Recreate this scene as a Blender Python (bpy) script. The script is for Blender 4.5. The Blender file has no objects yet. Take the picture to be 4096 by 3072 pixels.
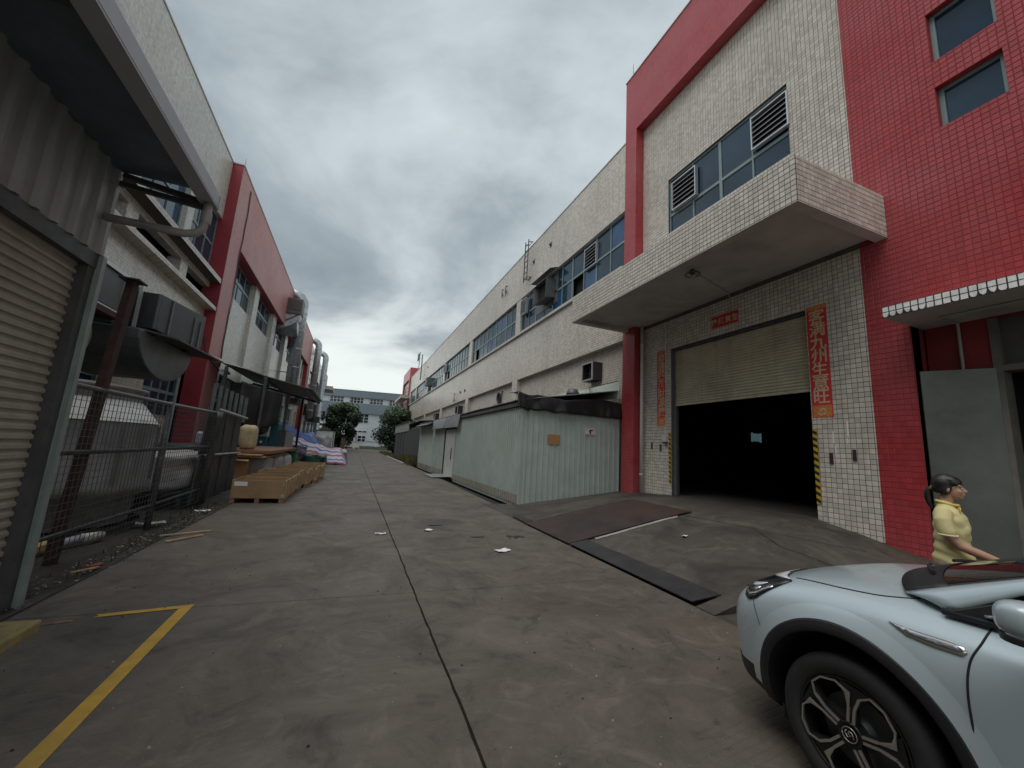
import bpy, bmesh, math, random
from mathutils import Vector, Matrix, noise as mnoise
from mathutils.bvhtree import BVHTree
random.seed(7)
R = math.radians
sc = bpy.context.scene
COL = sc.collection

# ------------------------------------------------------------------ camera
cam_d = bpy.data.cameras.new('camera')
cam = bpy.data.objects.new('camera', cam_d)
COL.objects.link(cam)
cam_d.sensor_fit = 'HORIZONTAL'
cam_d.sensor_width = 36.0
cam_d.lens = 36.0 * 1596.27 / 4096.0
cam_d.clip_start = 0.05
cam_d.clip_end = 3000
YAW, PITCH, ROLL = R(20.974), R(9.498), R(3.488)
CF = Vector((math.sin(YAW) * math.cos(PITCH), math.cos(YAW) * math.cos(PITCH), math.sin(PITCH)))
_r = Vector((math.cos(YAW), -math.sin(YAW), 0))
_u = _r.cross(CF)
CR = _r * math.cos(ROLL) + _u * math.sin(ROLL)
CU = -_r * math.sin(ROLL) + _u * math.cos(ROLL)
CPOS = Vector((0, 0, 1.65))
m = Matrix((CR, CU, -CF)).transposed().to_4x4()
m.translation = CPOS
cam.matrix_world = m
sc.camera = cam

# ------------------------------------------------------------------ sky, sun, exposure
W = bpy.data.worlds.new('World')
sc.world = W
W.use_nodes = True
SUN_EL, SUN_AZ = R(66), R(248)     # azimuth clockwise from +Y
SKY1, SKY2 = (2.2, 6.6, 0), (3.3, 12.2, 0)
def build_world():
    nt = W.node_tree
    N, L = nt.nodes, nt.links
    N.clear()
    out = N.new('ShaderNodeOutputWorld')
    bg = N.new('ShaderNodeBackground')
    bg.inputs['Strength'].default_value = 0.1
    L.new(bg.outputs[0], out.inputs[0])
    tc = N.new('ShaderNodeTexCoord')
    sep = N.new('ShaderNodeSeparateXYZ')
    L.new(tc.outputs['Generated'], sep.inputs[0])
    def mth(op, a, b=None, clamp=False):
        n = N.new('ShaderNodeMath'); n.operation = op; n.use_clamp = clamp
        for i, v in enumerate((a, b)):
            if v is None: continue
            if isinstance(v, (int, float)): n.inputs[i].default_value = v
            else: L.new(v, n.inputs[i])
        return n.outputs[0]
    zz = mth('MAXIMUM', sep.outputs[2], 0.0)
    den = mth('ADD', zz, 0.22)
    cx = mth('DIVIDE', sep.outputs[0], den)
    cy = mth('DIVIDE', sep.outputs[1], den)
    cmb = N.new('ShaderNodeCombineXYZ')
    L.new(cx, cmb.inputs[0]); L.new(cy, cmb.inputs[1])
    def nz(scale, detail, rough, dist, off):
        mp = N.new('ShaderNodeMapping'); mp.inputs['Location'].default_value = off
        L.new(cmb.outputs[0], mp.inputs[0])
        n = N.new('ShaderNodeTexNoise')
        n.inputs['Scale'].default_value = scale; n.inputs['Detail'].default_value = detail
        n.inputs['Roughness'].default_value = rough; n.inputs['Distortion'].default_value = dist
        L.new(mp.outputs[0], n.inputs['Vector'])
        return n.outputs[0]
    n1 = nz(0.95, 10, 0.54, 0.5, SKY1)
    n2 = nz(0.42, 3, 0.5, 0.0, SKY2)
    n3 = nz(3.6, 7, 0.58, 0.5, (1.3, 5.2, 0))
    s = mth('ADD', mth('MULTIPLY', n1, 0.55), mth('MULTIPLY', n2, 0.35))
    s = mth('ADD', s, mth('MULTIPLY', n3, 0.10))
    rp = N.new('ShaderNodeValToRGB')
    L.new(s, rp.inputs[0])
    el = rp.color_ramp.elements
    el[0].position = 0.37; el[0].color = (0.24, 0.28, 0.31, 1)
    el[1].position = 0.62; el[1].color = (0.74, 0.81, 0.84, 1)
    e = el.new(0.45); e.color = (0.335, 0.385, 0.415, 1)
    e = el.new(0.52); e.color = (0.52, 0.585, 0.61, 1)
    # pale band of thin cloud towards the horizon
    hz = N.new('ShaderNodeMapRange'); hz.interpolation_type = 'SMOOTHSTEP'
    hz.inputs['From Min'].default_value = 0.40; hz.inputs['From Max'].default_value = 0.14
    L.new(mth('ADD', zz, mth('MULTIPLY', mth('SUBTRACT', 0.5, s), 1.1)), hz.inputs['Value'])
    wisp = N.new('ShaderNodeMix'); wisp.data_type = 'RGBA'
    L.new(mth('MULTIPLY', mth('SUBTRACT', 0.50, n1), 4.0, True), wisp.inputs['Factor'])
    wisp.inputs['A'].default_value = (0.86, 0.91, 0.87, 1); wisp.inputs['B'].default_value = (0.60, 0.67, 0.70, 1)
    mx = N.new('ShaderNodeMix'); mx.data_type = 'RGBA'
    L.new(mth('MULTIPLY', hz.outputs[0], 0.95), mx.inputs['Factor'])
    L.new(rp.outputs[0], mx.inputs['A']); L.new(wisp.outputs['Result'], mx.inputs['B'])
    gain = N.new('ShaderNodeMix'); gain.data_type = 'RGBA'; gain.blend_type = 'MULTIPLY'
    gain.inputs['Factor'].default_value = 1.0
    L.new(mx.outputs['Result'], gain.inputs['A']); gain.inputs['B'].default_value = (8.0, 8.0, 8.0, 1)
    sky = N.new('ShaderNodeTexSky'); sky.sky_type = 'NISHITA'; sky.sun_disc = False
    sky.sun_elevation = SUN_EL; sky.sun_rotation = SUN_AZ
    fin = N.new('ShaderNodeMix'); fin.data_type = 'RGBA'; fin.inputs['Factor'].default_value = 0.93
    L.new(sky.outputs[0], fin.inputs['A']); L.new(gain.outputs['Result'], fin.inputs['B'])
    L.new(fin.outputs['Result'], bg.inputs['Color'])
build_world()
sun_d = bpy.data.lights.new('sun', 'SUN')
sun_d.energy = 1.5
sun_d.angle = R(50)
sun_d.color = (1.0, 0.97, 0.93)
sun = bpy.data.objects.new('sun', sun_d)
COL.objects.link(sun)
sdir = Vector((math.sin(SUN_AZ) * math.cos(SUN_EL), math.cos(SUN_AZ) * math.cos(SUN_EL), math.sin(SUN_EL)))
sun.rotation_euler = sdir.to_track_quat('Z', 'Y').to_euler()
sun.location = sdir * 60
vs = sc.view_settings
vs.view_transform = 'Standard'
try: vs.look = 'None'
except Exception: pass
vs.exposure = 0.45
vs.gamma = 1.0
vs.use_curve_mapping = False
try:
    sc.cycles.max_bounces = 6
    sc.cycles.use_denoising = True
except Exception: pass

# ------------------------------------------------------------------ materials
MATS = {}
def _nt(name):
    mt = bpy.data.materials.new(name); mt.use_nodes = True
    nt = mt.node_tree; nt.nodes.clear()
    o = nt.nodes.new('ShaderNodeOutputMaterial'); b = nt.nodes.new('ShaderNodeBsdfPrincipled')
    nt.links.new(b.outputs[0], o.inputs[0])
    return mt, nt, b
class NB:
    """small node helper"""
    def __init__(s, nt): s.nt, s.N, s.L = nt, nt.nodes, nt.links
    def m(s, op, a, b=None, c=None, clamp=False):
        n = s.N.new('ShaderNodeMath'); n.operation = op; n.use_clamp = clamp
        for i, v in enumerate((a, b, c)):
            if v is None: continue
            if isinstance(v, (int, float)): n.inputs[i].default_value = v
            else: s.L.new(v, n.inputs[i])
        return n.outputs[0]
    def pos(s):
        return s.N.new('ShaderNodeNewGeometry').outputs['Position']
    def noise(s, vec, scale, detail=4, rough=0.55, dist=0.0, stretch=None):
        if stretch:
            mp = s.N.new('ShaderNodeMapping'); mp.inputs['Scale'].default_value = stretch
            s.L.new(vec, mp.inputs[0]); vec = mp.outputs[0]
        n = s.N.new('ShaderNodeTexNoise')
        n.inputs['Scale'].default_value = scale; n.inputs['Detail'].default_value = detail
        n.inputs['Roughness'].default_value = rough; n.inputs['Distortion'].default_value = dist
        s.L.new(vec, n.inputs['Vector'])
        return n.outputs[0]
    def rng(s, v, a, b, c=0.0, d=1.0):
        n = s.N.new('ShaderNodeMapRange')
        for k, x in zip(('From Min', 'From Max', 'To Min', 'To Max'), (a, b, c, d)): n.inputs[k].default_value = x
        s.L.new(v, n.inputs['Value']); return n.outputs[0]
    def mix(s, f, a, b, mode='MIX'):
        n = s.N.new('ShaderNodeMix'); n.data_type = 'RGBA'; n.blend_type = mode
        for k, v in (('Factor', f), ('A', a), ('B', b)):
            if isinstance(v, (int, float)): n.inputs[k].default_value = v
            elif isinstance(v, tuple): n.inputs[k].default_value = v if len(v) == 4 else (*v, 1)
            else: s.L.new(v, n.inputs[k])
        return n.outputs['Result']
    def bump(s, h, strength, dist=0.01):
        n = s.N.new('ShaderNodeBump'); n.inputs['Strength'].default_value = strength; n.inputs['Distance'].default_value = dist
        s.L.new(h, n.inputs['Height']); return n.outputs[0]
def mat(name, col, rough=0.6, metal=0.0, var=0.12, vscale=3.0, dirt=0.0, dirtcol=(0.05, 0.045, 0.04), streak=0.0, bump=0.0, bscale=40.0, local=False, coat=0.0, spec=0.5):
    if name in MATS: return MATS[name]
    mt, nt, b = _nt(name); q = NB(nt)
    b.inputs['Roughness'].default_value = rough; b.inputs['Metallic'].default_value = metal
    b.inputs['Specular IOR Level'].default_value = spec
    if coat:
        b.inputs['Coat Weight'].default_value = coat; b.inputs['Coat Roughness'].default_value = 0.04
    if local: p = nt.nodes.new('ShaderNodeTexCoord').outputs['Object']
    else: p = q.pos()
    c = tuple(col)
    if var > 0:
        n = q.noise(p, vscale, 5, 0.6)
        lo = tuple(x * (1 - var) for x in c); hi = tuple(min(1, x * (1 + var)) for x in c)
        c = q.mix(q.rng(n, 0.3, 0.7), lo, hi)
    if dirt > 0:
        n = q.noise(p, 0.9, 8, 0.68, 0.4)
        c = q.mix(q.m('MULTIPLY', q.rng(n, 0.5, 0.72), dirt, clamp=True), c, dirtcol)
    if streak > 0:
        n = q.noise(p, 1.0, 5, 0.6, 0.0, (7, 7, 0.35))
        c = q.mix(q.m('MULTIPLY', q.rng(n, 0.52, 0.75), streak, clamp=True), c, dirtcol)
    if isinstance(c, tuple): b.inputs['Base Color'].default_value = (*c, 1)
    else: nt.links.new(c, b.inputs['Base Color'])
    if bump > 0:
        nt.links.new(q.bump(q.noise(p, bscale, 4, 0.6), bump, 0.01), b.inputs['Normal'])
    MATS[name] = mt
    return mt
def tile_mat(name, col, grout, pitch=0.1, gap=0.08, lines=True, rough=0.25, var=0.15, streak=0.34, stain=(0.16, 0.13, 0.1), fade=0.0, fadecol=None):
    """glazed mosaic tile: one shade per tile, grout lines, weathering"""
    if name in MATS: return MATS[name]
    mt, nt, b = _nt(name); q = NB(nt)
    p = q.pos(); sp = nt.nodes.new('ShaderNodeSeparateXYZ'); nt.links.new(p, sp.inputs[0])
    u = q.m('ADD', sp.outputs[0], sp.outputs[1])
    us = q.m('DIVIDE', u, pitch); vs_ = q.m('DIVIDE', sp.outputs[2], pitch)
    fu = q.m('FLOOR', us); fv = q.m('FLOOR', vs_)
    cb = nt.nodes.new('ShaderNodeCombineXYZ'); nt.links.new(fu, cb.inputs[0]); nt.links.new(fv, cb.inputs[1])
    wn = nt.nodes.new('ShaderNodeTexWhiteNoise'); wn.noise_dimensions = '2D'; nt.links.new(cb.outputs[0], wn.inputs['Vector'])
    lo = tuple(x * (1 - var) for x in col); hi = tuple(min(1, x * (1 + var)) for x in col)
    c = q.mix(wn.outputs['Value'], lo, hi)
    n = q.noise(p, 0.35, 6, 0.6)
    c = q.mix(q.m('MULTIPLY', q.rng(n, 0.4, 0.75), 0.22, clamp=True), c, stain)
    if fadecol:
        n2 = q.noise(p, 0.6, 4, 0.6)
        c = q.mix(q.m('MULTIPLY', q.rng(n2, 0.35, 0.7), fade, clamp=True), c, fadecol)
    n = q.noise(p, 1.0, 5, 0.6, 0.0, (5, 5, 0.3))
    c = q.mix(q.m('MULTIPLY', q.rng(n, 0.54, 0.78), streak, clamp=True), c, stain)
    b.inputs['Roughness'].default_value = rough
    if lines:
        ru = q.m('FRACT', us); rv = q.m('FRACT', vs_)
        g = gap
        lu = q.m('LESS_THAN', q.m('MINIMUM', ru, q.m('SUBTRACT', 1.0, ru)), g / 2)
        lv = q.m('LESS_THAN', q.m('MINIMUM', rv, q.m('SUBTRACT', 1.0, rv)), g / 2)
        ln = q.m('MAXIMUM', lu, lv)
        c = q.mix(ln, c, grout)
        nt.links.new(q.bump(q.m('SUBTRACT', 1.0, ln), 0.4, 0.004), b.inputs['Normal'])
        nt.links.new(q.rng(ln, 0, 1, rough, 0.9), b.inputs['Roughness'])
    nt.links.new(c, b.inputs['Base Color'])
    MATS[name] = mt
    return mt
def concrete_mat(name, col, dark, warm, broom=False, oil=0.0, scale=1.0):
    mt, nt, b = _nt(name); q = NB(nt); p = q.pos()
    big = q.noise(p, 0.22 * scale, 5, 0.62, 0.5)
    mid = q.noise(p, 0.85 * scale, 10, 0.72, 0.9)
    blo = q.noise(p, 2.1 * scale, 8, 0.66, 1.4)
    fin = q.noise(p, 13, 7, 0.78)
    spk = q.noise(p, 70, 3, 0.65)
    c = q.mix(q.rng(mid, 0.36, 0.66), dark, col)
    c = q.mix(q.m('MULTIPLY', q.rng(big, 0.42, 0.62), 0.6, clamp=True), c, warm)
    c = q.mix(q.m('MULTIPLY', q.rng(blo, 0.54, 0.70), 0.6, clamp=True), c, tuple(x * 1.35 for x in col))
    c = q.mix(q.m('MULTIPLY', q.rng(blo, 0.44, 0.30), 0.75, clamp=True), c, tuple(x * 0.55 for x in dark))
    c = q.mix(q.m('MULTIPLY', q.rng(fin, 0.42, 0.30), 0.75, clamp=True), c, tuple(x * 0.4 for x in dark))
    c = q.mix(q.m('MULTIPLY', q.rng(fin, 0.60, 0.74), 0.6, clamp=True), c, tuple(x * 1.6 for x in col))
    c = q.mix(q.m('MULTIPLY', q.rng(spk, 0.64, 0.78), 0.7, clamp=True), c, tuple(x * 1.8 for x in col))
    c = q.mix(q.m('MULTIPLY', q.rng(spk, 0.36, 0.24), 0.7, clamp=True), c, tuple(x * 0.4 for x in dark))
    if oil:
        o = q.noise(p, 0.55, 7, 0.62, 0.8)
        c = q.mix(q.m('MULTIPLY', q.rng(o, 0.48, 0.6), oil, clamp=True), c, (0.03, 0.026, 0.022))
    nt.links.new(c, b.inputs['Base Color'])
    nt.links.new(q.rng(mid, 0.35, 0.7, 0.72, 0.5), b.inputs['Roughness'])
    h = q.m('ADD', q.m('MULTIPLY', fin, 0.6), q.m('MULTIPLY', spk, 0.4))
    if broom:
        sp = nt.nodes.new('ShaderNodeSeparateXYZ'); nt.links.new(p, sp.inputs[0])
        ang = q.m('ADD', q.m('MULTIPLY', sp.outputs[0], -0.12), sp.outputs[1])
        w = q.m('SINE', q.m('MULTIPLY', ang, 2 * math.pi / 0.055))
        msk = q.m('MULTIPLY', q.rng(q.noise(p, 0.8, 4, 0.6), 0.48, 0.6), 1.0, clamp=True)
        h = q.m('ADD', h, q.m('MULTIPLY', q.m('MULTIPLY', q.rng(w, 0.8, 1.0, 0.0, -1.0), 0.9), msk))
    nt.links.new(q.bump(h, 0.6, 0.006), b.inputs['Normal'])
    MATS[name] = mt
    return mt
def glass_mat(name, col, rough=0.04, spec=0.5):
    if name in MATS: return MATS[name]
    mt, nt, b = _nt(name); q = NB(nt)
    n = q.noise(q.pos(), 0.7, 3, 0.5)
    nt.links.new(q.mix(q.rng(n, 0.3, 0.7), tuple(x * 0.6 for x in col), tuple(x * 1.3 for x in col)), b.inputs['Base Color'])
    b.inputs['Roughness'].default_value = rough; b.inputs['IOR'].default_value = 1.52
    b.inputs['Specular IOR Level'].default_value = spec
    MATS[name] = mt
    return mt
def emit_mat(name, col, s):
    mt, nt, b = _nt(name)
    b.inputs['Base Color'].default_value = (*col, 1)
    b.inputs['Emission Color'].default_value = (*col, 1); b.inputs['Emission Strength'].default_value = s
    MATS[name] = mt
    return mt

CREAM = (0.62, 0.57, 0.50); CGROUT = (0.12, 0.11, 0.10)
RED = (0.36, 0.034, 0.042); RGROUT = (0.27, 0.03, 0.036)
M_cream = tile_mat('cream_tile_wall', CREAM, CGROUT)
M_creamp = tile_mat('cream_tile', CREAM, CGROUT, lines=False, rough=0.22)
M_creamL = tile_mat('pale_tile_wall', (0.64, 0.63, 0.57), (0.25, 0.25, 0.23), gap=0.06)
M_red = tile_mat('red_tile_wall', RED, RGROUT, gap=0.06, fade=0.5, fadecol=(0.42, 0.12, 0.13), stain=(0.24, 0.03, 0.035), rough=0.3)
M_redp = tile_mat('red_tile', RED, RGROUT, lines=False, fade=0.5, fadecol=(0.42, 0.12, 0.13), stain=(0.24, 0.03, 0.035), rough=0.28)
M_redL = tile_mat('faded_red_paint', (0.46, 0.16, 0.155), (0.42, 0.14, 0.14), gap=0.05, fade=0.8, fadecol=(0.50, 0.27, 0.245), stain=(0.38, 0.11, 0.11), rough=0.45)
M_redside = mat('red_paint_plain', (0.30, 0.028, 0.042), 0.5, var=0.1, streak=0.2, dirtcol=(0.2, 0.02, 0.02))
M_white = tile_mat('white_tile', (0.8, 0.8, 0.78), (0.05, 0.05, 0.05), lines=False, rough=0.2, streak=0.1)
M_grout = mat('dark_grout', (0.10, 0.093, 0.085), 0.9, var=0.25, vscale=8)
M_rgrout = mat('red_grout', (0.28, 0.032, 0.038), 0.9, var=0.2, vscale=6)
M_blackgrout = mat('black_grout', (0.03, 0.03, 0.03), 0.9)
M_soffit = mat('painted_soffit', (0.50, 0.475, 0.44), 0.8, var=0.14, vscale=1.2, dirt=0.5, dirtcol=(0.2, 0.18, 0.16))
M_plaster = mat('plaster', (0.55, 0.52, 0.48), 0.85, var=0.1, streak=0.3)
M_coping = mat('coping', (0.62, 0.62, 0.6), 0.7, var=0.1)
M_frame = mat('green_grey_frame', (0.20, 0.27, 0.27), 0.45, var=0.1)
M_glass = glass_mat('window_glass', (0.016, 0.04, 0.07), spec=0.42)
M_glassrefl = glass_mat('blue_reflection_glass', (0.02, 0.07, 0.16))  # blue sky reflection put into the base colour, for some panes
M_dark = mat('dark_void', (0.012, 0.012, 0.013), 0.9, var=0)
M_alu = mat('aluminium', (0.55, 0.56, 0.57), 0.35, 0.7, var=0.1)
M_galv = mat('galvanised_steel', (0.42, 0.45, 0.47), 0.4, 0.75, var=0.3, vscale=5, streak=0.3)
M_ventdark = mat('vent_blade_dark', (0.025, 0.025, 0.028), 0.5)
M_shutter = mat('shutter_steel', (0.52, 0.46, 0.34), 0.5, 0.0, var=0.12, vscale=2, dirt=0.5, streak=0.35, dirtcol=(0.2, 0.17, 0.12))
M_shutterL = mat('grey_shutter_steel', (0.36, 0.335, 0.28), 0.5, 0.0, var=0.12, vscale=2, dirt=0.4, streak=0.3, dirtcol=(0.12, 0.1, 0.08))
M_shed = mat('pale_green_sheet', (0.40, 0.455, 0.42), 0.5, 0.0, var=0.1, vscale=1.5, dirt=0.25, streak=0.16, dirtcol=(0.24, 0.25, 0.2))
M_shed2 = mat('grey_corrugated_sheet', (0.30, 0.315, 0.305), 0.45, 0.0, var=0.12, vscale=2, dirt=0.35, streak=0.5, dirtcol=(0.13, 0.12, 0.1))
M_roofsh = mat('dark_roof_sheet', (0.10, 0.10, 0.10), 0.7, 0.1, var=0.3, dirt=0.5)
M_undersheet = mat('blue_grey_roof_sheet', (0.13, 0.16, 0.20), 0.5, 0.2, var=0.2, dirt=0.3)
M_steel = mat('dark_steel', (0.09, 0.095, 0.1), 0.5, 0.4, var=0.3, vscale=6)
M_paintgrey = mat('grey_paint_steel', (0.15, 0.16, 0.16), 0.5, 0.2, var=0.2, vscale=5, streak=0.3)
M_green = mat('green_edge_steel', (0.30, 0.36, 0.34), 0.5, 0.2, var=0.15, vscale=5, streak=0.4)
M_rust = mat('rusty_steel', (0.055, 0.024, 0.022), 0.75, 0.2, var=0.4, vscale=9, dirt=0.5, dirtcol=(0.05, 0.02, 0.015))
M_rustplate = mat('rusty_plate', (0.045, 0.032, 0.029), 0.6, 0.25, var=0.3, vscale=2.5, dirt=0.65, dirtcol=(0.09, 0.035, 0.022), bump=0.3, bscale=60)
M_darkplate = mat('dark_plate', (0.045, 0.044, 0.045), 0.55, 0.3, var=0.25, vscale=3, bump=0.3, bscale=60)
M_pvc = mat('white_pvc', (0.56, 0.55, 0.52), 0.45, var=0.1, streak=0.3)
M_pvcg = mat('grey_pvc', (0.36, 0.35, 0.33), 0.5, var=0.1, streak=0.3)
M_tarp = mat('black_tarp', (0.012, 0.012, 0.013), 0.42, var=0.3, bump=0.4, bscale=14)
M_bluetarp = mat('blue_tarp', (0.03, 0.07, 0.24), 0.45, var=0.25, vscale=2, bump=0.5, bscale=6)
M_wood = mat('pallet_wood', (0.31, 0.20, 0.105), 0.7, var=0.16, vscale=3, dirt=0.35, dirtcol=(0.2, 0.12, 0.06), bump=0.2)
M_wood2 = mat('light_wood', (0.48, 0.33, 0.18), 0.7, var=0.2, vscale=6, bump=0.2)
M_card = mat('brown_cardboard', (0.35, 0.19, 0.08), 0.8, var=0.12)
M_white_s = mat('white_sack', (0.46, 0.45, 0.45), 0.6, var=0.2, vscale=4, dirt=0.4, dirtcol=(0.35, 0.3, 0.24), bump=0.5, bscale=9)
M_paper = mat('paper', (0.78, 0.78, 0.76), 0.7, var=0.08)
M_greenbag = mat('dark_green_tarp', (0.012, 0.06, 0.045), 0.45, var=0.3, bump=0.4, bscale=8)
M_greenbin = mat('green_plastic', (0.02, 0.14, 0.06), 0.4, var=0.1)
M_teal = mat('teal_machine_paint', (0.01, 0.10, 0.13), 0.45, var=0.15)
M_yellow = mat('yellow_road_paint', (0.52, 0.31, 0.035), 0.65, var=0.15, vscale=8, dirt=0.75, dirtcol=(0.16, 0.13, 0.07), bump=0.2)
M_yellowk = mat('worn_yellow_kerb', (0.30, 0.25, 0.10), 0.8, var=0.3, vscale=8, dirt=1.0, dirtcol=(0.2, 0.18, 0.15), bump=.4)
M_hazy = mat('hazard_yellow', (0.5, 0.33, 0.03), 0.5)
M_hazk = mat('hazard_black', (0.015, 0.015, 0.015), 0.5)
M_banner = mat('red_paper', (0.55, 0.03, 0.03), 0.6, var=0.12, vscale=5, dirt=0.2, dirtcol=(0.5, 0.12, 0.05))
M_gold = mat('faded_gold_print', (0.55, 0.43, 0.27), 0.6, var=0.15, vscale=10)
M_orange = mat('orange_print', (0.58, 0.2, 0.05), 0.6, var=0.3, vscale=20)
M_road = concrete_mat('road_concrete', (0.140, 0.120, 0.096), (0.064, 0.055, 0.045), (0.112, 0.085, 0.062), broom=True)
M_ramp = concrete_mat('ramp_concrete', (0.095, 0.083, 0.068), (0.045, 0.04, 0.033), (0.072, 0.056, 0.043), oil=0.85)
M_verge = concrete_mat('dirty_concrete', (0.06, 0.055, 0.048), (0.028, 0.026, 0.023), (0.05, 0.042, 0.032), oil=0.6, scale=2.0)
M_ground = concrete_mat('earth', (0.14, 0.13, 0.10), (0.08, 0.07, 0.05), (0.10, 0.09, 0.06))
M_joint = mat('joint_dirt', (0.016, 0.015, 0.014), 0.95)
M_concrete = mat('pale_concrete', (0.30, 0.285, 0.26), 0.85, var=0.2, vscale=5, dirt=0.5)

# ------------------------------------------------------------------ mesh builder + object helpers
class MB:
    def __init__(s): s.v, s.f, s.mi = [], [], []
    def add(s, vs, fs, mi=0):
        o = len(s.v); s.v += [tuple(p) for p in vs]; s.f += [tuple(i + o for i in f) for f in fs]; s.mi += [mi] * len(fs); return s
    def box(s, x0, x1, y0, y1, z0, z1, mi=0):
        v = [(x0, y0, z0), (x1, y0, z0), (x1, y1, z0), (x0, y1, z0), (x0, y0, z1), (x1, y0, z1), (x1, y1, z1), (x0, y1, z1)]
        return s.add(v, [(0, 3, 2, 1), (4, 5, 6, 7), (0, 1, 5, 4), (1, 2, 6, 5), (2, 3, 7, 6), (3, 0, 4, 7)], mi)
    def bar(s, a, b, w, h=None, up=(0, 0, 1), mi=0):
        """rectangular bar from a to b"""
        h = w if h is None else h
        a, b = Vector(a), Vector(b); d = (b - a).normalized(); up = Vector(up)
        if abs(d.dot(up)) > 0.98: up = Vector((1, 0, 0))
        x = d.cross(up).normalized() * (w / 2); y = x.cross(d).normalized() * (h / 2)
        v = [p + i * x + j * y for p in (a, b) for i, j in ((-1, -1), (1, -1), (1, 1), (-1, 1))]
        return s.add(v, [(0, 1, 2, 3), (7, 6, 5, 4), (0, 4, 5, 1), (1, 5, 6, 2), (2, 6, 7, 3), (3, 7, 4, 0)], mi)
    def tube(s, pts, r, n=10, mi=0, cap=True):
        pts = [Vector(p) for p in pts]; rs = r if isinstance(r, (list, tuple)) else [r] * len(pts)
        rings = []; ref = None
        for i, p in enumerate(pts):
            d = (pts[min(i + 1, len(pts) - 1)] - pts[max(i - 1, 0)]).normalized()
            if ref is None:
                ref = Vector((0, 0, 1)) if abs(d.z) < 0.9 else Vector((1, 0, 0))
            x = d.cross(ref).normalized(); y = x.cross(d).normalized(); ref = y
            rings.append([p + (x * math.cos(t) + y * math.sin(t)) * rs[i] for t in (2 * math.pi * k / n for k in range(n))])
        v = [q for rg in rings for q in rg]; f = []
        for i in range(len(rings) - 1):
            for k in range(n):
                f.append((i * n + k, i * n + (k + 1) % n, (i + 1) * n + (k + 1) % n, (i + 1) * n + k))
        if cap:
            f.append(tuple(range(n - 1, -1, -1))); f.append(tuple((len(rings) - 1) * n + k for k in range(n)))
        return s.add(v, f, mi)
    def lathe(s, prof, c, axis='z', n=32, mi=0, a0=0.0, a1=2 * math.pi):
        """prof: (radius, along)"""
        full = abs(a1 - a0 - 2 * math.pi) < 1e-6
        k = n if full else n + 1
        v = []
        for r, t in prof:
            for i in range(k):
                a = a0 + (a1 - a0) * i / n
                p = (r * math.cos(a), r * math.sin(a), t)
                if axis == 'x': p = (t, p[0], p[1])
                elif axis == 'y': p = (p[0], t, p[1])
                v.append((c[0] + p[0], c[1] + p[1], c[2] + p[2]))
        f = []
        for j in range(len(prof) - 1):
            for i in range(n):
                i2 = (i + 1) % k
                f.append((j * k + i, j * k + i2, (j + 1) * k + i2, (j + 1) * k + i))
        return s.add(v, f, mi)
    def prism(s, poly, h0, h1, fn=None, mi=0):
        """poly in 2D swept from h0 to h1; fn maps (a, b, h) to 3D (default x, y, z)"""
        fn = fn or (lambda a, b, h: (a, b, h)); n = len(poly)
        v = [fn(a, b, h) for h in (h0, h1) for a, b in poly]
        f = [tuple(range(n - 1, -1, -1)), tuple(range(n, 2 * n))] + [(i, (i + 1) % n, n + (i + 1) % n, n + i) for i in range(n)]
        return s.add(v, f, mi)
    def grid(s, nu, nv, fn, mi=0):
        v = [fn(i / nu, j / nv) for j in range(nv + 1) for i in range(nu + 1)]
        f = [(j * (nu + 1) + i, j * (nu + 1) + i + 1, (j + 1) * (nu + 1) + i + 1, (j + 1) * (nu + 1) + i) for j in range(nv) for i in range(nu)]
        return s.add(v, f, mi)
    def mesh(s, name, mats, off=(0, 0, 0), smooth=False):
        me = bpy.data.meshes.new(name)
        me.from_pydata([(p[0] - off[0], p[1] - off[1], p[2] - off[2]) for p in s.v], [], s.f)
        for m_ in (mats if isinstance(mats, (list, tuple)) else [mats]): me.materials.append(m_)
        if any(s.mi): me.polygons.foreach_set('material_index', s.mi)
        if smooth: me.polygons.foreach_set('use_smooth', [True] * len(me.polygons))
        me.update()
        return me
ORG = {}
def tag(o, label=None, cat=None, group=None, kind=None):
    if label: o['label'] = label
    if cat: o['category'] = cat
    if group: o['group'] = group
    if kind: o['kind'] = kind
    return o
def thing(name, loc, label, cat, group=None, kind=None):
    o = bpy.data.objects.new(name, None); COL.objects.link(o)
    o.empty_display_size = 0.2; o.location = loc
    ORG[o.name] = Vector(loc)
    return tag(o, label, cat, group, kind)
def fixn(me):
    bm = bmesh.new(); bm.from_mesh(me); bmesh.ops.recalc_face_normals(bm, faces=bm.faces); bm.to_mesh(me); bm.free()
SPLIT = {'outrigger', 'casing_trim', 'print_panel', 'eave_board', 'seam_band', 'wall_strap', 'wall_bracket', 'purlin', 'post', 'casing', 'conduit', 'door_rail', 'shutter_guide', 'rail', 'sun_ledge', 'porch_column',
         'corner_plate', 'edge_trim', 'front_grille', 'coping', 'window_ledge', 'leg', 'uprights', 'bracket', 'door_post', 'far_canopy', 'red_end_frame', 'support_beam', 'frame', 'base_board', 'upright', 'red_frame', 'red_return', 'pilaster', 'grey_band'}
def islands(mb):
    par = list(range(len(mb.v)))
    def fd(i):
        while par[i] != i: par[i] = par[par[i]]; i = par[i]
        return i
    for f in mb.f:
        for j in f[1:]: par[fd(j)] = fd(f[0])
    g = {}
    for k, f in enumerate(mb.f): g.setdefault(fd(f[0]), []).append(k)
    out = []
    for ks in g.values():
        b = MB(); mp = {}
        for k in ks:
            for i in mb.f[k]:
                if i not in mp: mp[i] = len(b.v); b.v.append(mb.v[i])
            b.f.append(tuple(mp[i] for i in mb.f[k])); b.mi.append(mb.mi[k])
        out.append(b)
    return out
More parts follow.
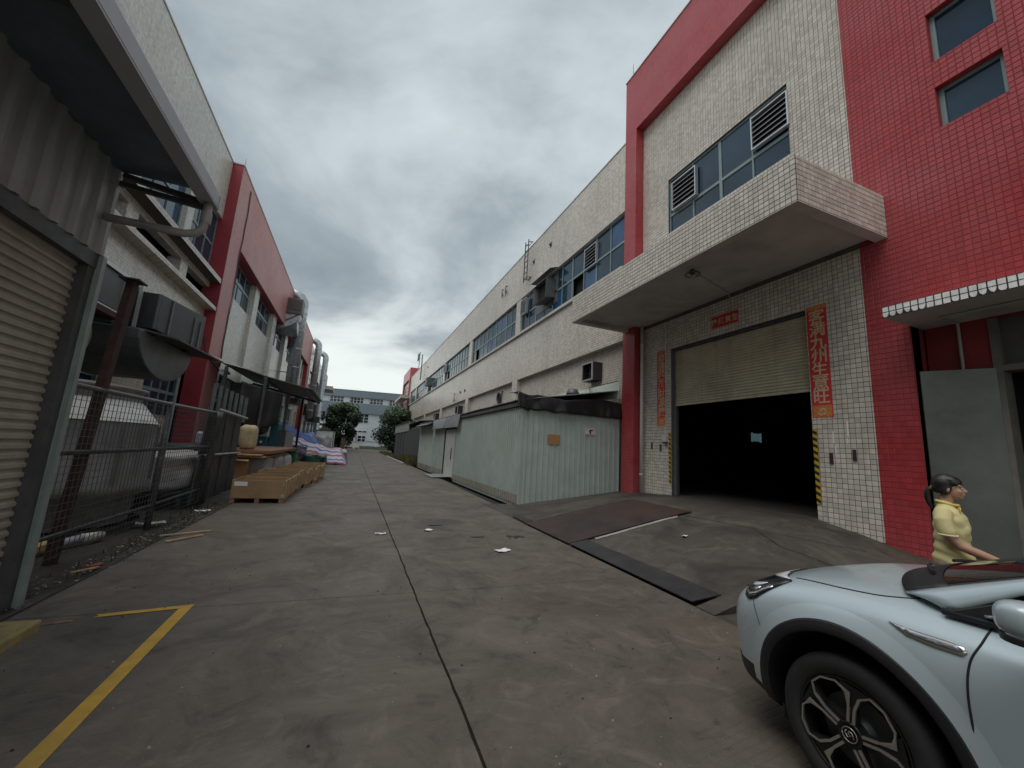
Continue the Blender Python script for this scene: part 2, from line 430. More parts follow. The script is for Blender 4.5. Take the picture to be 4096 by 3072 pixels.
def part(name, mb, mats, parent, smooth=False, **kw):
    if name in SPLIT and isinstance(mb, MB) and not kw.get('kind'):
        bs = islands(mb)
        if 1 < len(bs) <= 14:
            return [part1(name, b, mats, parent, smooth, **kw) for b in bs][0]
    return part1(name, mb, mats, parent, smooth, **kw)
def part1(name, mb, mats, parent, smooth=False, bevel=0.0, label=None, kind=None, recalc=True, solid=0.0, subsurf=0):
    off = ORG[parent.name]
    me = mb if isinstance(mb, bpy.types.Mesh) else mb.mesh(name, mats, off, smooth)
    if recalc and not isinstance(mb, bpy.types.Mesh): fixn(me)
    o = bpy.data.objects.new(name, me); COL.objects.link(o)
    o.parent = parent; ORG[o.name] = off
    if solid:
        md = o.modifiers.new('thick', 'SOLIDIFY'); md.thickness = solid; md.offset = 0
    if subsurf:
        md = o.modifiers.new('sub', 'SUBSURF'); md.levels = subsurf; md.render_levels = subsurf
    if bevel:
        md = o.modifiers.new('bevel', 'BEVEL'); md.width = bevel; md.segments = 2; md.limit_method = 'ANGLE'
    if label: o['label'] = label
    if kind: o['kind'] = kind
    return o
def solo(name, mb, mats, loc, label=None, cat=None, group=None, kind=None, **kw):
    """a top-level thing that is one mesh"""
    smooth = kw.pop('smooth', False)
    me = mb.mesh(name, mats, loc, smooth); fixn(me)
    o = bpy.data.objects.new(name, me); COL.objects.link(o); o.location = loc
    ORG[o.name] = Vector(loc)
    if kw.get('solid'):
        md = o.modifiers.new('thick', 'SOLIDIFY'); md.thickness = kw['solid']; md.offset = 0
    if kw.get('subsurf'):
        md = o.modifiers.new('sub', 'SUBSURF'); md.levels = md.render_levels = kw['subsurf']
    if kw.get('bevel'):
        md = o.modifiers.new('bevel', 'BEVEL'); md.width = kw['bevel']; md.segments = 2; md.limit_method = 'ANGLE'
    return tag(o, label, cat, group, kind)
def inst(name, me, parent, loc, rotz=0.0):
    """a part sharing mesh data, placed at a world location"""
    o = bpy.data.objects.new(name, me); COL.objects.link(o); o.parent = parent
    o.location = Vector(loc) - ORG[parent.name]; o.rotation_euler = (0, 0, rotz)
    ORG[o.name] = Vector(loc)
    return o
def copy_tree(o, loc=None):
    c = o.copy(); COL.objects.link(c); ORG[c.name] = Vector(loc if loc is not None else o.location)
    if loc is not None: c.location = loc
    for ch in list(o.children):
        d = ch.copy(); COL.objects.link(d); d.parent = c; ORG[d.name] = ORG[c.name]
        for g in list(ch.children):
            e = g.copy(); COL.objects.link(e); e.parent = d
    return c
def facade(mb, axis, c, u0, u1, z0, z1, holes=(), depth=0.25, inward=1, mi=0, edges=True):
    """flat wall in plane axis=c with openings (u0,u1,z0,z1); reveals go inward by depth"""
    us = sorted({u0, u1, *[min(max(h[0], u0), u1) for h in holes], *[min(max(h[1], u0), u1) for h in holes]})
    zs = sorted({z0, z1, *[min(max(h[2], z0), z1) for h in holes], *[min(max(h[3], z0), z1) for h in holes]})
    P = (lambda u, z, d: (c + inward * d, u, z)) if axis == 'x' else (lambda u, z, d: (u, c + inward * d, z))
    def solid(i, j):
        if not (0 <= i < len(us) - 1 and 0 <= j < len(zs) - 1): return False
        a, b = (us[i] + us[i + 1]) / 2, (zs[j] + zs[j + 1]) / 2
        return not any(h[0] < a < h[1] and h[2] < b < h[3] for h in holes)
    for i in range(len(us) - 1):
        for j in range(len(zs) - 1):
            if not solid(i, j): continue
            a, b, d, e = us[i], us[i + 1], zs[j], zs[j + 1]
            mb.add([P(a, d, 0), P(b, d, 0), P(b, e, 0), P(a, e, 0)], [(0, 1, 2, 3)], mi)
            for (ni, nj, p, q_) in ((i - 1, j, (a, d), (a, e)), (i + 1, j, (b, d), (b, e)), (i, j - 1, (a, d), (b, d)), (i, j + 1, (a, e), (b, e))):
                if not solid(ni, nj):
                    mb.add([P(*p, 0), P(*q_, 0), P(*q_, depth), P(*p, depth)], [(0, 1, 2, 3)], mi)
    return mb
def nz(x, y, z=0.0, s=1.0):
    return mnoise.noise(Vector((x * s, y * s, z * s)))
def text_mesh(name, chars, place, mats, size, extrude=0.003, offset=0.0):
    """lettering as mesh; chars with 2D positions (col a, row b) of the glyph centre; place maps (a, b, h) to 3D"""
    bm = bmesh.new()
    for ch, a, b, sz in chars:
        cu = bpy.data.curves.new('lettering_curve', 'FONT'); cu.body = ch; cu.size = sz; cu.align_x = 'CENTER'; cu.align_y = 'CENTER'
        cu.extrude = extrude; cu.offset = offset; cu.resolution_u = 3
        ob = bpy.data.objects.new('lettering_tmp', cu); COL.objects.link(ob)
        dg = bpy.context.evaluated_depsgraph_get(); dg.update()
        me = bpy.data.meshes.new_from_object(ob.evaluated_get(dg))
        n0 = len(bm.verts); bm.from_mesh(me); bm.verts.ensure_lookup_table()
        vs_ = bm.verts[n0:]
        if vs_:
            cx = (min(v.co.x for v in vs_) + max(v.co.x for v in vs_)) / 2; cy = (min(v.co.y for v in vs_) + max(v.co.y for v in vs_)) / 2
            for v in vs_: v.co = Vector(place(a + v.co.x - cx, b + v.co.y - cy, v.co.z))
        bpy.data.objects.remove(ob); bpy.data.curves.remove(cu); bpy.data.meshes.remove(me)
    me = bpy.data.meshes.new(name); bm.to_mesh(me); bm.free()
    for m_ in (mats if isinstance(mats, (list, tuple)) else [mats]): me.materials.append(m_)
    return me
# ================================================================== setting: ground, road, ramp
mb = MB(); mb.grid(24, 24, lambda u, v: (-600 + 1200 * u, -600 + 1200 * v, -0.62))
solo('ground', mb, M_ground, (0, 0, 0), kind='structure')

road = bpy.data.objects.new('road', None); COL.objects.link(road); road['kind'] = 'structure'; ORG['road'] = Vector((0, 0, 0))
mb = MB(); mb.box(-2.62, 4.62, -14, 96, -0.15, -0.035)
part('joint_filler', mb, M_joint, road)
def slab(x0, x1, y0, y1, gx=(0, 0), gy=(0, 0)):
    """one concrete slab with slightly ragged edges along its joints"""
    pts = []
    def edge(p, q_, amp):
        n = max(2, int((Vector(q_) - Vector(p)).length / 0.12)) if amp else 1
        for i in range(n):
            t = i / n; x = p[0] + (q_[0] - p[0]) * t; y = p[1] + (q_[1] - p[1]) * t
            w = amp * (nz(x * 3, y * 3) + 0.6 * nz(x * 14, y * 14, 3)) if 0 < i else 0
            pts.append((x + (w if abs(p[0] - q_[0]) < 1e-6 else 0), y + (w * 0.5 if abs(p[1] - q_[1]) < 1e-6 else 0)))
    edge((x0, y0), (x1, y0), gy[0]); edge((x1, y0), (x1, y1), gx[1]); edge((x1, y1), (x0, y1), gy[1]); edge((x0, y1), (x0, y0), gx[0])
    b = MB(); b.prism(pts, -0.06, 0.0)
    part('slab', b, M_road, road)
JX = 0.845
for y0, y1 in ((-14, -5.1), (-5.1, 4.895), (4.895, 26), (26, 52), (52, 96)):
    near = -6 < y0 < 10
    a = 0.012 if near else 0.0
    slab(-2.56, JX - 0.010, y0 + 0.0035, y1 - 0.0035, (0, a), (a * 0.4, a * 0.4))
    slab(JX + 0.010, 3.90, y0 + 0.0035, y1 - 0.0035, (a, 0), (a * 0.4, a * 0.4))
# strip of road between the slabs and the ditch by the shed
mb = MB(); mb.prism([(3.915, 8.9), (4.22, 10.6), (4.42, 20), (4.5, 34), (4.3, 60), (4.3, 96), (3.915, 96)], -0.06, -0.004)
part('slab_edge_strip', mb, M_road, road)
# longitudinal joint on the far left of the road
mb = MB()
mb.grid(1, 60, lambda u, v: (-2.562 + 0.006 + u * 0.03 + 0.02 * nz(v * 30, 2), 4.2 + v * 40, 0.003))
part('edge_crack', mb, M_joint, road, recalc=False)

# yellow parking line: corner and two arms
mb = MB()
def ragged(poly, z):
    mb.add([(x, y, z) for x, y in poly], [tuple(range(len(poly)))])
ragged([(-1.244, 4.97), (-1.338, 4.878), (-1.333, 3.58), (-1.332, 2.6), (-1.34, 1.2), (-1.235, 1.2), (-1.228, 2.6), (-1.236, 3.55)], 0.004)
ragged([(-1.244, 4.97), (-1.935, 4.872), (-1.90, 4.835), (-1.925, 4.80), (-1.338, 4.878)], 0.0045)
solo('parking_line', mb, M_yellow, (0, 0, 0), kind='structure')
mb = MB(); mb.add([(-2.06, 4.785, .004), (-2.32, 4.735, .004), (-2.31, 4.69, .004), (-2.02, 4.745, .004)], [(0, 1, 2, 3)])
part('worn_line_trace', mb, mat('worn_orange_paint', (0.25, 0.15, 0.06), 0.8, var=0.35, vscale=20, dirt=0.9, dirtcol=(0.1, 0.09, 0.07)), bpy.data.objects['parking_line'])

# left verge of dirty concrete, slightly lower / higher than the road
mb = MB()
def vf(u, v):
    x = -7.2 + 4.62 * u; y = 4.6 + 42 * v
    return (x, y, -0.02 + 0.05 * nz(x * 1.3, y * 1.3) * (1 if u < 1 else 0.2) + 0.02 * nz(x * 6, y * 6, 4))
mb.grid(46, 220, vf)
solo('verge', mb, M_verge, (0, 0, 0), kind='structure', smooth=True)
mb = MB(); mb.box(-7.2, -2.58, 46.6, 92, -0.15, -0.01)
solo('far_verge', mb, M_verge, (0, 0, 0), kind='structure')

# ramp in front of the loading door: slopes up from the road and falls away at both sides
def ramp_z(x, y):
    b = 0.205 * (x - 3.95)
    cap = 0.635
    z = cap - 0.25 * math.log(1 + math.exp((cap - b) / 0.06)) * 0.24 if b > cap - 0.25 else b
    z = min(b, cap) - 0.035 * math.exp(-((b - cap) / 0.12) ** 2)
    if y < 5.7:
        z = min(z, 0.63 - 0.205 * (5.7 - y) + 0.0 * x)
    if y > 8.8:
        t = (y - 8.8) / 3.2
        z = z * (1 - t) + max(0.0, 0.126 * (x - 5.06)) * t
    return max(z, 0.0)
def ramp_zz(x, y):
    return ramp_z(x, y) + 0.010 * nz(x * 2, y * 2) + 0.004 * nz(x * 8, y * 8, 2) - (0.05 if x < 4.3 and 3.9 < y < 6.8 else 0)
mb = MB()
NX, NY = 66, 100
mb.grid(NX, NY, lambda u, v: (3.93 + 5.5 * u, 3.58 + 8.5 * v, ramp_zz(3.93 + 5.5 * u, 3.58 + 8.5 * v)))
n0 = len(mb.v)
for i in range(NX):   # near side face
    a, b = mb.v[i], mb.v[i + 1]
    mb.add([a, b, (b[0], b[1] + 0.03, -0.15), (a[0], a[1] + 0.03, -0.15)], [(0, 1, 2, 3)])
for j in range(NY):   # road side face
    a, b = mb.v[j * (NX + 1)], mb.v[(j + 1) * (NX + 1)]
    mb.add([a, b, (b[0] + .02, b[1], -0.15), (a[0] + .02, a[1], -0.15)], [(0, 1, 2, 3)])
solo('ramp', mb, M_ramp, (0, 0, 0), kind='structure', smooth=False)
rampo = bpy.data.objects['ramp']
ORG['ramp'] = Vector((0, 0, 0))
# cracks across the ramp apron
def crack(pts, w, seed):
    b = MB(); pp = []
    for i in range(len(pts) - 1):
        for k in range(14):
            t = k / 14
            x = pts[i][0] + (pts[i + 1][0] - pts[i][0]) * t; y = pts[i][1] + (pts[i + 1][1] - pts[i][1]) * t
            pp.append((x + 0.03 * nz(x * 4, y * 4, seed), y + 0.05 * nz(x * 4, y * 4, seed + 5)))
    for i in range(len(pp) - 1):
        d = Vector((pp[i + 1][0] - pp[i][0], pp[i + 1][1] - pp[i][1])); d.normalize(); n_ = Vector((-d.y, d.x)) * w * (0.6 + 0.6 * abs(nz(i * 0.4, seed)))
        q4 = [(pp[i][0] + n_.x, pp[i][1] + n_.y), (pp[i][0] - n_.x, pp[i][1] - n_.y), (pp[i + 1][0] - n_.x, pp[i + 1][1] - n_.y), (pp[i + 1][0] + n_.x, pp[i + 1][1] + n_.y)]
        b.add([(x, y, ramp_zz(x, y) + 0.012) for x, y in q4], [(0, 1, 2, 3)])
    return b
part('crack', crack([(6.6, 6.9), (6.7, 6.1), (6.75, 5.3), (6.5, 4.6), (6.7, 3.9)], 0.011, 1), M_joint, rampo, recalc=False)
part('crack', crack([(6.75, 5.3), (7.4, 4.8), (8.2, 4.3)], 0.009, 9), M_joint, rampo, recalc=False)
# steel plates lying on the ramp
def plate(name, x0, x1, y0, y1, mt, lift, label, cat='steel plate'):
    b = MB(); nx_ = 14
    def top(u, v, dz): 
        x, y = x0 + (x1 - x0) * u, y0 + (y1 - y0) * v
        return (x, y, max(ramp_z(x, y), 0.2 * (x - 3.93) if x < 6.9 and y > 5.7 else 0) + lift + dz)
    b.grid(nx_, 8, lambda u, v: top(u, v, 0.012)); b.grid(nx_, 8, lambda u, v: top(u, v, 0.0))
    k = (nx_ + 1) * 9
    rim = [i for i in range(nx_ + 1)] + [j * (nx_ + 1) + nx_ for j in range(1, 9)] + [8 * (nx_ + 1) + i for i in range(nx_ - 1, -1, -1)] + [j * (nx_ + 1) for j in range(7, 0, -1)]
    b.add([], [])
    b.f += [(a, c, c + k, a + k) for a, c in zip(rim, rim[1:] + rim[:1])]; b.mi += [0] * len(rim)
    return solo(name, b, mt, (x0, y0, 0), label, cat)
plate('steel_plate', 3.915, 6.90, 6.80, 8.80, M_rustplate, 0.022, 'large rusty brown steel plate lying up the ramp')
b = MB(); b.prism([(3.93, 3.90), (4.33, 3.84), (4.30, 6.785), (3.93, 6.785)], 0.02, 0.033, fn=lambda x, y, z: (x, y, z + 0.17 * (x - 3.93)))
solo('steel_strip', b, M_darkplate, (4.1, 5.3, 0.06), 'narrow dark steel strip along the road edge of the ramp', 'steel plate')
b = MB(); b.prism([(3.93, 8.84), (4.12, 8.84), (4.08, 9.65), (3.95, 9.7)], 0.02, 0.035, fn=lambda x, y, z: (x, y, z + 0.2 * (x - 3.93)))
solo('steel_offcut', b, M_rustplate, (4.0, 9.2, 0.02), 'small rusty steel offcut at the foot of the ramp by the shed corner', 'steel plate')
# pale mortar bead beside the plate
b = MB()
for i in range(60):
    x = 4.45 + 2.0 * i / 60; w = 0.03 + 0.04 * abs(nz(x * 5, 1)); 
    y = 6.76
    b.add([(x, y, ramp_zz(x, y) + .028), (x + .034, y, ramp_zz(x + .034, y) + .028), (x + .034, y - w, ramp_zz(x + .034, y - w) + .008), (x, y - w, ramp_zz(x, y - w) + .008)], [(0, 1, 2, 3)])
part('mortar_bead', b, M_concrete, rampo, recalc=False)
b = MB()
for i in range(50):
    x = 4.6 + 1.7 * i / 50; w = 0.03 + 0.03 * abs(nz(x * 5, 7))
    y = 8.83
    b.add([(x, y, ramp_zz(x, y) + .028), (x + .035, y, ramp_zz(x + .035, y) + .028), (x + .035, y + w, ramp_zz(x + .035, y + w) + .01), (x, y + w, ramp_zz(x, y + w) + .01)], [(0, 1, 2, 3)])
part('mortar_bead', b, M_concrete, rampo, recalc=False)
# dark drainage ditch beside the shed, mud colour includes the shed's base shadow
b = MB(); b.box(3.9, 5.4, 9.6, 56, -0.5, -0.34)
solo('ditch', b, mat('shaded_ditch_mud', (0.022, 0.020, 0.018), 0.9, var=0.4, vscale=6, bump=0.6, bscale=12), (0, 0, 0), kind='structure')
b = MB()
for i in range(7):
    y0 = 35.5 + i * 2.6
    b.box(4.05, 4.3, y0, y0 + 2.55, -0.1, 0.09)
solo('kerb', b, M_concrete, (0, 0, 0), kind='structure')
# cross road and planting at the far end
b = MB(); b.box(-30, 40, 93, 93.35, -0.15, 0.12)
solo('far_kerb', b, M_concrete, (0, 0, 0), kind='structure')

# pavement beyond the ramp end, under the car and the entrance
mb = MB(); mb.box(3.905, 9.7, -12, 3.575, -0.2, -0.012)
solo('pavement', mb, M_ramp, (0, 0, 0), kind='structure')
mb = MB(); mb.box(-60, 60, 96.4, 200, -0.3, -0.02); mb.box(-60, 60, 93.36, 96.39, -0.3, -0.02)
solo('far_road', mb, M_road, (0, 0, 0), kind='structure')
mb = MB(); mb.box(4.31, 30, 57, 92.9, -0.3, -0.01); mb.box(-30, -7.3, 80, 92.9, -.3, -.01)
solo('far_pavement', mb, M_road, (0, 0, 0), kind='structure')
mb = MB(); mb.box(4.31, 8.8, 9.9, 57, -0.6, -0.35)
solo('shed_base', mb, M_verge, (0, 0, 0), kind='structure')
# ================================================================== factory on the right
XP, XW = 8.85, 9.20
rf = thing('factory_building', (XP, 30, 0), 'long cream tiled factory on the right with a red framed gate block', 'building')
# ---- long wing
BAYS = [(11.9, 22.28), (23.08, 33.5), (34.4, 44.75), (45.6, 56.1), (56.95, 67.4), (68.2, 74.6)]
mb = MB()
facade(mb, 'x', XP, 11.9, 76.8, 11.2, 14.14, depth=0.25)                                       # parapet
facade(mb, 'x', XP, 11.9, 76.8, 5.93, 8.68, depth=0.3)                                         # spandrel
for a, b in zip(BAYS, BAYS[1:]):                                                                # piers in the window band and below
    facade(mb, 'x', XP, a[1], b[0], 8.68, 11.2, depth=0.3)
    facade(mb, 'x', XP, a[1], b[0], -0.1, 5.93, depth=0.3)
facade(mb, 'x', XP, 74.6, 76.8, -0.1, 11.2, depth=0.3)
part('wall', mb, M_cream, rf)
mb = MB()
for a, b in BAYS: facade(mb, 'x', XP + 0.27, a, b, -0.1, 5.93, depth=0.1)
part('recessed_wall', mb, M_cream, rf)
mb = MB(); mb.box(XP + 0.02, XP + 30, 11.9, 76.8, 14.0, 14.1)
part('roof', mb, M_coping, rf)
mb = MB(); mb.box(XP - 0.03, XP + 0.25, 11.9, 76.8, 14.14, 14.19)
part('coping', mb, M_coping, rf)
mb = MB(); mb.box(XP - 0.12, XP - 0.002, 11.9, 76.8, 8.72, 8.86); mb.box(XP, XP + 0.25, 11.9, 76.8, 8.681, 8.86)
part('window_ledge', mb, M_plaster, rf)
mb = MB(); mb.box(XP - 0.02, XP + 0.2, 11.9, 76.8, 11.17, 11.2)
part('window_head', mb, M_plaster, rf)
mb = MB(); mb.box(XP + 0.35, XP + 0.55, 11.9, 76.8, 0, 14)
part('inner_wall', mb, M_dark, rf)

def make_window(parent, x, y0, y1, z0, z1, zt, cols=2, side=-1, big=0.09, small=0.045, seed=0, dep=0.06, openp=()):
    """glazed unit in a facade facing side (-1: -X). window frame mesh + panes as children"""
    rnd = random.Random(seed)
    s = -side
    mb = MB()
    def bx(a, b, c, d, pr=0.0): mb.box(min(x, x + s * dep) - 0, max(x, x + s * dep), a, b, c, d)
    bx(y0, y0 + big / 2, z0, z1); bx(y1 - big / 2, y1, z0, z1)
    bx(y0 + big / 2, y1 - big / 2, z0, z0 + 0.06); bx(y0 + big / 2, y1 - big / 2, z1 - 0.06, z1)
    if zt: bx(y0 + big / 2, y1 - big / 2, zt - big / 2, zt + big / 2)
    rows = [(z0 + .06, zt - big / 2), (zt + big / 2, z1 - .06)] if zt else [(z0 + .06, z1 - .06)]
    w = (y1 - y0 - big) / cols
    for r_ in rows:
        for k in range(1, cols):
            yy = y0 + big / 2 + w * k
            bx(yy - small / 2, yy + small / 2, *r_)
    fr = part('window', mb, M_frame, parent)
    for ri, r_ in enumerate(rows):
        for k in range(cols):
            ya, yb = y0 + big / 2 + w * k, y0 + big / 2 + w * (k + 1)
            if (ri, k) in openp:
                continue
            d_ = x + s * (0.03 + 0.008 * rnd.random()); tl = s * 0.012 * (rnd.random() - .5)
            b2 = MB(); b2.add([(d_, ya, r_[0]), (d_ + tl, yb, r_[0]), (d_ + tl, yb, r_[1]), (d_, ya, r_[1]), (d_ + s * .01, ya, r_[0]), (d_ + tl + s * .01, yb, r_[0]), (d_ + tl + s * .01, yb, r_[1]), (d_ + s * .01, ya, r_[1])],
                              [(0, 3, 2, 1), (4, 5, 6, 7), (0, 1, 5, 4), (1, 2, 6, 5), (2, 3, 7, 6), (3, 0, 4, 7)])
            part('pane', b2, M_glassrefl if rnd.random() < 0.14 else M_glass, fr)
    return fr
sd = 0
for bi, (a, b) in enumerate(BAYS):
    n = 5 if b - a > 8 else 3
    w = (b - a) / n
    for k in range(n):
        sd += 1
        op = ((0, 1),) if (bi, k) == (0, 1) else ((0, 0),) if (sd * 7) % 5 == 0 and bi > 0 else ()
        make_window(rf, XP + 0.10, a + w * k, a + w * (k + 1), 8.88, 11.17, 10.0, seed=sd, openp=op)
# ---- gate block: red frame, recessed cream wall
RT, RB = 16.94, 14.33
DOOR = (5.70, 9.86, 0, 5.19)
GW = (5.80, 9.93, 9.28, 11.3)
mb = MB(); facade(mb, 'x', XW, 4.57, 11.24, -0.1, RB, holes=[(5.70, 9.86, -0.2, 5.19), GW], depth=0.26)
part('gate_wall', mb, M_grout, rf)
REDW = [(2.37, 3.20, 9.24, 10.3), (2.37, 3.20, 7.87, 8.70)]
mb = MB(); facade(mb, 'x', XW, 3.92, 4.57, -0.1, RT, depth=0.3, holes=[])
facade(mb, 'x', XW, -6, 3.92, 4.45, RT, depth=0.3, holes=REDW)
part('red_wall', mb, M_rgrout, rf)
mb = MB(); mb.box(XP, XP + 0.6, 11.24, 11.9, -0.1, RT); mb.box(XP, XP + 0.345, 4.0, 11.24, RB, RT); mb.box(XP, XP + .345, -6, 4.0, RB, RT)
part('red_frame', mb, M_red, rf)
mb = MB(); mb.box(XP - 0.03, XP + 0.4, -6, 11.93, RT, RT + 0.05)
part('coping', mb, M_coping, rf)
mb = MB(); mb.box(9.6, 30, -6, 11.8, RT - 0.4, RT - 0.3)
part('roof', mb, M_coping, rf)
for (y0, y1, z0, z1) in REDW:
    fr = make_window(rf, XW + 0.12, y0, y1, z0, z1, None, cols=1, seed=int(z0 * 7), big=0.14)
# gate window strip: two units with openings for the louvres
for k in range(2):
    w = (GW[1] - GW[0]) / 2
    make_window(rf, XW + 0.06, GW[0] + w * k, GW[0] + w * (k + 1), GW[2], GW[3], 9.95, seed=50 + k)
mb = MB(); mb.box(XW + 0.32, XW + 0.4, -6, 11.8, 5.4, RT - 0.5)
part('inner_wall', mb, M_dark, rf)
# loading hall behind the door
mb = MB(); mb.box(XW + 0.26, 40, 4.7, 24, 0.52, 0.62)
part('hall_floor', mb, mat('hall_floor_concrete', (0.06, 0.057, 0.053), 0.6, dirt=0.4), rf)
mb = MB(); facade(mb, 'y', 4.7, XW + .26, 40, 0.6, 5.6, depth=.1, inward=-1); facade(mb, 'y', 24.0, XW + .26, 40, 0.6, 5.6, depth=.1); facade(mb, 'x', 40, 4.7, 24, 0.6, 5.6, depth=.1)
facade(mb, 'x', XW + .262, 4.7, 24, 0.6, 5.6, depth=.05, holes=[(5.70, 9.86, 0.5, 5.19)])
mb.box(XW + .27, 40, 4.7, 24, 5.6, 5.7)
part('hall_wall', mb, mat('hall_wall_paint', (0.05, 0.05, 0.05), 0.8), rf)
# tiled canopy over the door
CX0, CY0, CY1, CZ0, CZ1 = 6.61, 4.10, 11.78, 6.17, 7.07
mb = MB(); mb.box(CX0 + .006, XW - 0.003, CY0 + .006, CY1, CZ0 + 0.12, CZ1); mb.box(CX0 + .006, CX0 + 0.2, CY0 + .006, CY1, CZ0, CZ0 + 0.118); mb.box(CX0 + .202, XW - .003, CY0 + .006, CY0 + 0.2, CZ0, CZ0 + 0.118); mb.box(CX0 + .202, XP, CY1 - 0.2, CY1, CZ0, CZ0 + .118)
canopy = part('canopy', mb, M_soffit, rf)
mb = MB(); mb.box(CX0 + .001, CX0 + .0055, CY0 + .001, CY1, CZ0, CZ1); mb.box(CX0 + .006, XW, CY0 + .001, CY0 + .0055, CZ0, CZ1)
part('canopy_grout', mb, M_grout, canopy)
# small canopy over the entrance at the right
SX0, SY1, SZ0, SZ1 = 8.40, 3.916, 4.335, 4.535
mb = MB(); mb.box(SX0 + .006, 9.68, -6, SY1, SZ0, SZ1)
scan = part('entrance_canopy', mb, M_soffit, rf)
mb = MB(); mb.box(SX0 + .001, SX0 + .0055, -6, SY1, SZ0, SZ1)
part('canopy_grout', mb, M_blackgrout, scan)
# entrance recess, doorway, open leaf
mb = MB(); facade(mb, 'x', 9.65, -2.0, 3.92, -0.1, 4.45, holes=[(1.3, 3.08, -.2, 4.3)], depth=0.2); facade(mb, 'y', 3.92, 9.20, 9.65, -0.1, 4.45, depth=-0.02)
part('entrance_wall', mb, mat('dull_red_wall', (0.24, 0.03, 0.032), 0.7, var=0.15, streak=.2, dirtcol=(.1, .02, .02)), rf)
mb = MB(); mb.box(9.66, 9.9, 1.3, 1.38, -.1, 4.3); mb.box(9.62, 9.9, 3.0, 3.10, -.1, 4.3); mb.box(9.62, 9.9, 1.38, 3.0, 3.40, 3.5)
part('door_frame', mb, mat('door_frame_paint', (0.17, 0.16, 0.14), 0.6, var=0.2, dirt=.4), rf)
mb = MB(); mb.box(9.72, 9.76, 1.38, 3.0, 3.5, 4.3)
part('transom_board', mb, mat('transom_grey', (0.10, 0.10, 0.09), 0.6), rf)
mb = MB(); mb.tube([(9.70 + 0.0, 2.45 + 0.28 * math.cos(t), 3.95 + 0.12 * math.sin(t)) for t in [2 * math.pi * i / 20 for i in range(21)]], 0.02, 6)
part('hose_ring', mb, M_pvcg, rf)
mb = MB(); mb.box(9.9, 14, 0.8, 3.6, -.1, .02); mb.box(14, 14.1, 0.8, 3.6, 0, 4.4); mb.box(9.9, 14, 3.1, 3.2, 0, 4.4); mb.box(9.9, 14, .7, .8, 0, 4.4); mb.box(9.9, 14, .7, 3.6, 4.3, 4.4)
part('entrance_hall', mb, M_dark, rf)
# steel door leaf swung open against the jamb
hx, hy, ex, ey = 9.63, 3.08, 9.17, 3.83
dv = Vector((ex - hx, ey - hy, 0)).normalized(); nv = Vector((dv.y, -dv.x, 0))
def leafbar(mb, a, b, z0, z1, t0, t1):
    p = [Vector((hx, hy, 0)) + dv * s_ + nv * t for s_, t in ((a, t0), (b, t0), (b, t1), (a, t1))]
    mb.prism([(q.x, q.y) for q in p], z0, z1)
LW = math.hypot(ex - hx, ey - hy)
mb = MB(); leafbar(mb, 0.0, LW, 0.12, 3.46, -0.02, 0.02)
leaf = part('steel_door', mb, mat('green_grey_door', (0.105, 0.115, 0.10), 0.4, 0.3, var=0.3, vscale=1.2, dirt=0.3, dirtcol=(.06, .06, .04)), rf)
mb = MB(); leafbar(mb, 0.0, 0.06, 0.12, 3.46, 0.021, 0.04); leafbar(mb, LW - 0.06, LW, 0.12, 3.46, 0.021, 0.04); leafbar(mb, 0.06, LW - .06, 3.40, 3.46, 0.021, 0.04); leafbar(mb, 0.06, LW - .06, 0.12, 0.2, 0.021, .04); leafbar(mb, .06, LW - .06, 1.65, 1.70, .021, .03)
part('door_rail', mb, mat('door_edge', (0.20, 0.18, 0.14), 0.5, 0.2, var=.2), leaf)
mb = MB(); leafbar(mb, 0.09, LW - .09, 1.72, 2.3, 0.021, 0.026)
part('kick_sheet', mb, mat('door_sheet', (0.15, 0.165, 0.165), 0.35, 0.4, var=.2), leaf)
mb = MB(); leafbar(mb, LW - .10, LW - .03, 1.95, 2.10, 0.045, 0.09)
part('lock', mb, M_alu, leaf)
mb = MB(); mb.tube([(9.60, 3.44, 3.45), (9.60, 3.44, 4.335)], 0.022, 8); mb.tube([(9.60, 3.44, 4.31), (9.0, 3.44, 4.31), (9.0, 1.0, 4.31)], .018, 8)
part('conduit', mb, M_pvcg, rf)

# ---- roller shutter, jambs, hazard strips, downpipe
mb = MB(); zz = 3.42
SHS = []
while zz < 5.17:
    SHS.append(zz); zz += 0.0785
prof = [(0, 0), (0.0, 0.008), (-0.022, 0.022), (-0.022, 0.050), (0, 0.066), (0, 0.0775), (0.03, 0.0775), (0.03, 0)]
b0 = MB(); b0.prism(prof, 0, 4.10, fn=lambda a, b, h: (a, h, b))
slat_me = b0.mesh('slat', M_shutter); fixn(slat_me)
mb = MB(); mb.box(XW + .20, XW + .225, 5.72, 9.84, 3.40, 5.19)
shut = part('roller_shutter', mb, M_shutter, rf)
for z_ in SHS: inst('slat', slat_me, shut, (XW + .165, 5.73, z_))
mb = MB(); mb.box(XW + .13, XW + .21, 5.72, 9.84, 3.355, 3.415)
for yy in (6.2, 7.0, 7.9, 8.7, 9.4): mb.box(XW + .10, XW + .13, yy, yy + .05, 3.35, 3.40)
part('bottom_rail', mb, M_shutter, shut)
mb = MB(); mb.box(XW + .11, XW + .16, 9.80, 9.86, .6, 5.19); mb.box(XW + .11, XW + .16, 5.70, 5.75, .6, 5.19)
part('shutter_guide', mb, M_paintgrey, rf)
mb = MB(); mb.box(XW + .06, XW + .25, 5.75, 9.80, 5.13, 5.19)
part('shutter_lintel', mb, M_steel, rf)
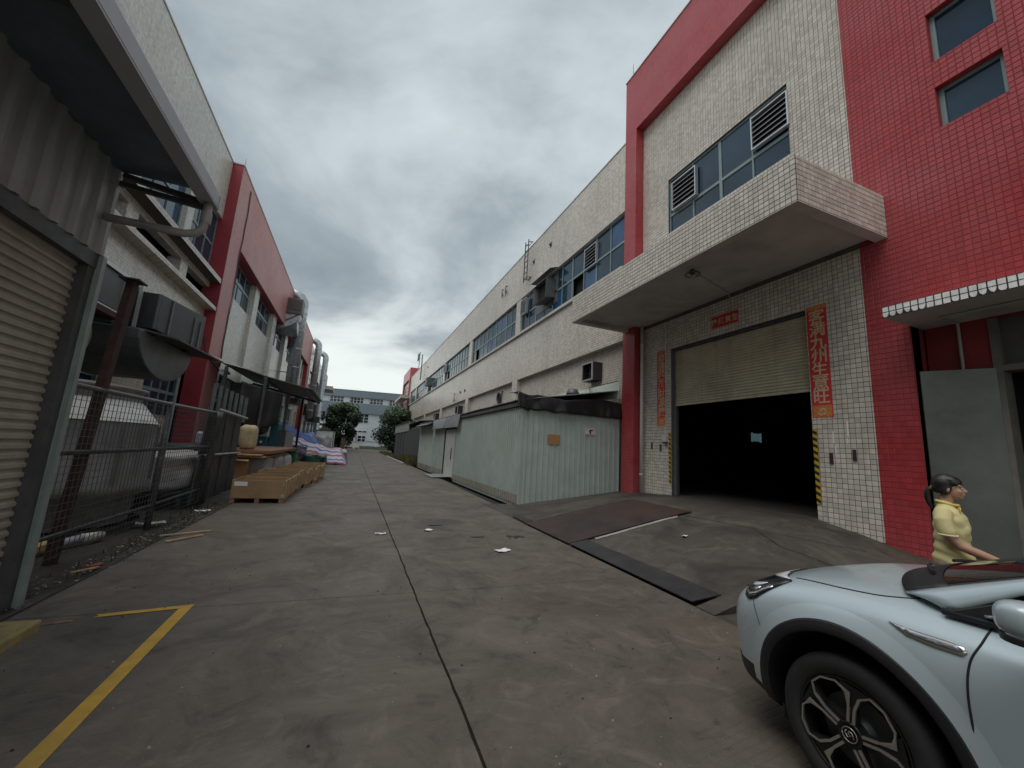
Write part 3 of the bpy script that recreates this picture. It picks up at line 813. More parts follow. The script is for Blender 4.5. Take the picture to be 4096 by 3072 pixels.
def hazard(yc, zb, zt_, label):
    mb = MB(); mb.box(XW - .02, XW - .008, yc - .045, yc + .045, zb, zt_, 0)
    o = part('hazard_strip', mb, M_hazy, rf)
    n = int((zt_ - zb) / 0.14)
    mb = MB()
    for i in range(n):
        z0 = zb + .01 + i * (zt_ - zb) / n
        mb.add([(XW - .0225, yc - .045, z0), (XW - .0225, yc + .045, z0 + .05), (XW - .0225, yc + .045, z0 + .115), (XW - .0225, yc - .045, z0 + .065)], [(0, 1, 2, 3)])
    part('black_stripe', mb, M_hazk, o, recalc=False)
hazard(9.905, 0.95, 2.52, ''); hazard(5.648, 0.94, 2.50, '')
mb = MB(); mb.tube([(9.05, 11.08, 0.5), (9.05, 11.08, 6.25)], .055, 12)
for z_ in (1.15, 3.7, 5.6): mb.lathe([(.065, z_ - .03), (.065, z_ + .03)], (9.05, 11.08, 0), n=12)
part('downpipe', mb, M_pvc, rf, smooth=True)
mb = MB(); mb.tube([(9.17, 10.062, 2.33), (9.17, 10.062, 6.15)], .014, 6)
part('conduit', mb, M_pvc, rf)
# ---- tiles laid one by one on the near walls
XT = 0.0055
CAND = []      # (axis, const, sign, u, z, w, h, kind)
def field(axis, c, sign, u0, u1, z0, z1, holes, kind, gap=0.009, chip=0):
    i0, i1 = math.floor(u0 / .1), math.ceil(u1 / .1); j0, j1 = math.floor(z0 / .1), math.ceil(z1 / .1)
    for i in range(i0, i1):
        for j in range(j0, j1):
            a, b = max(i * .1 + gap / 2, u0), min(i * .1 + .1 - gap / 2, u1)
            d, e = max(j * .1 + gap / 2, z0), min(j * .1 + .1 - gap / 2, z1)
            for h in holes:
                if a < h[1] and b > h[0] and d < h[3] and e > h[2]:
                    # clip against the hole along the axis of least loss
                    opts = [(a, min(b, h[0]), d, e), (max(a, h[1]), b, d, e), (a, b, d, min(e, h[2])), (a, b, max(d, h[3]), e)]
                    opts = [o for o in opts if o[1] - o[0] > .012 and o[3] - o[2] > .012]
                    if not opts: a = b = 0; break
                    a, b, d, e = max(opts, key=lambda o: (o[1] - o[0]) * (o[3] - o[2]))
            if b - a < .012 or e - d < .012: continue
            CAND.append((axis, c, sign, a, b, d, e, kind, abs((b - a) - (.1 - gap)) < 1e-6 and abs((e - d) - (.1 - gap)) < 1e-6, gap))
CAN_H = (4.10, 11.78, CZ0, CZ1)
field('x', XW, -1, 4.57, 11.235, 0.3, RB, [(5.70, 9.86, -1, 5.19), GW, CAN_H], 'cream')
field('x', XW, -1, 1.2, 4.565, 4.46, 13.2, REDW + [(-9, CY0 - .0, 99, 99), (CY0, 4.6, CZ0, CZ1)], 'red')
field('x', XW, -1, 3.925, 4.565, 0.2, 4.46, [(0, 3.92, SZ0, SZ1)], 'red')
field('x', CX0, -1, CY0, CY1, CZ0, CZ1, [], 'cream')
field('y', CY0, -1, CX0 + .02, XW - .004, CZ0, CZ1, [], 'cream')
field('x', XP, -1, 11.905, 16.5, 5.94, 8.67, [], 'cream')
field('x', XP + .27, -1, 11.905, 15.5, 4.3, 5.925, [], 'cream')
def tile_geo(mb, t, chipr=None):
    axis, c, sg, a, b, d, e = t[:7]; k = .004
    h0, h1 = c + sg * .0002, c + sg * XT
    P = (lambda u, z, x: (x, u, z)) if axis == 'x' else (lambda u, z, x: (u, x, z))
    v = [P(a, d, h0), P(b, d, h0), P(b, e, h0), P(a, e, h0), P(a + k, d + k, h1), P(b - k, d + k, h1), P(b - k, e - k, h1), P(a + k, e - k, h1)]
    f = [(4, 5, 6, 7), (0, 1, 5, 4), (1, 2, 6, 5), (2, 3, 7, 6), (3, 0, 4, 7)]
    if (axis == 'x') == (sg < 0): f = [tuple(reversed(q)) for q in f]
    mb.add(v, f)
def screen_area(t):
    axis, c, sg, a, b, d, e = t[:7]
    P = (lambda u, z: Vector((c, u, z))) if axis == 'x' else (lambda u, z: Vector((u, c, z)))
    pr_ = []
    for u, z in ((a, d), (b, d), (b, e), (a, e)):
        w = P(u, z) - CPOS; zc = w.dot(CF)
        if zc < 0.2: return -1
        pr_.append((w.dot(CR) / zc * 1596, w.dot(CU) / zc * 1596))
    if any(abs(p[0]) > 2048 or abs(p[1]) > 1536 for p in pr_): return -1
    return abs(sum(pr_[i][0] * pr_[(i + 1) % 4][1] - pr_[(i + 1) % 4][0] * pr_[i][1] for i in range(4))) / 2
# white tiles on the entrance canopy edge, some of the lower row chipped
rnd = random.Random(4)
wt = []
for i in range(60):
    y1 = SY1 - i * .0975; y0 = y1 - .082
    for r_ in range(2):
        z0 = SZ0 + .006 + r_ * .097; wt.append(('x', SX0, -1, y0, y1, z0, z0 + .086, 'white', True, r_ == 0 and rnd.random() < .45))
wme = {}
def white_mesh(chip):
    if chip in wme: return wme[chip]
    mb = MB(); w, h, k = .082, .086, .005
    r2 = random.Random(chip)
    if chip == 0: poly = [(0, 0), (w, 0), (w, h), (0, h)]
    else:
        c1, c2 = .02 + .035 * r2.random(), .02 + .035 * r2.random()
        poly = [(c2 * .6, 0), (w - c1, 0), (w - c1 * .3, c1 * .6), (w, c1 * 1.6), (w, h), (0, h), (0, c2 * 1.2), (c2 * .2, c2 * .4)]
    cx, cy = w / 2, h / 2
    top = [(cx + (a - cx) * .92, cy + (b - cy) * .92) for a, b in poly]; n = len(poly)
    v = [(0, a, b) for a, b in poly] + [(-.007, a, b) for a, b in top]
    mb.add(v, [tuple(range(n, 2 * n))] + [(i, (i + 1) % n, n + (i + 1) % n, n + i) for i in range(n)])
    me = mb.mesh('tile', M_white); fixn(me); wme[chip] = me
    return me
nind = 0
for i, t in enumerate(wt):
    if t[3] < 0.6: continue
    inst('tile', white_mesh((1 + i % 5) if t[9] else 0), scan, (SX0, t[3], t[5])); nind += 1
CAND_A = sorted(((screen_area(t), i) for i, t in enumerate(CAND) if t[8]), reverse=True)
pick = {i for _, i in CAND_A[:300 - nind]}
MT = {'cream': M_creamp, 'red': M_redp}
stuff = {'cream': MB(), 'red': MB()}
tme = {}
for i, t in enumerate(CAND):
    if i in pick:
        key = (t[0], t[2], t[7], t[9])
        if key not in tme:
            mb = MB(); w = .1 - t[9]; tile_geo(mb, (t[0], 0, t[2], 0, w, 0, w)); tme[key] = mb.mesh('tile', MT[t[7]])
        inst('tile', tme[key], rf, (t[1], t[3], t[5]) if t[0] == 'x' else (t[3], t[1], t[5]))
    else: tile_geo(stuff[t[7]], t)
for k_, mb in stuff.items(): part('tile_cladding', mb, MT[k_], rf, kind='stuff', recalc=False)

# ---- red end block far down the wing, with its canopy
mb = MB(); mb.box(XP - 0.25, XP + 14, 76.8, 77.6, -.1, 16.2); mb.box(XP - 0.25, XP + 0.3, 77.6, 87, 14.0, 16.2); mb.box(XP - .25, XP + 14, 87, 87.8, -.1, 16.2)
part('red_end_frame', mb, M_red, rf)
mb = MB(); facade(mb, 'x', XP + .1, 77.6, 87, -.1, 14.0, depth=.2); mb.box(XP + .3, XP + 14, 77.6, 87, 13.5, 16.0)
part('end_wall', mb, M_cream, rf)
mb = MB(); mb.box(XP - 1.7, XP - .26, 75.0, 87, 10.0, 10.5)
part('end_canopy', mb, M_soffit, rf)
make_window(rf, XP + .02, 79, 85, 11.2, 13.0, 12.1, cols=4, seed=90)
# ================================================================== things fixed to the right factory
def louvre(y0, y1, z0, z1, x, label, light=False, depth=.12, n=6):
    t = thing('louvre_vent', (x, (y0 + y1) / 2, z0), label, 'vent', 'louvred vents in the factory windows')
    fm = M_alu
    mb = MB(); d = depth; k = .035
    mb.box(x, x + d, y0, y0 + k, z0, z1); mb.box(x, x + d, y1 - k, y1, z0, z1); mb.box(x, x + d, y0 + k, y1 - k, z0, z0 + k); mb.box(x, x + d, y0 + k, y1 - k, z1 - k, z1)
    part('frame', mb, fm, t)
    mb = MB(); mb.box(x + d + .002, x + d + .01, y0, y1, z0, z1); part('back_plate', mb, M_dark, t)
    h = (z1 - z0 - 2 * k) / n
    for i in range(n):
        zb = z0 + k + i * h; mb = MB()
        mb.add([(x + .01, y0 + k, zb), (x + .01, y1 - k, zb), (x + .085, y1 - k, zb + h * .95), (x + .085, y0 + k, zb + h * .95), (x + .016, y0 + k, zb - .004), (x + .016, y1 - k, zb - .004), (x + .092, y1 - k, zb + h * .95 - .004), (x + .092, y0 + k, zb + h * .95 - .004)],
               [(0, 1, 2, 3), (7, 6, 5, 4), (0, 4, 5, 1), (2, 6, 7, 3), (1, 5, 6, 2), (0, 3, 7, 4)])
        if not light: mb.bar((x + .012, y0 + k, zb + .004), (x + .012, y1 - k, zb + .004), .008, .010, mi=1)
        part('blade', mb, [M_alu if light else M_ventdark, M_alu], t)
louvre(8.69, 9.71, 9.99, 11.02, 9.13, 'square louvred vent in the left end of the window above the loading door')
louvre(5.76, 6.77, 10.08, 11.06, 9.13, 'square louvred vent in the right end of the window above the loading door')
louvre(13.86, 14.84, 9.88, 10.89, 8.84, 'louvred vent in the wing window just left of the red pillar')
louvre(21.15, 22.0, 9.87, 10.85, 8.68, 'pale box louvre beside the first pier of the window strip', light=True, depth=.18)
louvre(44.0, 44.7, 9.9, 10.85, 8.68, 'small pale louvre far along the window strip at the third pier', light=True, depth=.18)
# extractor duct sticking out of the window strip
t = thing('extractor_duct', (8.6, 18.6, 9.7), 'grey square duct sticking out of the wing window below the ladder', 'duct')
mb = MB(); mb.box(8.95, 9.0, 17.6, 20.1, 9.4, 11.1); part('backing_plate', mb, M_paintgrey, t)
mb = MB()
mb.add([(8.95, 17.9, 9.75), (8.95, 19.2, 9.75), (8.95, 19.2, 10.75), (8.95, 17.9, 10.75), (8.35, 17.75, 9.6), (8.35, 19.3, 9.6), (8.35, 19.3, 10.65), (8.35, 17.75, 10.65)],
       [(0, 1, 5, 4), (1, 2, 6, 5), (2, 3, 7, 6), (3, 0, 4, 7)]); part('hood', mb, M_paintgrey, t, solid=.02)
mb = MB(); mb.box(8.62, 8.63, 17.88, 19.2, 9.75, 10.66); part('mesh_screen', mb, M_dark, t)
mb = MB(); mb.add([(8.84, 17.4, 11.22), (8.84, 20.1, 11.22), (8.42, 20.0, 11.12), (8.42, 17.5, 11.10)], [(0, 1, 2, 3)]); part('rain_flap', mb, M_galv, t, solid=.012)
t = thing('extractor_duct', (8.6, 54.5, 9.7), 'small dark duct far along the right window strip', 'duct')
mb = MB(); mb.box(8.3, 9.0, 53.9, 55.4, 9.7, 10.8); part('hood', mb, M_paintgrey, t)
# fan boxes in the lower wall
def fan_box(y0, y1, z0, z1, x0, x1, label):
    t = thing('fan_box', (x0, (y0 + y1) / 2, z0), label, 'fan', 'boxed wall fans above the shed roof')
    mb = MB(); k = .05
    for yy in (y0, y1 - k):
        mb.box(x0, x0 + k, yy, yy + k, z0, z1)
    mb.box(x0, x0 + k, y0 + k, y1 - k, z1 - k, z1); mb.box(x0, x0 + k, y0 + k, y1 - k, z0, z0 + k)
    part('frame', mb, M_alu, t)
    mb = MB(); mb.box(x0 + .06, x1, y0, y0 + .02, z0, z1); mb.box(x0 + .06, x1, y1 - .02, y1, z0, z1); mb.box(x0 + .06, x1, y0 + .02, y1 - .02, z0, z0 + .02); mb.box(x0 + .06, x1, y0 + .02, y1 - .02, z1 - .02, z1)
    part('casing', mb, M_ventdark, t)
    mb = MB(); yc, zc, r = (y0 + y1) / 2, (z0 + z1) / 2, min(y1 - y0, z1 - z0) * .42
    mb.lathe([(r, x0 + .2), (r * .97, x0 + .2), (r * .97, x0 + .3), (r, x0 + .3)], (0, yc, zc), axis='x', n=24)
    mb.box(x1 - .03, x1 - .01, y0 + .02, y1 - .02, z0 + .02, z1 - .02)
    part('fan_ring', mb, M_dark, t)
    mb = MB()
    for k_ in range(5):
        a = k_ * 2 * math.pi / 5
        mb.bar((x0 + .25, yc, zc), (x0 + .25, yc + r * .9 * math.cos(a), zc + r * .9 * math.sin(a)), .03, .14, up=(1, 0, .4))
    part('fan_blades', mb, M_steel, t)
    return t
fan_box(13.58, 14.38, 4.68, 5.43, 8.62, 9.11, 'grey boxed fan on the tiled wall beside the red pillar')
fan_box(36.2, 37.2, 4.75, 5.5, 8.62, 9.11, 'second boxed wall fan, beyond the dark round one')
fan_box(47.3, 48.3, 4.8, 5.5, 8.62, 9.11, 'farthest boxed wall fan above the shed roof')
t = thing('round_fan', (9.0, 25.9, 4.8), 'dark round fan opening in the tiled wall above the shed roof', 'fan')
mb = MB(); mb.lathe([(.40, 9.0), (.36, 8.98), (.34, 9.1)], (0, 25.95, 5.2), axis='x', n=28); part('ring', mb, M_steel, t)
mb = MB(); mb.lathe([(.34, 9.10), (.001, 9.10)], (0, 25.95, 5.2), axis='x', n=28); part('grille', mb, M_dark, t)
mb = MB(); mb.box(9.05, 9.12, 25.45, 25.52, 4.75, 5.65); part('side_bracket', mb, M_paintgrey, t)
# roof ladder with hoops
t = thing('roof_ladder', (8.6, 21.15, 11.8), 'dark steel roof ladder on the right parapet', 'ladder')
mb = MB()
for yy in (20.93, 21.4): mb.bar((8.55, yy, 11.8), (8.55, yy, 14.45), .05)
part('rail', mb, M_steel, t)
for i in range(7):
    mb = MB(); mb.bar((8.55, 20.93, 12.0 + i * .36), (8.55, 21.4, 12.0 + i * .36), .03); part('rung', mb, M_steel, t)
mb = MB()
for zz in (12.0, 14.3):
    for yy in (20.93, 21.4): mb.bar((8.55, yy, zz), (8.85, yy, zz + .06), .04)
    mb.bar((8.82, 20.93, zz + .06), (8.82, 21.4, zz + .06), .03)
part('wall_bracket', mb, M_steel, t)
t = thing('roof_ladder', (8.6, 62, 11.8), 'second roof ladder, small and far along the right parapet', 'ladder')
mb = MB(); mb.bar((8.55, 61.7, 11.6), (8.55, 61.7, 14.6), .07); mb.bar((8.55, 62.3, 11.6), (8.55, 62.3, 14.6), .07); part('rail', mb, M_steel, t)
def bracket(y, z0, z1, label):
    mb = MB(); mb.bar((8.72, y, z0), (8.72, y, z1), .05); mb.bar((8.72, y, z1), (8.86, y, z1), .05); mb.bar((8.72, y, z0 + .2), (8.9, y, z0 + .2), .05); mb.bar((8.72, y - .3, z0 + .25), (8.72, y, z0 + .2), .04)
    solo('pipe_bracket', mb, M_steel, (8.72, y, z0), label, 'bracket', 'steel brackets on the right wall')
bracket(25.85, 12.4, 13.05, 'steel bracket on the parapet, farther of the pair left of the ladder')
bracket(25.1, 12.35, 13.05, 'steel bracket on the parapet, nearer of the pair left of the ladder')
bracket(38.4, 6.0, 6.85, 'steel bracket on the spandrel below the window strip')
for i, (y, z) in enumerate(((18.4, 12.95), (20.62, 12.93), (36.5, 6.8), (34.85, 6.77), (57.5, 12.9))):
    mb = MB(); mb.tube([(8.86, y, z), (8.77, y, z - .03)], .07, 8); mb.box(8.835, 8.849, y - .1, y + .1, z - .16, z + .13)
    solo('drain_spout', mb, M_steel, (8.85, y, z), ('drain spout in the parapet right of the ladder', 'drain spout in the parapet beside the ladder foot', 'left of two drain spouts on the spandrel', 'right of two drain spouts on the spandrel', 'drain spout on the far parapet by the second ladder')[i], 'drain spout', 'drain spouts on the right wall')
# ceiling lamp under the canopy with its conduit
t = thing('canopy_lamp', (7.25, 7.03, 6.29), 'round lamp under the tiled canopy with a thin conduit to the wall', 'lamp')
mb = MB(); mb.lathe([(.001, 6.29), (.06, 6.29), (.06, 6.2), (.03, 6.17), (.001, 6.17)], (7.25, 7.03, 0), n=16); part('lamp_holder', mb, M_steel, t, smooth=True)
mb = MB(); mb.tube([(7.25 + .17 * math.cos(a), 7.03 + .17 * math.sin(a), 6.17) for a in [i * 2 * math.pi / 24 for i in range(25)]], .013, 6)
for a in (0, 2.1, 4.2): mb.bar((7.25, 7.03, 6.25), (7.25 + .17 * math.cos(a), 7.03 + .17 * math.sin(a), 6.17), .008)
part('guard_ring', mb, M_steel, t)
mb = MB(); mb.lathe([(.001, 6.168), (.05, 6.15), (.06, 6.11), (.04, 6.07), (.001, 6.06)], (7.25, 7.03, 0), n=16); part('bulb', mb, M_pvcg, t, smooth=True)
mb = MB(); mb.tube([(7.3, 7.05, 6.277), (9.1, 7.58, 6.277), (9.17, 7.6, 6.2), (9.17, 7.6, 5.83)], .012, 6); mb.box(9.12, 9.185, 7.53, 7.6, 5.78, 5.83); part('conduit', mb, M_pvcg, t)
# red paper couplets
BX = XW - .0105
def couplet(y0, y1, z0, z1, chars, label, sz, horizontal=False, fish=False):
    t = thing('couplet_banner', (BX, (y0 + y1) / 2, z0), label, 'banner', 'red paper couplets round the loading door')
    mb = MB(); mb.box(BX, BX + .004, y0, y1, z0, z1); part('paper', mb, M_banner, t)
    yc = (y0 + y1) / 2
    pl = lambda a, b, h: (-.0015 - h * .2, -(a), b)   # local: x out of wall, reading direction towards -Y
    cs = []
    n = len(chars)
    if horizontal:
        w = (y1 - y0) / n
        for i, ch in enumerate(chars): cs.append((ch, -(y1 - yc) + w * (i + .5), (z1 - z0) / 2, sz))
    else:
        top = z1 - z0 - .1; h = (top - .3) / n
        for i, ch in enumerate(chars): cs.append((ch, 0, top - h * (i + .5), sz))
    part('lettering', text_mesh('lettering', cs, pl, M_gold, sz, extrude=.002, offset=.005), None, t)
    if not horizontal:
        mb = MB(); 
        mb.box(BX - .0012, BX - .0002, y0 + .01, y1 - .01, z1 - .09, z1 - .01)
        mb.box(BX - .0012, BX - .0002, y0 + .02, y1 - .02, z0 + .01, z0 + .26)
        part('print_panel', mb, M_orange, t)
        mb = MB()
        for k in range(9):
            a = k * .7; r = .05 + .012 * k
            mb.lathe([(.022, BX - .0022), (.001, BX - .0024)], (0, yc + .6 * r * math.cos(a), z0 + .14 + .6 * r * math.sin(a)), axis='x', n=8)
        part('print_motif', mb, M_gold, t)
    return t
couplet(5.262, 5.668, 2.745, 5.232, '客满九州生意旺', 'red couplet banner right of the loading door reading 客满九州生意旺', .34)
couplet(10.085, 10.47, 2.743, 5.235, '商通四海財源廣', 'red couplet banner left of the loading door reading 商通四海財源廣', .33)
couplet(7.376, 8.25, 5.425, 5.765, '隆興意生', 'small red banner above the shutter reading 生意興隆 from the right', .2, horizontal=True)
for i, (y, z, lab) in enumerate(((10.71, 2.09, 'far dark switch box left of the loading door'), (10.31, 2.04, 'near dark switch box left of the loading door'), (5.352, 1.89, 'maroon switch box right of the loading door'), (4.935, 1.97, 'brown switch box by the red wall, right of the loading door'))):
    mb = MB(); mb.box(9.16, 9.192, y - .028, y + .028, z - .11, z + .11); mb.box(9.152, 9.16, y - .018, y + .018, z - .06, z + .06)
    solo('switch_box', mb, M_rust if i > 1 else M_steel, (9.18, y, z), lab, 'switch box', 'small boxes on the door wall', bevel=.005)
t = thing('junction_box', (9.15, 10.16, 2.2), 'white junction box at the foot of the conduit left of the door', 'junction box')
mb = MB(); mb.box(9.1, 9.192, 10.0, 10.16, 2.22, 2.42); part('box', mb, M_pvc, t, bevel=.01)
mb = MB(); mb.box(9.08, 9.18, 9.99, 10.12, 2.17, 2.215); part('lid', mb, M_steel, t)
mb = MB()
for y, z0, z1 in ((5.30, 2.2, 2.45), (5.03, 2.35, 2.65), (5.05, 2.2, 2.3), (5.27, 2.0, 2.15)): mb.box(XW - .0075, XW - .0065, y - .012, y + .012, z0, z1)
solo('tape_residue', mb, M_paper, (XW, 5.2, 2.3), 'torn white tape strips on the tiles right of the door', 'tape')
# lit clutter inside the hall: a far doorway opening
mb = MB(); mb.box(30.95, 31.85, 23.90, 23.98, 3.66, 4.30); mb.box(30.85, 30.95, 23.88, 23.98, 3.6, 4.36); mb.box(31.85, 31.95, 23.88, 23.98, 3.6, 4.36)
solo('far_opening', mb, emit_mat('daylight_opening', (0.30, 0.50, 0.58), 0.10), (31.4, 23.9, 3.66), 'small lit opening deep inside the dark loading hall', 'opening')
# antennas / lightning rods on the roofs
def rod(x, y, z0, z1, label, r=.015):
    mb = MB(); mb.tube([(x, y, z0), (x, y, z1)], [r, r * .4], 6)
    solo('lightning_rod', mb, M_steel, (x, y, z0), label, 'lightning rod', 'lightning rods on the roofs')
rod(8.95, 11.6, 16.95, 17.7, 'thin lightning rod on the corner of the right gate block')
rod(-6.45, 21.3, 14.15, 14.95, 'thin lightning rod on the left red parapet')
t = thing('roof_antenna', (10.5, 80, 16), 'mobile antenna mast on the far red block', 'antenna')
mb = MB(); mb.tube([(10.5, 80, 15.9), (10.5, 80, 20.2)], .07, 8); part('mast', mb, M_paintgrey, t)
for i in range(3):
    a = i * 2.1; mb = MB(); mb.bar((10.5 + .5 * math.cos(a), 80 + .5 * math.sin(a), 18.3), (10.5 + .5 * math.cos(a), 80 + .5 * math.sin(a), 19.7), .2); mb.bar((10.5, 80, 18.9), (10.5 + .5 * math.cos(a), 80 + .5 * math.sin(a), 18.9), .05); part('antenna_panel', mb, M_paintgrey, t)

# ================================================================== sheet metal shed beside the ramp
SX, SY = 5.06, 12.05
shed = thing('storage_shed', (SX, SY, 0), 'pale green corrugated sheet metal shed along the right wall', 'shed')
def panel_mesh(name, w, h, rib=.032, mt=None, z0=0.0):
    prof = [(.004, .006), (.009, 0), (w * .80, 0), (w * .83, -rib), (w * .93, -rib), (w * .965, 0), (w - .004, .006), (w - .004, .02), (.004, .02)]
    mb = MB(); mb.prism(prof, z0, h); me = mb.mesh(name, mt or M_shed); fixn(me); return me
# front (faces -Y): panels run along +X
pf = panel_mesh('wall_panel', .198, 3.12, z0=-.1)
for i in range(19): inst('wall_panel', pf, shed, (SX + .002 + i * .2, SY, 0))
# side (faces -X): rotate profile by -90 deg: local x -> -Y
def side_inst(me, y, z=0, x=SX): return inst('wall_panel', me, shed, (x, y, z), R(-90))
n = int((21.1 - SY) / .2)
for i in range(n): side_inst(pf, SY + .2 + i * .2)
for i in range(int((27.6 - 23.8) / .2)): side_inst(pf, 24.0 + i * .2)
mb = MB()
for y0, y1, x, h in ((27.6, 33.5, SX, 3.12), (33.6, 41, SX + .25, 3.3)):
    y = y0
    while y < y1 - .01:
        mb.prism([(x, y), (x, y + .07), (x - .022, y + .085), (x - .022, y + .115), (x, y + .13), (x, y + .198), (x + .02, y + .198), (x + .02, y)], -.1, h); y += .2
part('far_wall_panels', mb, M_shed, shed, kind='stuff')
mb = MB(); mb.box(SX - .03, SX + .03, SY - .03, SY + .03, -.1, 3.14)
part('corner_trim', mb, M_shed, shed)
mb = MB(); mb.box(SX - .028, SX - .024, SY, 21.1, 0.0, .28); mb.box(SX - .028, SX - .024, 23.8, 33.5, 0.0, .3)
part('base_board', mb, mat('stained_base', (0.27, 0.25, 0.20), 0.8, var=0.2, dirt=0.7, streak=.5, dirtcol=(0.14, .12, .08)), shed)
mb = MB(); mb.box(SX + .05, 8.8, SY + .05, SY + .1, 0, 3.1); mb.box(SX + .05, SX + .1, SY + .11, 55, 0, 3.1)
part('inner_wall', mb, M_steel, shed)
def shed_roof(y0, y1, zl, zh, x0=4.93, name='roof'):
    mb = MB(); n = int((y1 - y0) / .05)
    def f(u, v):
        y = y0 + (y1 - y0) * v; return (x0 + (8.84 - x0) * u, y, zl + (zh - zl) * u + .022 * math.sin(y * 2 * math.pi / .2) + .015 * nz(y * .5, u * 3, 2))
    mb.grid(4, n, f)
    part(name, mb, M_roofsh, shed, solid=.012)
shed_roof(11.98, 21.2, 3.33, 4.05); shed_roof(21.0, 33.6, 3.36, 4.05); shed_roof(33.4, 41.2, 3.65, 4.1)
mb = MB(); mb.box(4.97, 5.035, 12.1, 21.0, 3.14, 3.27); mb.box(4.97, 5.035, 26.5, 33.5, 3.14, 3.27)
part('eave_board', mb, M_roofsh, shed)
# door leaf with its dark post, flashing above, step sheet
mb = MB(); mb.box(SX - .01, SX + .02, 21.15, 23.5, .05, 2.62)
door = part('shed_door', mb, mat('shed_door_white', (0.47, 0.49, 0.47), 0.5, var=.08, dirt=.3, streak=.3, dirtcol=(.25, .23, .2)), shed)
mb = MB(); mb.box(SX - .04, SX - .012, 21.75, 21.85, 1.0, 1.6); part('handle', mb, M_hazk, door)
mb = MB(); mb.box(SX - .05, SX + .03, 23.55, 23.7, 0, 2.68); mb.box(SX - .05, SX + .03, 21.2, 23.55, 2.62, 2.68); part('door_post', mb, M_rust, shed)
mb = MB(); mb.add([(4.9, 19.85, 3.33), (4.9, 23.2, 3.33), (4.82, 23.2, 2.72), (4.82, 19.85, 2.69)], [(0, 1, 2, 3)])
part('flashing', mb, M_galv, shed, solid=.01)
mb = MB(); mb.add([(4.92, 23.25, 3.34), (4.92, 27.2, 3.34), (4.78, 26.6, 2.74), (4.80, 23.25, 2.73)], [(0, 1, 2, 3)])
part('flashing', mb, M_galv, shed, solid=.01)
mb = MB(); mb.add([(5.0, 27.4, 3.3), (5.0, 33.3, 3.35), (4.55, 33.3, 3.1), (4.55, 27.4, 3.05)], [(0, 1, 2, 3)])
part('door_hood', mb, M_roofsh, shed, solid=.02)
mb = MB(); mb.prism([(4.0, 21.4), (5.06, 21.4), (5.06, 23.6), (4.0, 23.6)], 0.0, .015, fn=lambda x, y, z: (x, y, z + .03 + .055 * (x - 4.0)))
solo('step_plate', mb, M_galv, (4.5, 22.5, .03), 'sloping bare metal step plate at the shed door', 'step plate')
# end bay with four shutter posts
mb = MB(); mb.box(SX - .02, SX + .05, 41.2, 55.4, 3.0, 3.95); part('fascia_sheet', mb, M_shed2, shed)
for i, (y0, y1) in enumerate(((41.3, 44.6), (45.0, 47.5), (47.9, 50.4), (50.8, 53.6))):
    mb = MB()
    z = 0.03
    while z < 2.97: mb.box(SX + .06, SX + .085, y0, y1, z, z + .07); z += .085
    part('end_shutter', mb, mat('pale_shutter', (0.40, 0.38, 0.35), 0.5, var=.1, dirt=.3), shed)
for y in (44.7, 47.6, 50.5, 53.9):
    mb = MB(); mb.box(SX - .01, SX + .1, y, y + .3, 0, 2.99); part('end_post', mb, M_steel, shed)
mb = MB(); mb.box(SX + .1, 8.8, 41.2, 41.3, 0, 3.9); mb.box(SX + .1, 8.8, 55.3, 55.4, 0, 3.9); mb.box(4.95, 8.8, 41.2, 55.5, 3.951, 4.0); part('end_bay_roof', mb, M_roofsh, shed)
# pale flashing sheet leaning on the wall above the roof
mb = MB(); mb.add([(8.70, 11.95, 3.72), (8.70, 17.6, 4.0), (8.80, 17.6, 4.42), (8.80, 11.95, 4.36)], [(0, 1, 2, 3)])
part('wall_flashing', mb, mat('pale_mint_sheet', (0.55, 0.62, 0.54), 0.45, var=.06, dirt=.2, dirtcol=(.4, .42, .34)), shed, solid=.012)
mb = MB(); mb.tube([(8.66, 13.7, 3.9), (8.68, 13.75, 4.15), (8.72, 13.9, 4.37)], .014, 6); mb.tube([(8.68, 13.9, 4.37), (8.7, 12.0, 4.39)], .012, 5)
part('cable', mb, M_steel, shed)
# black tarpaulin hanging over the front of the roof
mb = MB()
def tf(u, v):
    x = 4.82 + 4.02 * u
    zr = 3.42 + .17 * u
    y = 12.7 - .72 * min(1, v * 2) + (-.06 - .04 * math.sin(v * 3)) * max(0, v * 2 - 1)
    sag = .055 * nz(x * 2.2, v * 2, 1) + .05 * math.sin(x * 2.6) + .025 * nz(x * 7, v * 3, 4)
    z = zr + .1 * (1 - min(1, v * 2)) * .6 + .03 - (.0 if v < .5 else (v - .5) * 2 * (.42 + .2 * u + .04 * nz(x * 3, 5)))
    if u < .1: z += .13 * (1 - u / .1) * (1 if v < .55 else .2)
    return (x, y + .8 * sag * (v > .3), z + sag * (v < .6))
mb.grid(60, 16, tf)
solo('black_tarpaulin', mb, M_tarp, (6.8, 12.0, 3.3), 'crumpled black tarpaulin hanging over the front edge of the shed roof', 'tarpaulin', smooth=True, solid=.01)
mb = MB(); mb.tube([(4.86, 12.02, 3.22), (5.05, 11.96, 3.1), (5.25, 11.93, 2.98)], [.06, .045, .02], 7)
solo('tarp_tail', mb, M_tarp, (5.0, 12, 3.1), 'loose rolled end of black sheeting at the shed corner', 'tarpaulin', smooth=True)
mb = MB(); mb.box(5.99, 6.455, SY - .042, SY - .027, 1.95, 2.27); mb.box(6.2, 6.26, SY - .044, SY - .041, 1.94, 1.95)
solo('cardboard_notice', mb, M_card, (6.2, SY, 2.1), 'square brown cardboard notice on the shed front', 'notice')
t = thing('paper_notice', (7.6, SY - .03, 2.4), 'small white printed notice on the shed front near the red pillar', 'notice')
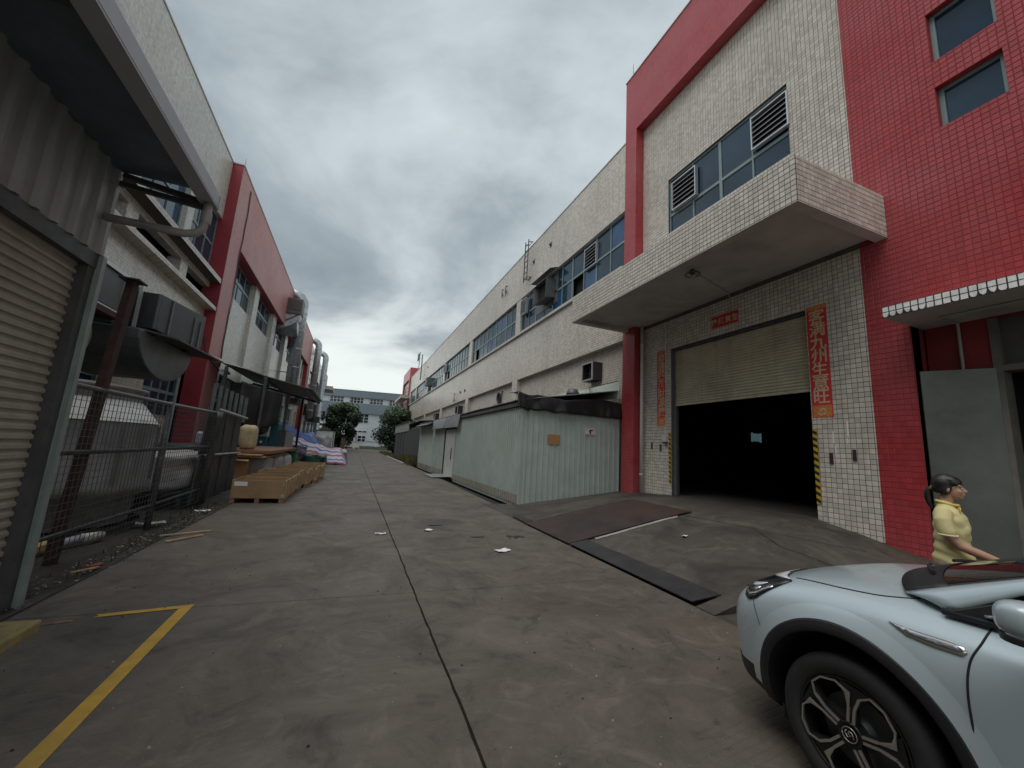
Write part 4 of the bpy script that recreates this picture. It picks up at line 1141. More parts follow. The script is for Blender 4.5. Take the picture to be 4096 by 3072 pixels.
mb = MB(); mb.box(7.42, 7.84, SY - .034, SY - .029, 2.37, 2.6); part('paper', mb, mat('notice_paper', (.62, .5, .52), .7, var=.2, vscale=18), t)
mb = MB(); mb.add([(7.55, SY - .036, 2.46), (7.62, SY - .036, 2.54), (7.72, SY - .036, 2.54), (7.75, SY - .036, 2.50), (7.66, SY - .036, 2.49), (7.66, SY - .036, 2.39), (7.60, SY - .036, 2.39), (7.60, SY - .036, 2.48)], [(0, 1, 2, 3, 4, 5, 6, 7)])
part('printed_mark', mb, M_hazk, t, recalc=False)
for i, y in enumerate((21.5, 13.8)):
    mb = MB(); mb.lathe([(.001, .3), (.18, .26), (.26, .1), (.26, 0.02), (.2, 0)], (7.4 if i == 0 else 7.9, y, 3.95), n=20)
    solo('roof_cowl', mb, M_steel, (7.5, y, 3.95), ('dark round cowl on the shed roof below the round fan', 'dark round cowl on the shed roof behind the black tarpaulin')[i], 'roof cowl', smooth=True)
# ================================================================== factory on the left
LX, LR = -6.70, -6.26
lf = thing('factory_building', (LX, 30, 0), 'long pale tiled factory on the left with a faded red parapet block', 'building')
# near white block
mb = MB()
facade(mb, 'x', LX, -8, 20.6, 11.25, 14.12, depth=.25, inward=-1)
part('parapet', mb, M_creamL, lf)
mb = MB()
facade(mb, 'x', LX, -8, 20.6, 7.96, 8.2, depth=.3, inward=-1)                     # beam under the upper ledge
facade(mb, 'x', LX, -8, 20.6, 5.95, 6.94, depth=.35, inward=-1)                   # fascia below the lower ledge
PIERS = [2.3, 6.2, 10.0, 13.75, 17.55]
for y in PIERS: mb.box(LX - .42, LX - .001, y, y + .62, 7.1, 7.96)
for y in (6.0, 13.3): mb.box(LX - .30, LX, y, y + .75, 8.41, 11.25)
mb.box(LX - .28, LX, 17.2, 17.75, 8.41, 11.25)
part('wall', mb, M_creamL, lf)
mb = MB(); mb.box(LX - .35, LR - .03, -8, 20.595, 8.2, 8.41); mb.box(LX - .35, LR - .03, -8, 20.595, 6.94, 7.1)
part('sun_ledge', mb, M_cream, lf)
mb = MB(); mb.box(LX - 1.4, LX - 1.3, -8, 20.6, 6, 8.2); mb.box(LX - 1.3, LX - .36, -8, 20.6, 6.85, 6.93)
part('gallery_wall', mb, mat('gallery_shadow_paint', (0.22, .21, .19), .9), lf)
mb = MB(); facade(mb, 'x', LX - .36, -8, 20.6, -.1, 5.95, holes=[(12.0, 14.9, 2.15, 4.3), (17.6, 20.55, 2.15, 3.95), (7.2, 10.6, 2.15, 4.3)], depth=.15, inward=-1)
part('ground_floor_wall', mb, M_cream, lf)
k = 0
for y0, y1 in ((-2, 2), (2, 6.0), (6.75, 10), (10, 13.3), (14.05, 17.2), (17.75, 20.6)):
    k += 1; make_window(lf, LX - .16, y0, y1, 8.42, 11.25, 9.9, cols=3, side=1, seed=200 + k, big=.11)
for y0, y1, z1, c in ((12.0, 14.9, 4.3, 3), (17.6, 20.55, 3.95, 4), (7.2, 10.6, 4.3, 3)):
    k += 1; make_window(lf, LX - .42, y0, y1, 2.15, z1, 3.1, cols=c, side=1, seed=200 + k, big=.12, small=.07)
# red framed block
mb = MB(); mb.box(LX - .2, LR, 20.6, 22.28, -.1, 14.12); mb.box(LX - .2, LR, 22.28, 54.3, 10.62, 14.12); mb.box(LX - .2, LR, 54.3, 56.2, -.1, 14.12)
part('red_frame', mb, M_redL, lf)
mb = MB(); mb.box(LX - .25, LR - .004, 20.58, 20.599, -.1, 14.1); mb.box(LX - .2, LR - .01, 22.3, 54.28, 10.60, 10.619); mb.box(LX - .2, LR - .005, 54.28, 54.299, -.1, 10.6)
part('red_return', mb, M_redside, lf)
mb = MB(); mb.box(LX - .3, LR + .03, 20.55, 56.25, 14.12, 14.19); mb.box(LX - .3, LX + .03, -8, 20.55, 14.12, 14.17)
part('coping', mb, M_coping, lf)
RB_ = [(22.28, 27.3), (28.3, 33.1), (34.3, 38.9), (40.1, 44.8), (46.0, 50.2), (51.2, 54.3)]
WN = [(23.75, 27.25), (29.0, 33.05), (34.9, 38.85), (40.4, 44.7), (46.4, 50.1), (51.3, 54.2)]
mb = MB(); facade(mb, 'x', LX, 22.28, 54.3, -.1, 10.62, holes=[(a, b, 8.66, 10.62) for a, b in WN] + [(a + .3, b - .2, 1.6, 4.6) for a, b in WN], depth=.25, inward=-1)
part('bay_wall', mb, M_creamL, lf)
mb = MB()
for a, b in zip(RB_, RB_[1:]): mb.box(LX + .002, LX + .17, a[1], b[0], -.1, 10.6)
part('pilaster', mb, M_creamL, lf)
for i, (a, b) in enumerate(WN):
    make_window(lf, LX - .12, a, b, 8.66, 10.62, 9.7, cols=3, side=1, seed=300 + i, big=.13, small=.06)
    make_window(lf, LX - .12, a + .3, b - .2, 1.6, 4.6, 3.3, cols=3, side=1, seed=320 + i, big=.16, small=.08)
# far white block
FB = [(56.2, 60.5), (61.3, 66), (66.8, 71.5), (72.3, 76.5), (77.3, 79.6)]
mb = MB(); facade(mb, 'x', LX, 56.2, 79.7, -.1, 14.4, holes=[(a + .1, b - .1, 8.7, 11.1) for a, b in FB] + [(a + .4, b - .4, 1.6, 4.6) for a, b in FB], depth=.25, inward=-1)
part('far_wall', mb, M_creamL, lf)
for i, (a, b) in enumerate(FB):
    make_window(lf, LX - .12, a + .1, b - .1, 8.7, 11.1, 10, cols=4, side=1, seed=340 + i)
    make_window(lf, LX - .12, a + .4, b - .4, 1.6, 4.6, 3.3, cols=2, side=1, seed=360 + i)
mb = MB(); mb.box(LX - .2, LR, 79.7, 88, 11.0, 14.2); mb.box(LX - 8, LX, 79.7, 88, -.1, 13.0)
part('far_end_block', mb, mat('pale_pink_end_wall', (.5, .40, .38), .6, var=.1), lf)
mb = MB(); mb.box(LX, LX + 2.3, 76, 82, 10.3, 10.9); mb.box(LX, LX + 1.6, 79, 83, 4.2, 4.5)
part('far_canopy', mb, M_soffit, lf)
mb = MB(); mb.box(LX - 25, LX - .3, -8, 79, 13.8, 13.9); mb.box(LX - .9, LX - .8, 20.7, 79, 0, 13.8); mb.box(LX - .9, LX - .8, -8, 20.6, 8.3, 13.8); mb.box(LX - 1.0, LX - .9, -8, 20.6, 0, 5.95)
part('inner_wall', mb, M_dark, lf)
# cables looping down the red pillar
mb = MB()
def wob(y, z): return (LR + .015, y + .05 * math.sin(z * 1.7) + .03 * math.sin(z * 4.1), z)
for o in (0, .12):
    mb.tube([wob(22.15 + o * (1 + .2 * math.sin(z)), z) for z in [13.8 - i * .35 for i in range(27)]], .014, 5)
mb.tube([(LX + .03, 22.35 + 1.0 * math.sin(t) , 6.3 - 1.0 * math.cos(t) * 1.1 - .2) for t in [i * math.pi / 12 for i in range(13)]], .014, 5)
mb.tube([(-5.1, 16.0, 4.85), (-6.0, 19.5, 4.75), (LR + .02, 20.7, 4.8), (LR + .02, 22.3, 4.55), (LX + .04, 23.0, 4.6)], .022, 6)
solo('hanging_cable', mb, M_steel, (LR, 22, 5), 'thin dark cables looping down the left red pillar', 'cable')
mb = MB(); mb.tube([(LX, 24.4, 4.85), (LX + .14, 24.4, 4.88), (LX + .2, 24.6, 4.86), (LX + .2, 24.8, 4.75)], .075, 10)
solo('vent_pipe', mb, M_pvc, (LX, 24.5, 4.8), 'short white bent vent pipe on the pale tiled wall above the lean-to', 'vent pipe', smooth=True)

# air cooler with black casing on brackets, near red pillar
t = thing('air_cooler', (-5.2, 13.7, 3.0), 'large dark air cooler box hung on the left wall with a round duct elbow below', 'air cooler')
x0, x1 = -6.6, -4.95
mb = MB(); mb.prism([(x0, 12.35), (x1, 12.35), (x1, 15.5), (x0, 15.5)], 4.12, 5.05, fn=lambda x, y, z: (x, y, z + (y - 12.35) * .10 if z > 4.5 else z))
ac = part('casing', mb, mat('dark_cooler_casing', (0.018, .021, .026), .5, var=.2, dirt=.2), t, bevel=.02)
mb = MB()
for y in (13.0, 14.62, 15.1): mb.box(x1 + .001, x1 + .03, y, y + .05, 4.14, 5.1)
for x in (-6.5, -5.8, -5.0): mb.box(x, x + .045, 12.32, 12.349, 4.13, 5.04)
part('casing_trim', mb, M_paintgrey, ac)
mb = MB(); mb.add([(x1 - .1, 12.0, 4.02), (x1 + .45, 12.6, 3.98), (x1 + .55, 15.9, 4.02), (x1 - .2, 15.9, 4.10), (x0, 15.7, 4.1), (x0, 12.0, 4.05)], [(0, 1, 2, 3, 4, 5)])
part('drip_tray', mb, M_steel, t, solid=.04)
# half barrel elbow below
mb = MB()
prof = [(.0, 0)]
arc = [(15.1 - 0.0, 4.0)] + [(13.45 + 1.65 * math.cos(a), 4.0 - 1.05 * math.sin(a)) for a in [i * math.pi / 14 for i in range(1, 14)]] + [(11.8, 4.0)]
mb.prism(arc, x0 + .05, x1 - .05, fn=lambda y, z, x: (x, y, z))
part('duct_elbow', mb, mat('elbow_sheet', (.10, .11, .115), .45, .4, var=.3, vscale=2), t, bevel=.03)
mb = MB()
for y in (12.4, 14.4): mb.bar((LX - .1, y, 3.4), (x1, y, 4.0), .06); mb.bar((LX - .1, y, 4.0), (x1, y, 4.0), .06)
part('wall_bracket', mb, M_rust, t)
t = thing('air_cooler', (-5.3, 10.9, 4.1), 'second dark air cooler behind the rusty post, in a pale metal frame', 'air cooler')
mb = MB(); mb.box(-6.6, -5.25, 9.6, 11.28, 4.2, 5.0); part('casing', mb, mat('cooler_panel', (.05, .055, .06), .4, var=.3), t, bevel=.02)
mb = MB(); mb.box(-5.27, -5.2, 11.28, 11.35, 4.1, 5.1); mb.box(-5.27, -5.2, 9.55, 11.279, 5.0, 5.08); mb.box(-5.27, -5.2, 9.55, 11.279, 4.1, 4.17); mb.box(-5.27, -5.2, 12.0, 12.04, 4.0, 5.1); mb.box(-6.6, -5.27, 11.29, 11.34, 5.0, 5.08)
part('frame', mb, M_alu, t)
mb = MB(); mb.bar((-5.2, 9.4, 4.05), (-5.2, 11.5, 4.05), .12); mb.bar((LX - .2, 11.3, 4.05), (-5.2, 11.3, 4.05), .1); part('support_beam', mb, M_rust, t)
mb = MB(); mb.lathe([(.42, -6.7), (.42, -5.6), (.001, -5.6)], (0, 10.9, 3.55), axis='x', n=20); part('duct_elbow', mb, M_pvcg, t, smooth=True)

# extractor unit above the lean-to roof with quarter round duct
t = thing('extractor_unit', (-5.9, 36.3, 10.0), 'brown grey extractor box high on the left wall by the big galvanised duct', 'extractor')
mb = MB(); mb.box(-6.55, -5.15, 35.8, 37.0, 11.72, 12.95); u_ = part('casing', mb, mat('brown_grey_casing', (.13, .115, .105), .55, var=.15, dirt=.3), t, bevel=.03)
mb = MB(); mb.box(-6.45, -5.9, 35.77, 35.80, 11.95, 12.8); mb.box(-5.84, -5.25, 35.77, 35.80, 11.95, 12.8); part('front_grille', mb, mat('grille_brown', (.09, .08, .075), .7), u_)
mb = MB(); mb.prism([(36.0, 11.65), (35.95, 11.0), (36.3, 10.5), (36.9, 10.2), (37.6, 10.1), (37.6, 10.9), (37.2, 11.1), (37.0, 11.65)], -7.0, -5.4, fn=lambda y, z, x: (x, y, z)); part('curved_duct', mb, M_galv, t, bevel=.05)
mb = MB()
arc = [(-7.0, 11.0)] + [(-6.95 + 1.75 * math.sin(a), 11.72 - 1.45 * math.cos(a)) for a in [i * math.pi / 2 / 8 for i in range(9)]] + [(-5.2, 11.9), (-6.9, 11.9)]
mb.prism(arc, 35.85, 36.9, fn=lambda x, z, y: (x, y, z)); part('quarter_duct', mb, M_galv, t, bevel=.03)
mb = MB(); mb.box(-6.8, -5.2, 35.7, 37.1, 11.60, 11.72); mb.bar((-6.7, 35.8, 10.6), (-5.3, 35.8, 11.65), .07); mb.tube([(-6.62, 35.72, 11.3), (-6.62, 35.72, 12.7)], .05, 6); part('support_frame', mb, M_steel, t)
def vduct(x, y, r, z0, z1, label, bottom=None):
    t = thing('vertical_duct', (x, y, z0), label, 'duct', 'vertical galvanised ducts on the left wall')
    R_ = r * 1.9
    pts = [(x, y, z0), (x, y, z1 - R_)] + [(x - R_ + R_ * math.cos(a), y, z1 - R_ + R_ * math.sin(a)) for a in [i * math.pi / 2 / 8 for i in range(1, 9)]] + [(-7.3, y, z1)]
    if bottom: pts = bottom + pts
    mb = MB(); mb.tube(pts, r, 20); part('pipe', mb, M_galv, t, smooth=True)
    mb = MB(); z = z0 + 1
    while z < z1 - R_:
        mb.lathe([(r + .0, z - .05), (r + .025, z - .04), (r + .025, z + .04), (r + .0, z + .05)], (x, y, 0), n=20); z += 1.6
    part('seam_band', mb, M_galv, t, smooth=True)
    mb = MB()
    for z in (z0 + 2.2, z1 - 2.5): mb.bar((x, y + r + .03, z), (-6.9, y + r + .03, z), .06)
    part('wall_strap', mb, M_steel, t)
vduct(-5.52, 38.4, .46, 5.0, 14.1, 'thick galvanised vertical duct bending into the left parapet, nearest of three')
vduct(-5.60, 56.9, .40, 4.2, 14.3, 'second galvanised vertical duct on the left wall')
vduct(-5.35, 66.5, .40, 1.5, 14.6, 'farthest and thinnest galvanised vertical duct running to the ground', bottom=[(-3.9, 65.5, .9), (-4.9, 66.2, 1.1)])
for i, (y, z, w) in enumerate(((44.5, 4.9, 1.4), (58.5, 4.6, 2.2), (64, 4.0, 1.2))):
    t = thing('outdoor_unit', (-5.9, y, z), ('small dark fan unit on the left wall seen under the lean-to roof', 'wide dark cooler hung on the left wall beyond the lean-to', 'small dark cooler low on the far left wall')[i], 'air cooler')
    mb = MB(); mb.box(-6.6, -5.3 + .2 * i, y, y + w * .6, z, z + w * .7); part('casing', mb, mat('unit_brown', (.06, .05, .05), .5, var=.2), t, bevel=.03)
    mb = MB(); mb.lathe([(w * .25, y - .02), (w * .22, y - .06), (.001, y - .03)], (-5.9, 0, z + w * .35), axis='y', n=18); part('fan_grille', mb, M_dark, t)
    mb = MB(); mb.bar((-6.65, y + .1, z - .3), (-5.4, y + .1, z - .02), .08); part('bracket', mb, M_paintgrey, t)

# ================================================================== near shed with roller shutter on the left
ns = thing('shutter_shed', (-2.65, 4.0, 0), 'grey corrugated shed with roller shutter and overhanging gutter at the left edge', 'shed')
NX0 = -2.65
# corrugated cladding above the shutter; panels run along -Y from the corner
prof = [(0, 0), (.06, 0), (.09, .035), (.13, .035), (.16, 0), (.22, 0), (.22, -.02), (0, -.02)]
mb = MB(); mb.prism(prof, 3.37, 4.62, fn=lambda a, b, h: (b, -a, h)); pm = mb.mesh('wall_panel', M_shed2); fixn(pm)
for i in range(34): inst('wall_panel', pm, ns, (NX0, 5.24 - i * .22, 0))
mb = MB(); mb.box(-6.2, NX0 - .021, 5.16, 5.2, 2.9, 4.6)
part('end_sheet', mb, M_shed2, ns)
mb = MB(); mb.box(NX0 - .06, NX0 + .012, -3, 5.2, 3.22, 3.369)
part('header_flashing', mb, M_steel, ns)
prof = [(0, 0), (0, .010), (.02, .022), (.02, .052), (0, .068), (0, .083), (-.03, .083), (-.03, 0)]
mb = MB(); mb.prism(prof, 0, 7.95, fn=lambda a, b, h: (a, -h, b)); sm = mb.mesh('slat', M_shutterL); fixn(sm)
mb = MB(); mb.box(-2.80, -2.78, -3, 5.04, 0, 3.3); sh2 = part('roller_shutter', mb, M_shutterL, ns)
z = .03
while z < 3.2:
    inst('slat', sm, sh2, (-2.745, 5.045, z)); z += .085
mb = MB(); mb.box(-2.86, -2.65, 5.05, 5.2, -.05, 3.3); part('corner_post', mb, mat('dark_grey_post', (.085, .085, .088), .5, .2, var=.25, vscale=6, streak=.4), ns)
mb = MB(); mb.box(-2.648, -2.60, 5.15, 5.215, -.05, 3.37); mb.box(-2.7, -2.649, 5.201, 5.215, -.05, 3.37); part('corner_angle', mb, M_green, ns)
mb = MB(); mb.box(-2.64, -2.17, 3.7, 4.64, -.15, .08); part('door_plinth', mb, M_yellowk, ns, bevel=.02)
# roof overhang and gutter
mb = MB(); mb.add([(-6.6, -3, 5.15), (-6.6, 5.2, 5.15), (-1.86, 5.2, 4.36), (-1.86, -3, 4.36)], [(0, 1, 2, 3)])
part('roof', mb, M_undersheet, ns, solid=.03)
mb = MB(); mb.box(-1.90, -1.745, -3, 5.17, 4.17, 4.19); mb.box(-1.757, -1.742, -3, 5.17, 4.19, 4.335); mb.box(-1.905, -1.89, -3, 5.17, 4.19, 4.33); mb.box(-1.91, -1.735, 5.171, 5.19, 4.165, 4.34)
part('gutter', mb, mat('grey_gutter', (.43, .44, .47), .4, .1, var=.06), ns)
mb = MB(); mb.bar((-2.6, 5.16, 4.30), (-1.86, 5.16, 4.20), .06, .05); mb.bar((-2.62, 5.16, 4.20), (-1.86, 5.16, 4.14), .045, .05)
for y in (3.0, .8): mb.bar((-2.6, y, 4.30), (-1.86, y, 4.25), .05)
part('outrigger', mb, M_steel, ns)
mb = MB(); mb.box(-2.64, -1.91, -3, 5.14, 4.325, 4.345)
part('soffit_sheet', mb, M_undersheet, ns)
mb = MB(); mb.tube([(-2.72, 5.1, 3.775), (-1.97, 5.1, 3.77), (-1.87, 5.1, 3.80), (-1.825, 5.1, 3.86), (-1.81, 5.1, 3.95), (-1.81, 5.1, 4.18)], .042, 14)
mb.lathe([(.048, 3.93), (.052, 3.95), (.052, 4.05), (.048, 4.07)], (-1.81, 5.1, 0), n=14)
part('drain_pipe', mb, M_pvcg, ns, smooth=True)
# ================================================================== enclosure: rusty post, mesh fence, tank
t = thing('rusty_post', (-3.1, 6.75, 0), 'tall rusty steel post with a flat cap beside the tank', 'post')
mb = MB(); mb.bar((-3.19, 6.68, -.05), (-2.99, 6.62, 3.58), .085, .13, up=(0, 1, 0)); part('shaft', mb, M_rust, t)
mb = MB(); mb.box(-3.1, -2.88, 6.5, 6.74, 3.58, 3.60); part('cap', mb, M_rust, t)
fx = -3.05
t = thing('mesh_fence', (fx, 9, 0), 'wire mesh fence on steel posts in front of the grey tank', 'fence')
for y, w in ((8.74, .075), (5.6, .05)):
    mb = MB(); mb.tube([(fx, y, -.05), (fx, y, 2.14)], w / 1.6, 10); part('post', mb, M_steel, t, smooth=True)
for z, r_ in ((2.10, .03), (1.32, .03), (.38, .025)):
    mb = MB(); mb.tube([(fx, 5.3, z), (fx, 8.74, z - .0), (fx - .02, 11.6, z + .02)], r_, 8); part('rail', mb, M_paintgrey if z > 2 else M_steel, t, smooth=True)
wv = MB(); wh = MB()
y = 5.3
while y < 11.6: wv.bar((fx + .03, y, .12), (fx + .03, y, 2.08), .006, .006); y += .10
z = .15
while z < 2.08: wh.bar((fx + .036, 5.3, z), (fx + .036, 11.6, z), .006, .006); z += .085
wv.v += []; part('wire_mesh', wv.add(wh.v, wh.f), M_steel, t, kind='stuff')
t = thing('water_tank', (-4.55, 8.85, 0), 'big grey plastic tank with a pale sloping shoulder behind the mesh fence', 'tank')
mb = MB()
# eight sided tank body with rounded shoulder
mb.lathe([(1.10, .10), (1.13, .50), (1.28, .58), (1.32, .68), (1.26, .74), (1.27, 1.66), (1.25, 1.74)], (-4.55, 8.85, 0), n=40)
part('body', mb, mat('tank_grey', (.19, .19, .19), .6, var=.15, dirt=.6, streak=.5, dirtcol=(.08, .07, .06)), t, smooth=True)
mb = MB(); mb.lathe([(1.27, 1.735), (1.02, 2.06), (.98, 2.09)], (-4.55, 8.85, 0), n=40); part('shoulder', mb, mat('tank_pale', (.55, .55, .53), .55, var=.1, streak=.3), t, smooth=True)
mb = MB(); mb.lathe([(.98, 2.09), (.98, 2.26), (1.03, 2.27), (1.03, 2.32), (.7, 2.36), (.001, 2.39)], (-4.55, 8.85, 0), n=36); part('neck', mb, mat('tank_lid', (.22, .22, .22), .6, var=.15), t, smooth=True)
mb = MB(); mb.lathe([(1.22, -.1), (1.26, .1)], (-4.55, 8.85, 0), n=32); part('base', mb, mat('tank_base', (.06, .058, .055), .8), t)
for i in range(8):
    a = i * math.pi / 4 + .3; mb = MB(); mb.bar((-4.55 + 1.27 * math.cos(a), 8.85 + 1.27 * math.sin(a), .76), (-4.55 + 1.27 * math.cos(a), 8.85 + 1.27 * math.sin(a), 1.70), .05, .06, up=(math.cos(a), math.sin(a), 0)); part('rib', mb, MATS['tank_grey'], t)
# box on the tank lid
mb = MB(); mb.box(-4.85, -4.35, 8.05, 8.4, 2.33, 2.53); mb.box(-4.8, -4.4, 8.07, 8.38, 2.531, 2.57)
solo('parcel', mb, mat('grey_parcel', (.25, .2, .18), .8, var=.3), (-4.8, 8.4, 2.4), 'small taped parcel lying on the tank lid by the shed corner', 'parcel', bevel=.02)
# dark board and sheet hoarding beyond the mesh
t = thing('board_fence', (-3.1, 12.5, 0), 'dark hoarding of weathered boards beside the first wooden crate', 'fence')
mdk = mat('dark_weathered_board', (.055, .053, .05), .8, var=.35, vscale=5, streak=.5, dirtcol=(.02, .02, .02), bump=.4, bscale=25)
ys = [11.15, 11.75, 12.35, 12.8, 13.35, 13.95]
for i, (a, b) in enumerate(zip(ys, ys[1:])):
    for z0, z1, o in ((.08, 1.13, .0), (1.14, 2.17, -.03)):
        x = -3.1 + .03 * ((i * 7) % 3 - 1) + o; s = .35 if i == 0 else 0
        mb = MB(); mb.add([(x, a - s * (1 - z0 / 2.2), z0), (x, b - .02, z0), (x, b - .02, z1), (x, a - s * (1 - z1 / 2.2), z1), (x - .03, a - s * (1 - z0 / 2.2), z0), (x - .03, b - .02, z0), (x - .03, b - .02, z1), (x - .03, a - s * (1 - z1 / 2.2), z1)],
                          [(0, 1, 2, 3), (7, 6, 5, 4), (0, 4, 5, 1), (1, 5, 6, 2), (2, 6, 7, 3), (3, 7, 4, 0)])
        part('board', mb, mdk, t)
mb = MB(); mb.tube([(-3.04, 11.5, 2.2), (-3.04, 14.1, 2.13)], .035, 8); mb.tube([(-3.05, 11.0, 1.14), (-3.05, 14.0, 1.12)], .025, 8); part('rail', mb, M_pvcg, t, smooth=True)
for i in range(7):
    y = 13.0 + .22 * i; mb = MB(); mb.box(-3.70 + .08 * i, -3.62 + .08 * i, y, y + .03, 2.0, 2.98 - .035 * i); part('upright_slat', mb, M_paintgrey, t)
mb = MB(); mb.grid(10, 14, lambda u, v: (-3.02 + .04 * nz(u * 4, v * 6), 10.9 + .5 * u + .25 * v, .05 + 2.1 * v))
part('draped_sheet', mb, M_tarp, t, solid=.01, smooth=True)
# ================================================================== grey and white building closing the street
FO = Vector((-6.58, 106.12, 0)); FD = Vector((.9892, -.1469, 0)); FN = Vector((-.1469, -.9892, 0))   # FN faces the viewer
fb = thing('office_building', tuple(FO), 'grey and white three storey building closing the far end of the street', 'building')
def fbox(mb, s0, s1, z0, z1, d0=0.0, d1=.4):
    """box on the far facade: d>0 comes towards the viewer"""
    v = []
    for z in (z0, z1):
        for s_, d in ((s0, d0), (s1, d0), (s1, d1), (s0, d1)):
            p = FO + FD * s_ + FN * d; v.append((p.x, p.y, z))
    mb.add(v, [(0, 3, 2, 1), (4, 5, 6, 7), (0, 1, 5, 4), (1, 2, 6, 5), (2, 3, 7, 6), (3, 0, 4, 7)]); return mb
M_fgrey = mat('grey_band_paint', (.17, .215, .255), .6, var=.06, vscale=.3)
M_fwhite = mat('pale_blue_white_paint', (.50, .56, .60), .7, var=.06, vscale=.3, streak=.15)
M_fframe = mat('pale_window_frame', (.62, .62, .55), .6)
mb = MB(); fbox(mb, -22, 40, 0, 8.45, -12, 0); part('wall', mb, M_fwhite, fb)
mb = MB(); fbox(mb, -22, 40, 8.45, 10.9, -.3, .35); fbox(mb, -22, 40, 12.33, 14.0, -12, .35); part('grey_band', mb, M_fgrey, fb)
mb = MB(); fbox(mb, -22, 40, 14.0, 14.08, -12, .42); part('roof_edge', mb, M_coping, fb)
mb = MB(); fbox(mb, -22, 40, 10.9, 12.33, -12, -.1); part('band_wall', mb, M_fwhite, fb)
def fwin(s0, s1, z0, z1, cols, rows, fw=.1):
    mb = MB()
    for i in range(cols + 1):
        s_ = s0 + (s1 - s0) * i / cols; fbox(mb, s_ - fw / 2, s_ + fw / 2, z0, z1, -.05, .08)
    for j in range(rows + 1):
        z = z0 + (z1 - z0) * j / rows
        for i in range(cols):
            a, b = s0 + (s1 - s0) * i / cols + fw / 2, s0 + (s1 - s0) * (i + 1) / cols - fw / 2
            fbox(mb, a, b, z - .04, z + .04, -.05, .07)
    w = part('window', mb, M_fframe, fb)
    for i in range(cols):
        b = MB(); fbox(b, s0 + (s1 - s0) * i / cols + fw / 2, s0 + (s1 - s0) * (i + 1) / cols - fw / 2, z0 + .02, z1 - .02, -.08, .02); part('pane', b, M_glass, w)
s_ = -1.25 - 4.6 * 4
while s_ < 36:
    fwin(s_ + 1.35, s_ + 4.5, 10.95, 12.3, 4, 2, .12); s_ += 4.62
    mb = MB(); fbox(mb, s_ - .06, s_ + 1.2, 10.95, 12.28, -.1, .1); part('wall_pier', mb, M_fwhite, fb)
for a, b in ((-9, -5), (-2.4, 1.8), (5.3, 9.55), (13.2, 17), (21, 25)):
    fwin(a, b, 6.2, 8.4, 4, 3, .12)
for a, b in ((-2, 1.5), (5.4, 9.5), (14, 17)): fwin(a, b, 3.85, 4.3, 4, 1, .12)
fwin(7.55, 9.4, 1.65, 3.1, 2, 2, .12); fwin(12.4, 14, 1.4, 2.9, 2, 1)
mb = MB(); fbox(mb, -3, 7.2, 3.15, 3.35, 0, 2.2); part('porch_canopy', mb, M_coping, fb)
mb = MB(); fbox(mb, -2.6, 7.0, 0, 3.15, -.02, .05); part('porch_recess', mb, mat('porch_brown', (.07, .05, .045), .8, var=.2), fb)
mb = MB()
for q_ in (-2.6, 2.2, 7.0): fbox(mb, q_, q_ + .3, 0, 3.15, 1.7, 2.0)
part('porch_column', mb, M_fwhite, fb)
mb = MB(); fbox(mb, 9.6, 30, 1.75, 1.85, .01, .06); part('wall_pipe', mb, M_paintgrey, fb)
# low white wall, flatbed body in front, hedge strip
mb = MB(); mb.box(-1.6, 1.15, 90.6, 92.0, .42, 1.62); mb.box(-1.7, 1.2, 90.5, 92.1, 1.62, 1.68)
o = solo('white_skip', mb, M_paper, (-.2, 91, 0), 'long low white container under the far left tree', 'container')
mb = MB()
for x in (-1.3, .8): mb.box(x, x + .25, 90.8, 91.8, -.05, .42)
o_ = part('leg', mb, M_steel, o)
mb = MB(); mb.grid(60, 12, lambda u, v: (1.4 + 14 * u, 94.2 + 1.5 * v, .1 + .65 * math.sin(v * math.pi) + .18 * nz(u * 60, v * 3, 2)))
solo('hedge', mb, mat('hedge_leaf', (.02, .04, .018), .8, var=.5, vscale=6, bump=1, bscale=8), (1.4, 94, 0), kind='stuff')
mb = MB(); mb.box(1.5, 16, 96.2, 96.35, -.1, .75)
solo('garden_wall', mb, M_concrete, (1.5, 96, 0), 'low pale garden wall behind the hedge at the street end', 'wall')
# small white cabin on the left before the far tree
t = thing('site_cabin', (-3.0, 60, 0), 'small white and green cabin beyond the tarpaulin piles', 'cabin')
mb = MB(); mb.box(-4.6, -2.45, 58, 61, 0, 2.75); part('wall', mb, M_paper, t)
mb = MB(); mb.box(-4.65, -2.4, 57.95, 61.05, 2.75, 2.85); mb.box(-2.52, -2.42, 57.96, 58.06, 0, 2.75); mb.box(-4.64, -4.55, 57.96, 58.06, 0, 2.75); part('edge_trim', mb, M_teal, t)
mb = MB(); mb.box(-3.3, -2.75, 57.97, 58.0, 1.3, 2.1); part('window', mb, M_glass, t)
t = thing('scrap_pile', (-3.5, 58.5, 2.85), 'brown crates lying on the roof of the small white cabin', 'crate')
mb = MB(); mb.box(-4.3, -3.0, 58.3, 60, 2.86, 3.1); mb.box(-4.1, -3.4, 58.5, 59.6, 3.1, 3.3); part('crate_body', mb, mat('weathered_crate', (.16, .10, .08), .8, var=.3), t)
mb = MB(); mb.box(-1.6, -1.1, 62, 62.6, 0, 2.0); solo('brown_board', mb, mat('brown_board_paint', (.13, .075, .055), .7, var=.2), (-1.3, 62, 0), 'upright brown board beside the white cabin', 'board', bevel=.02)

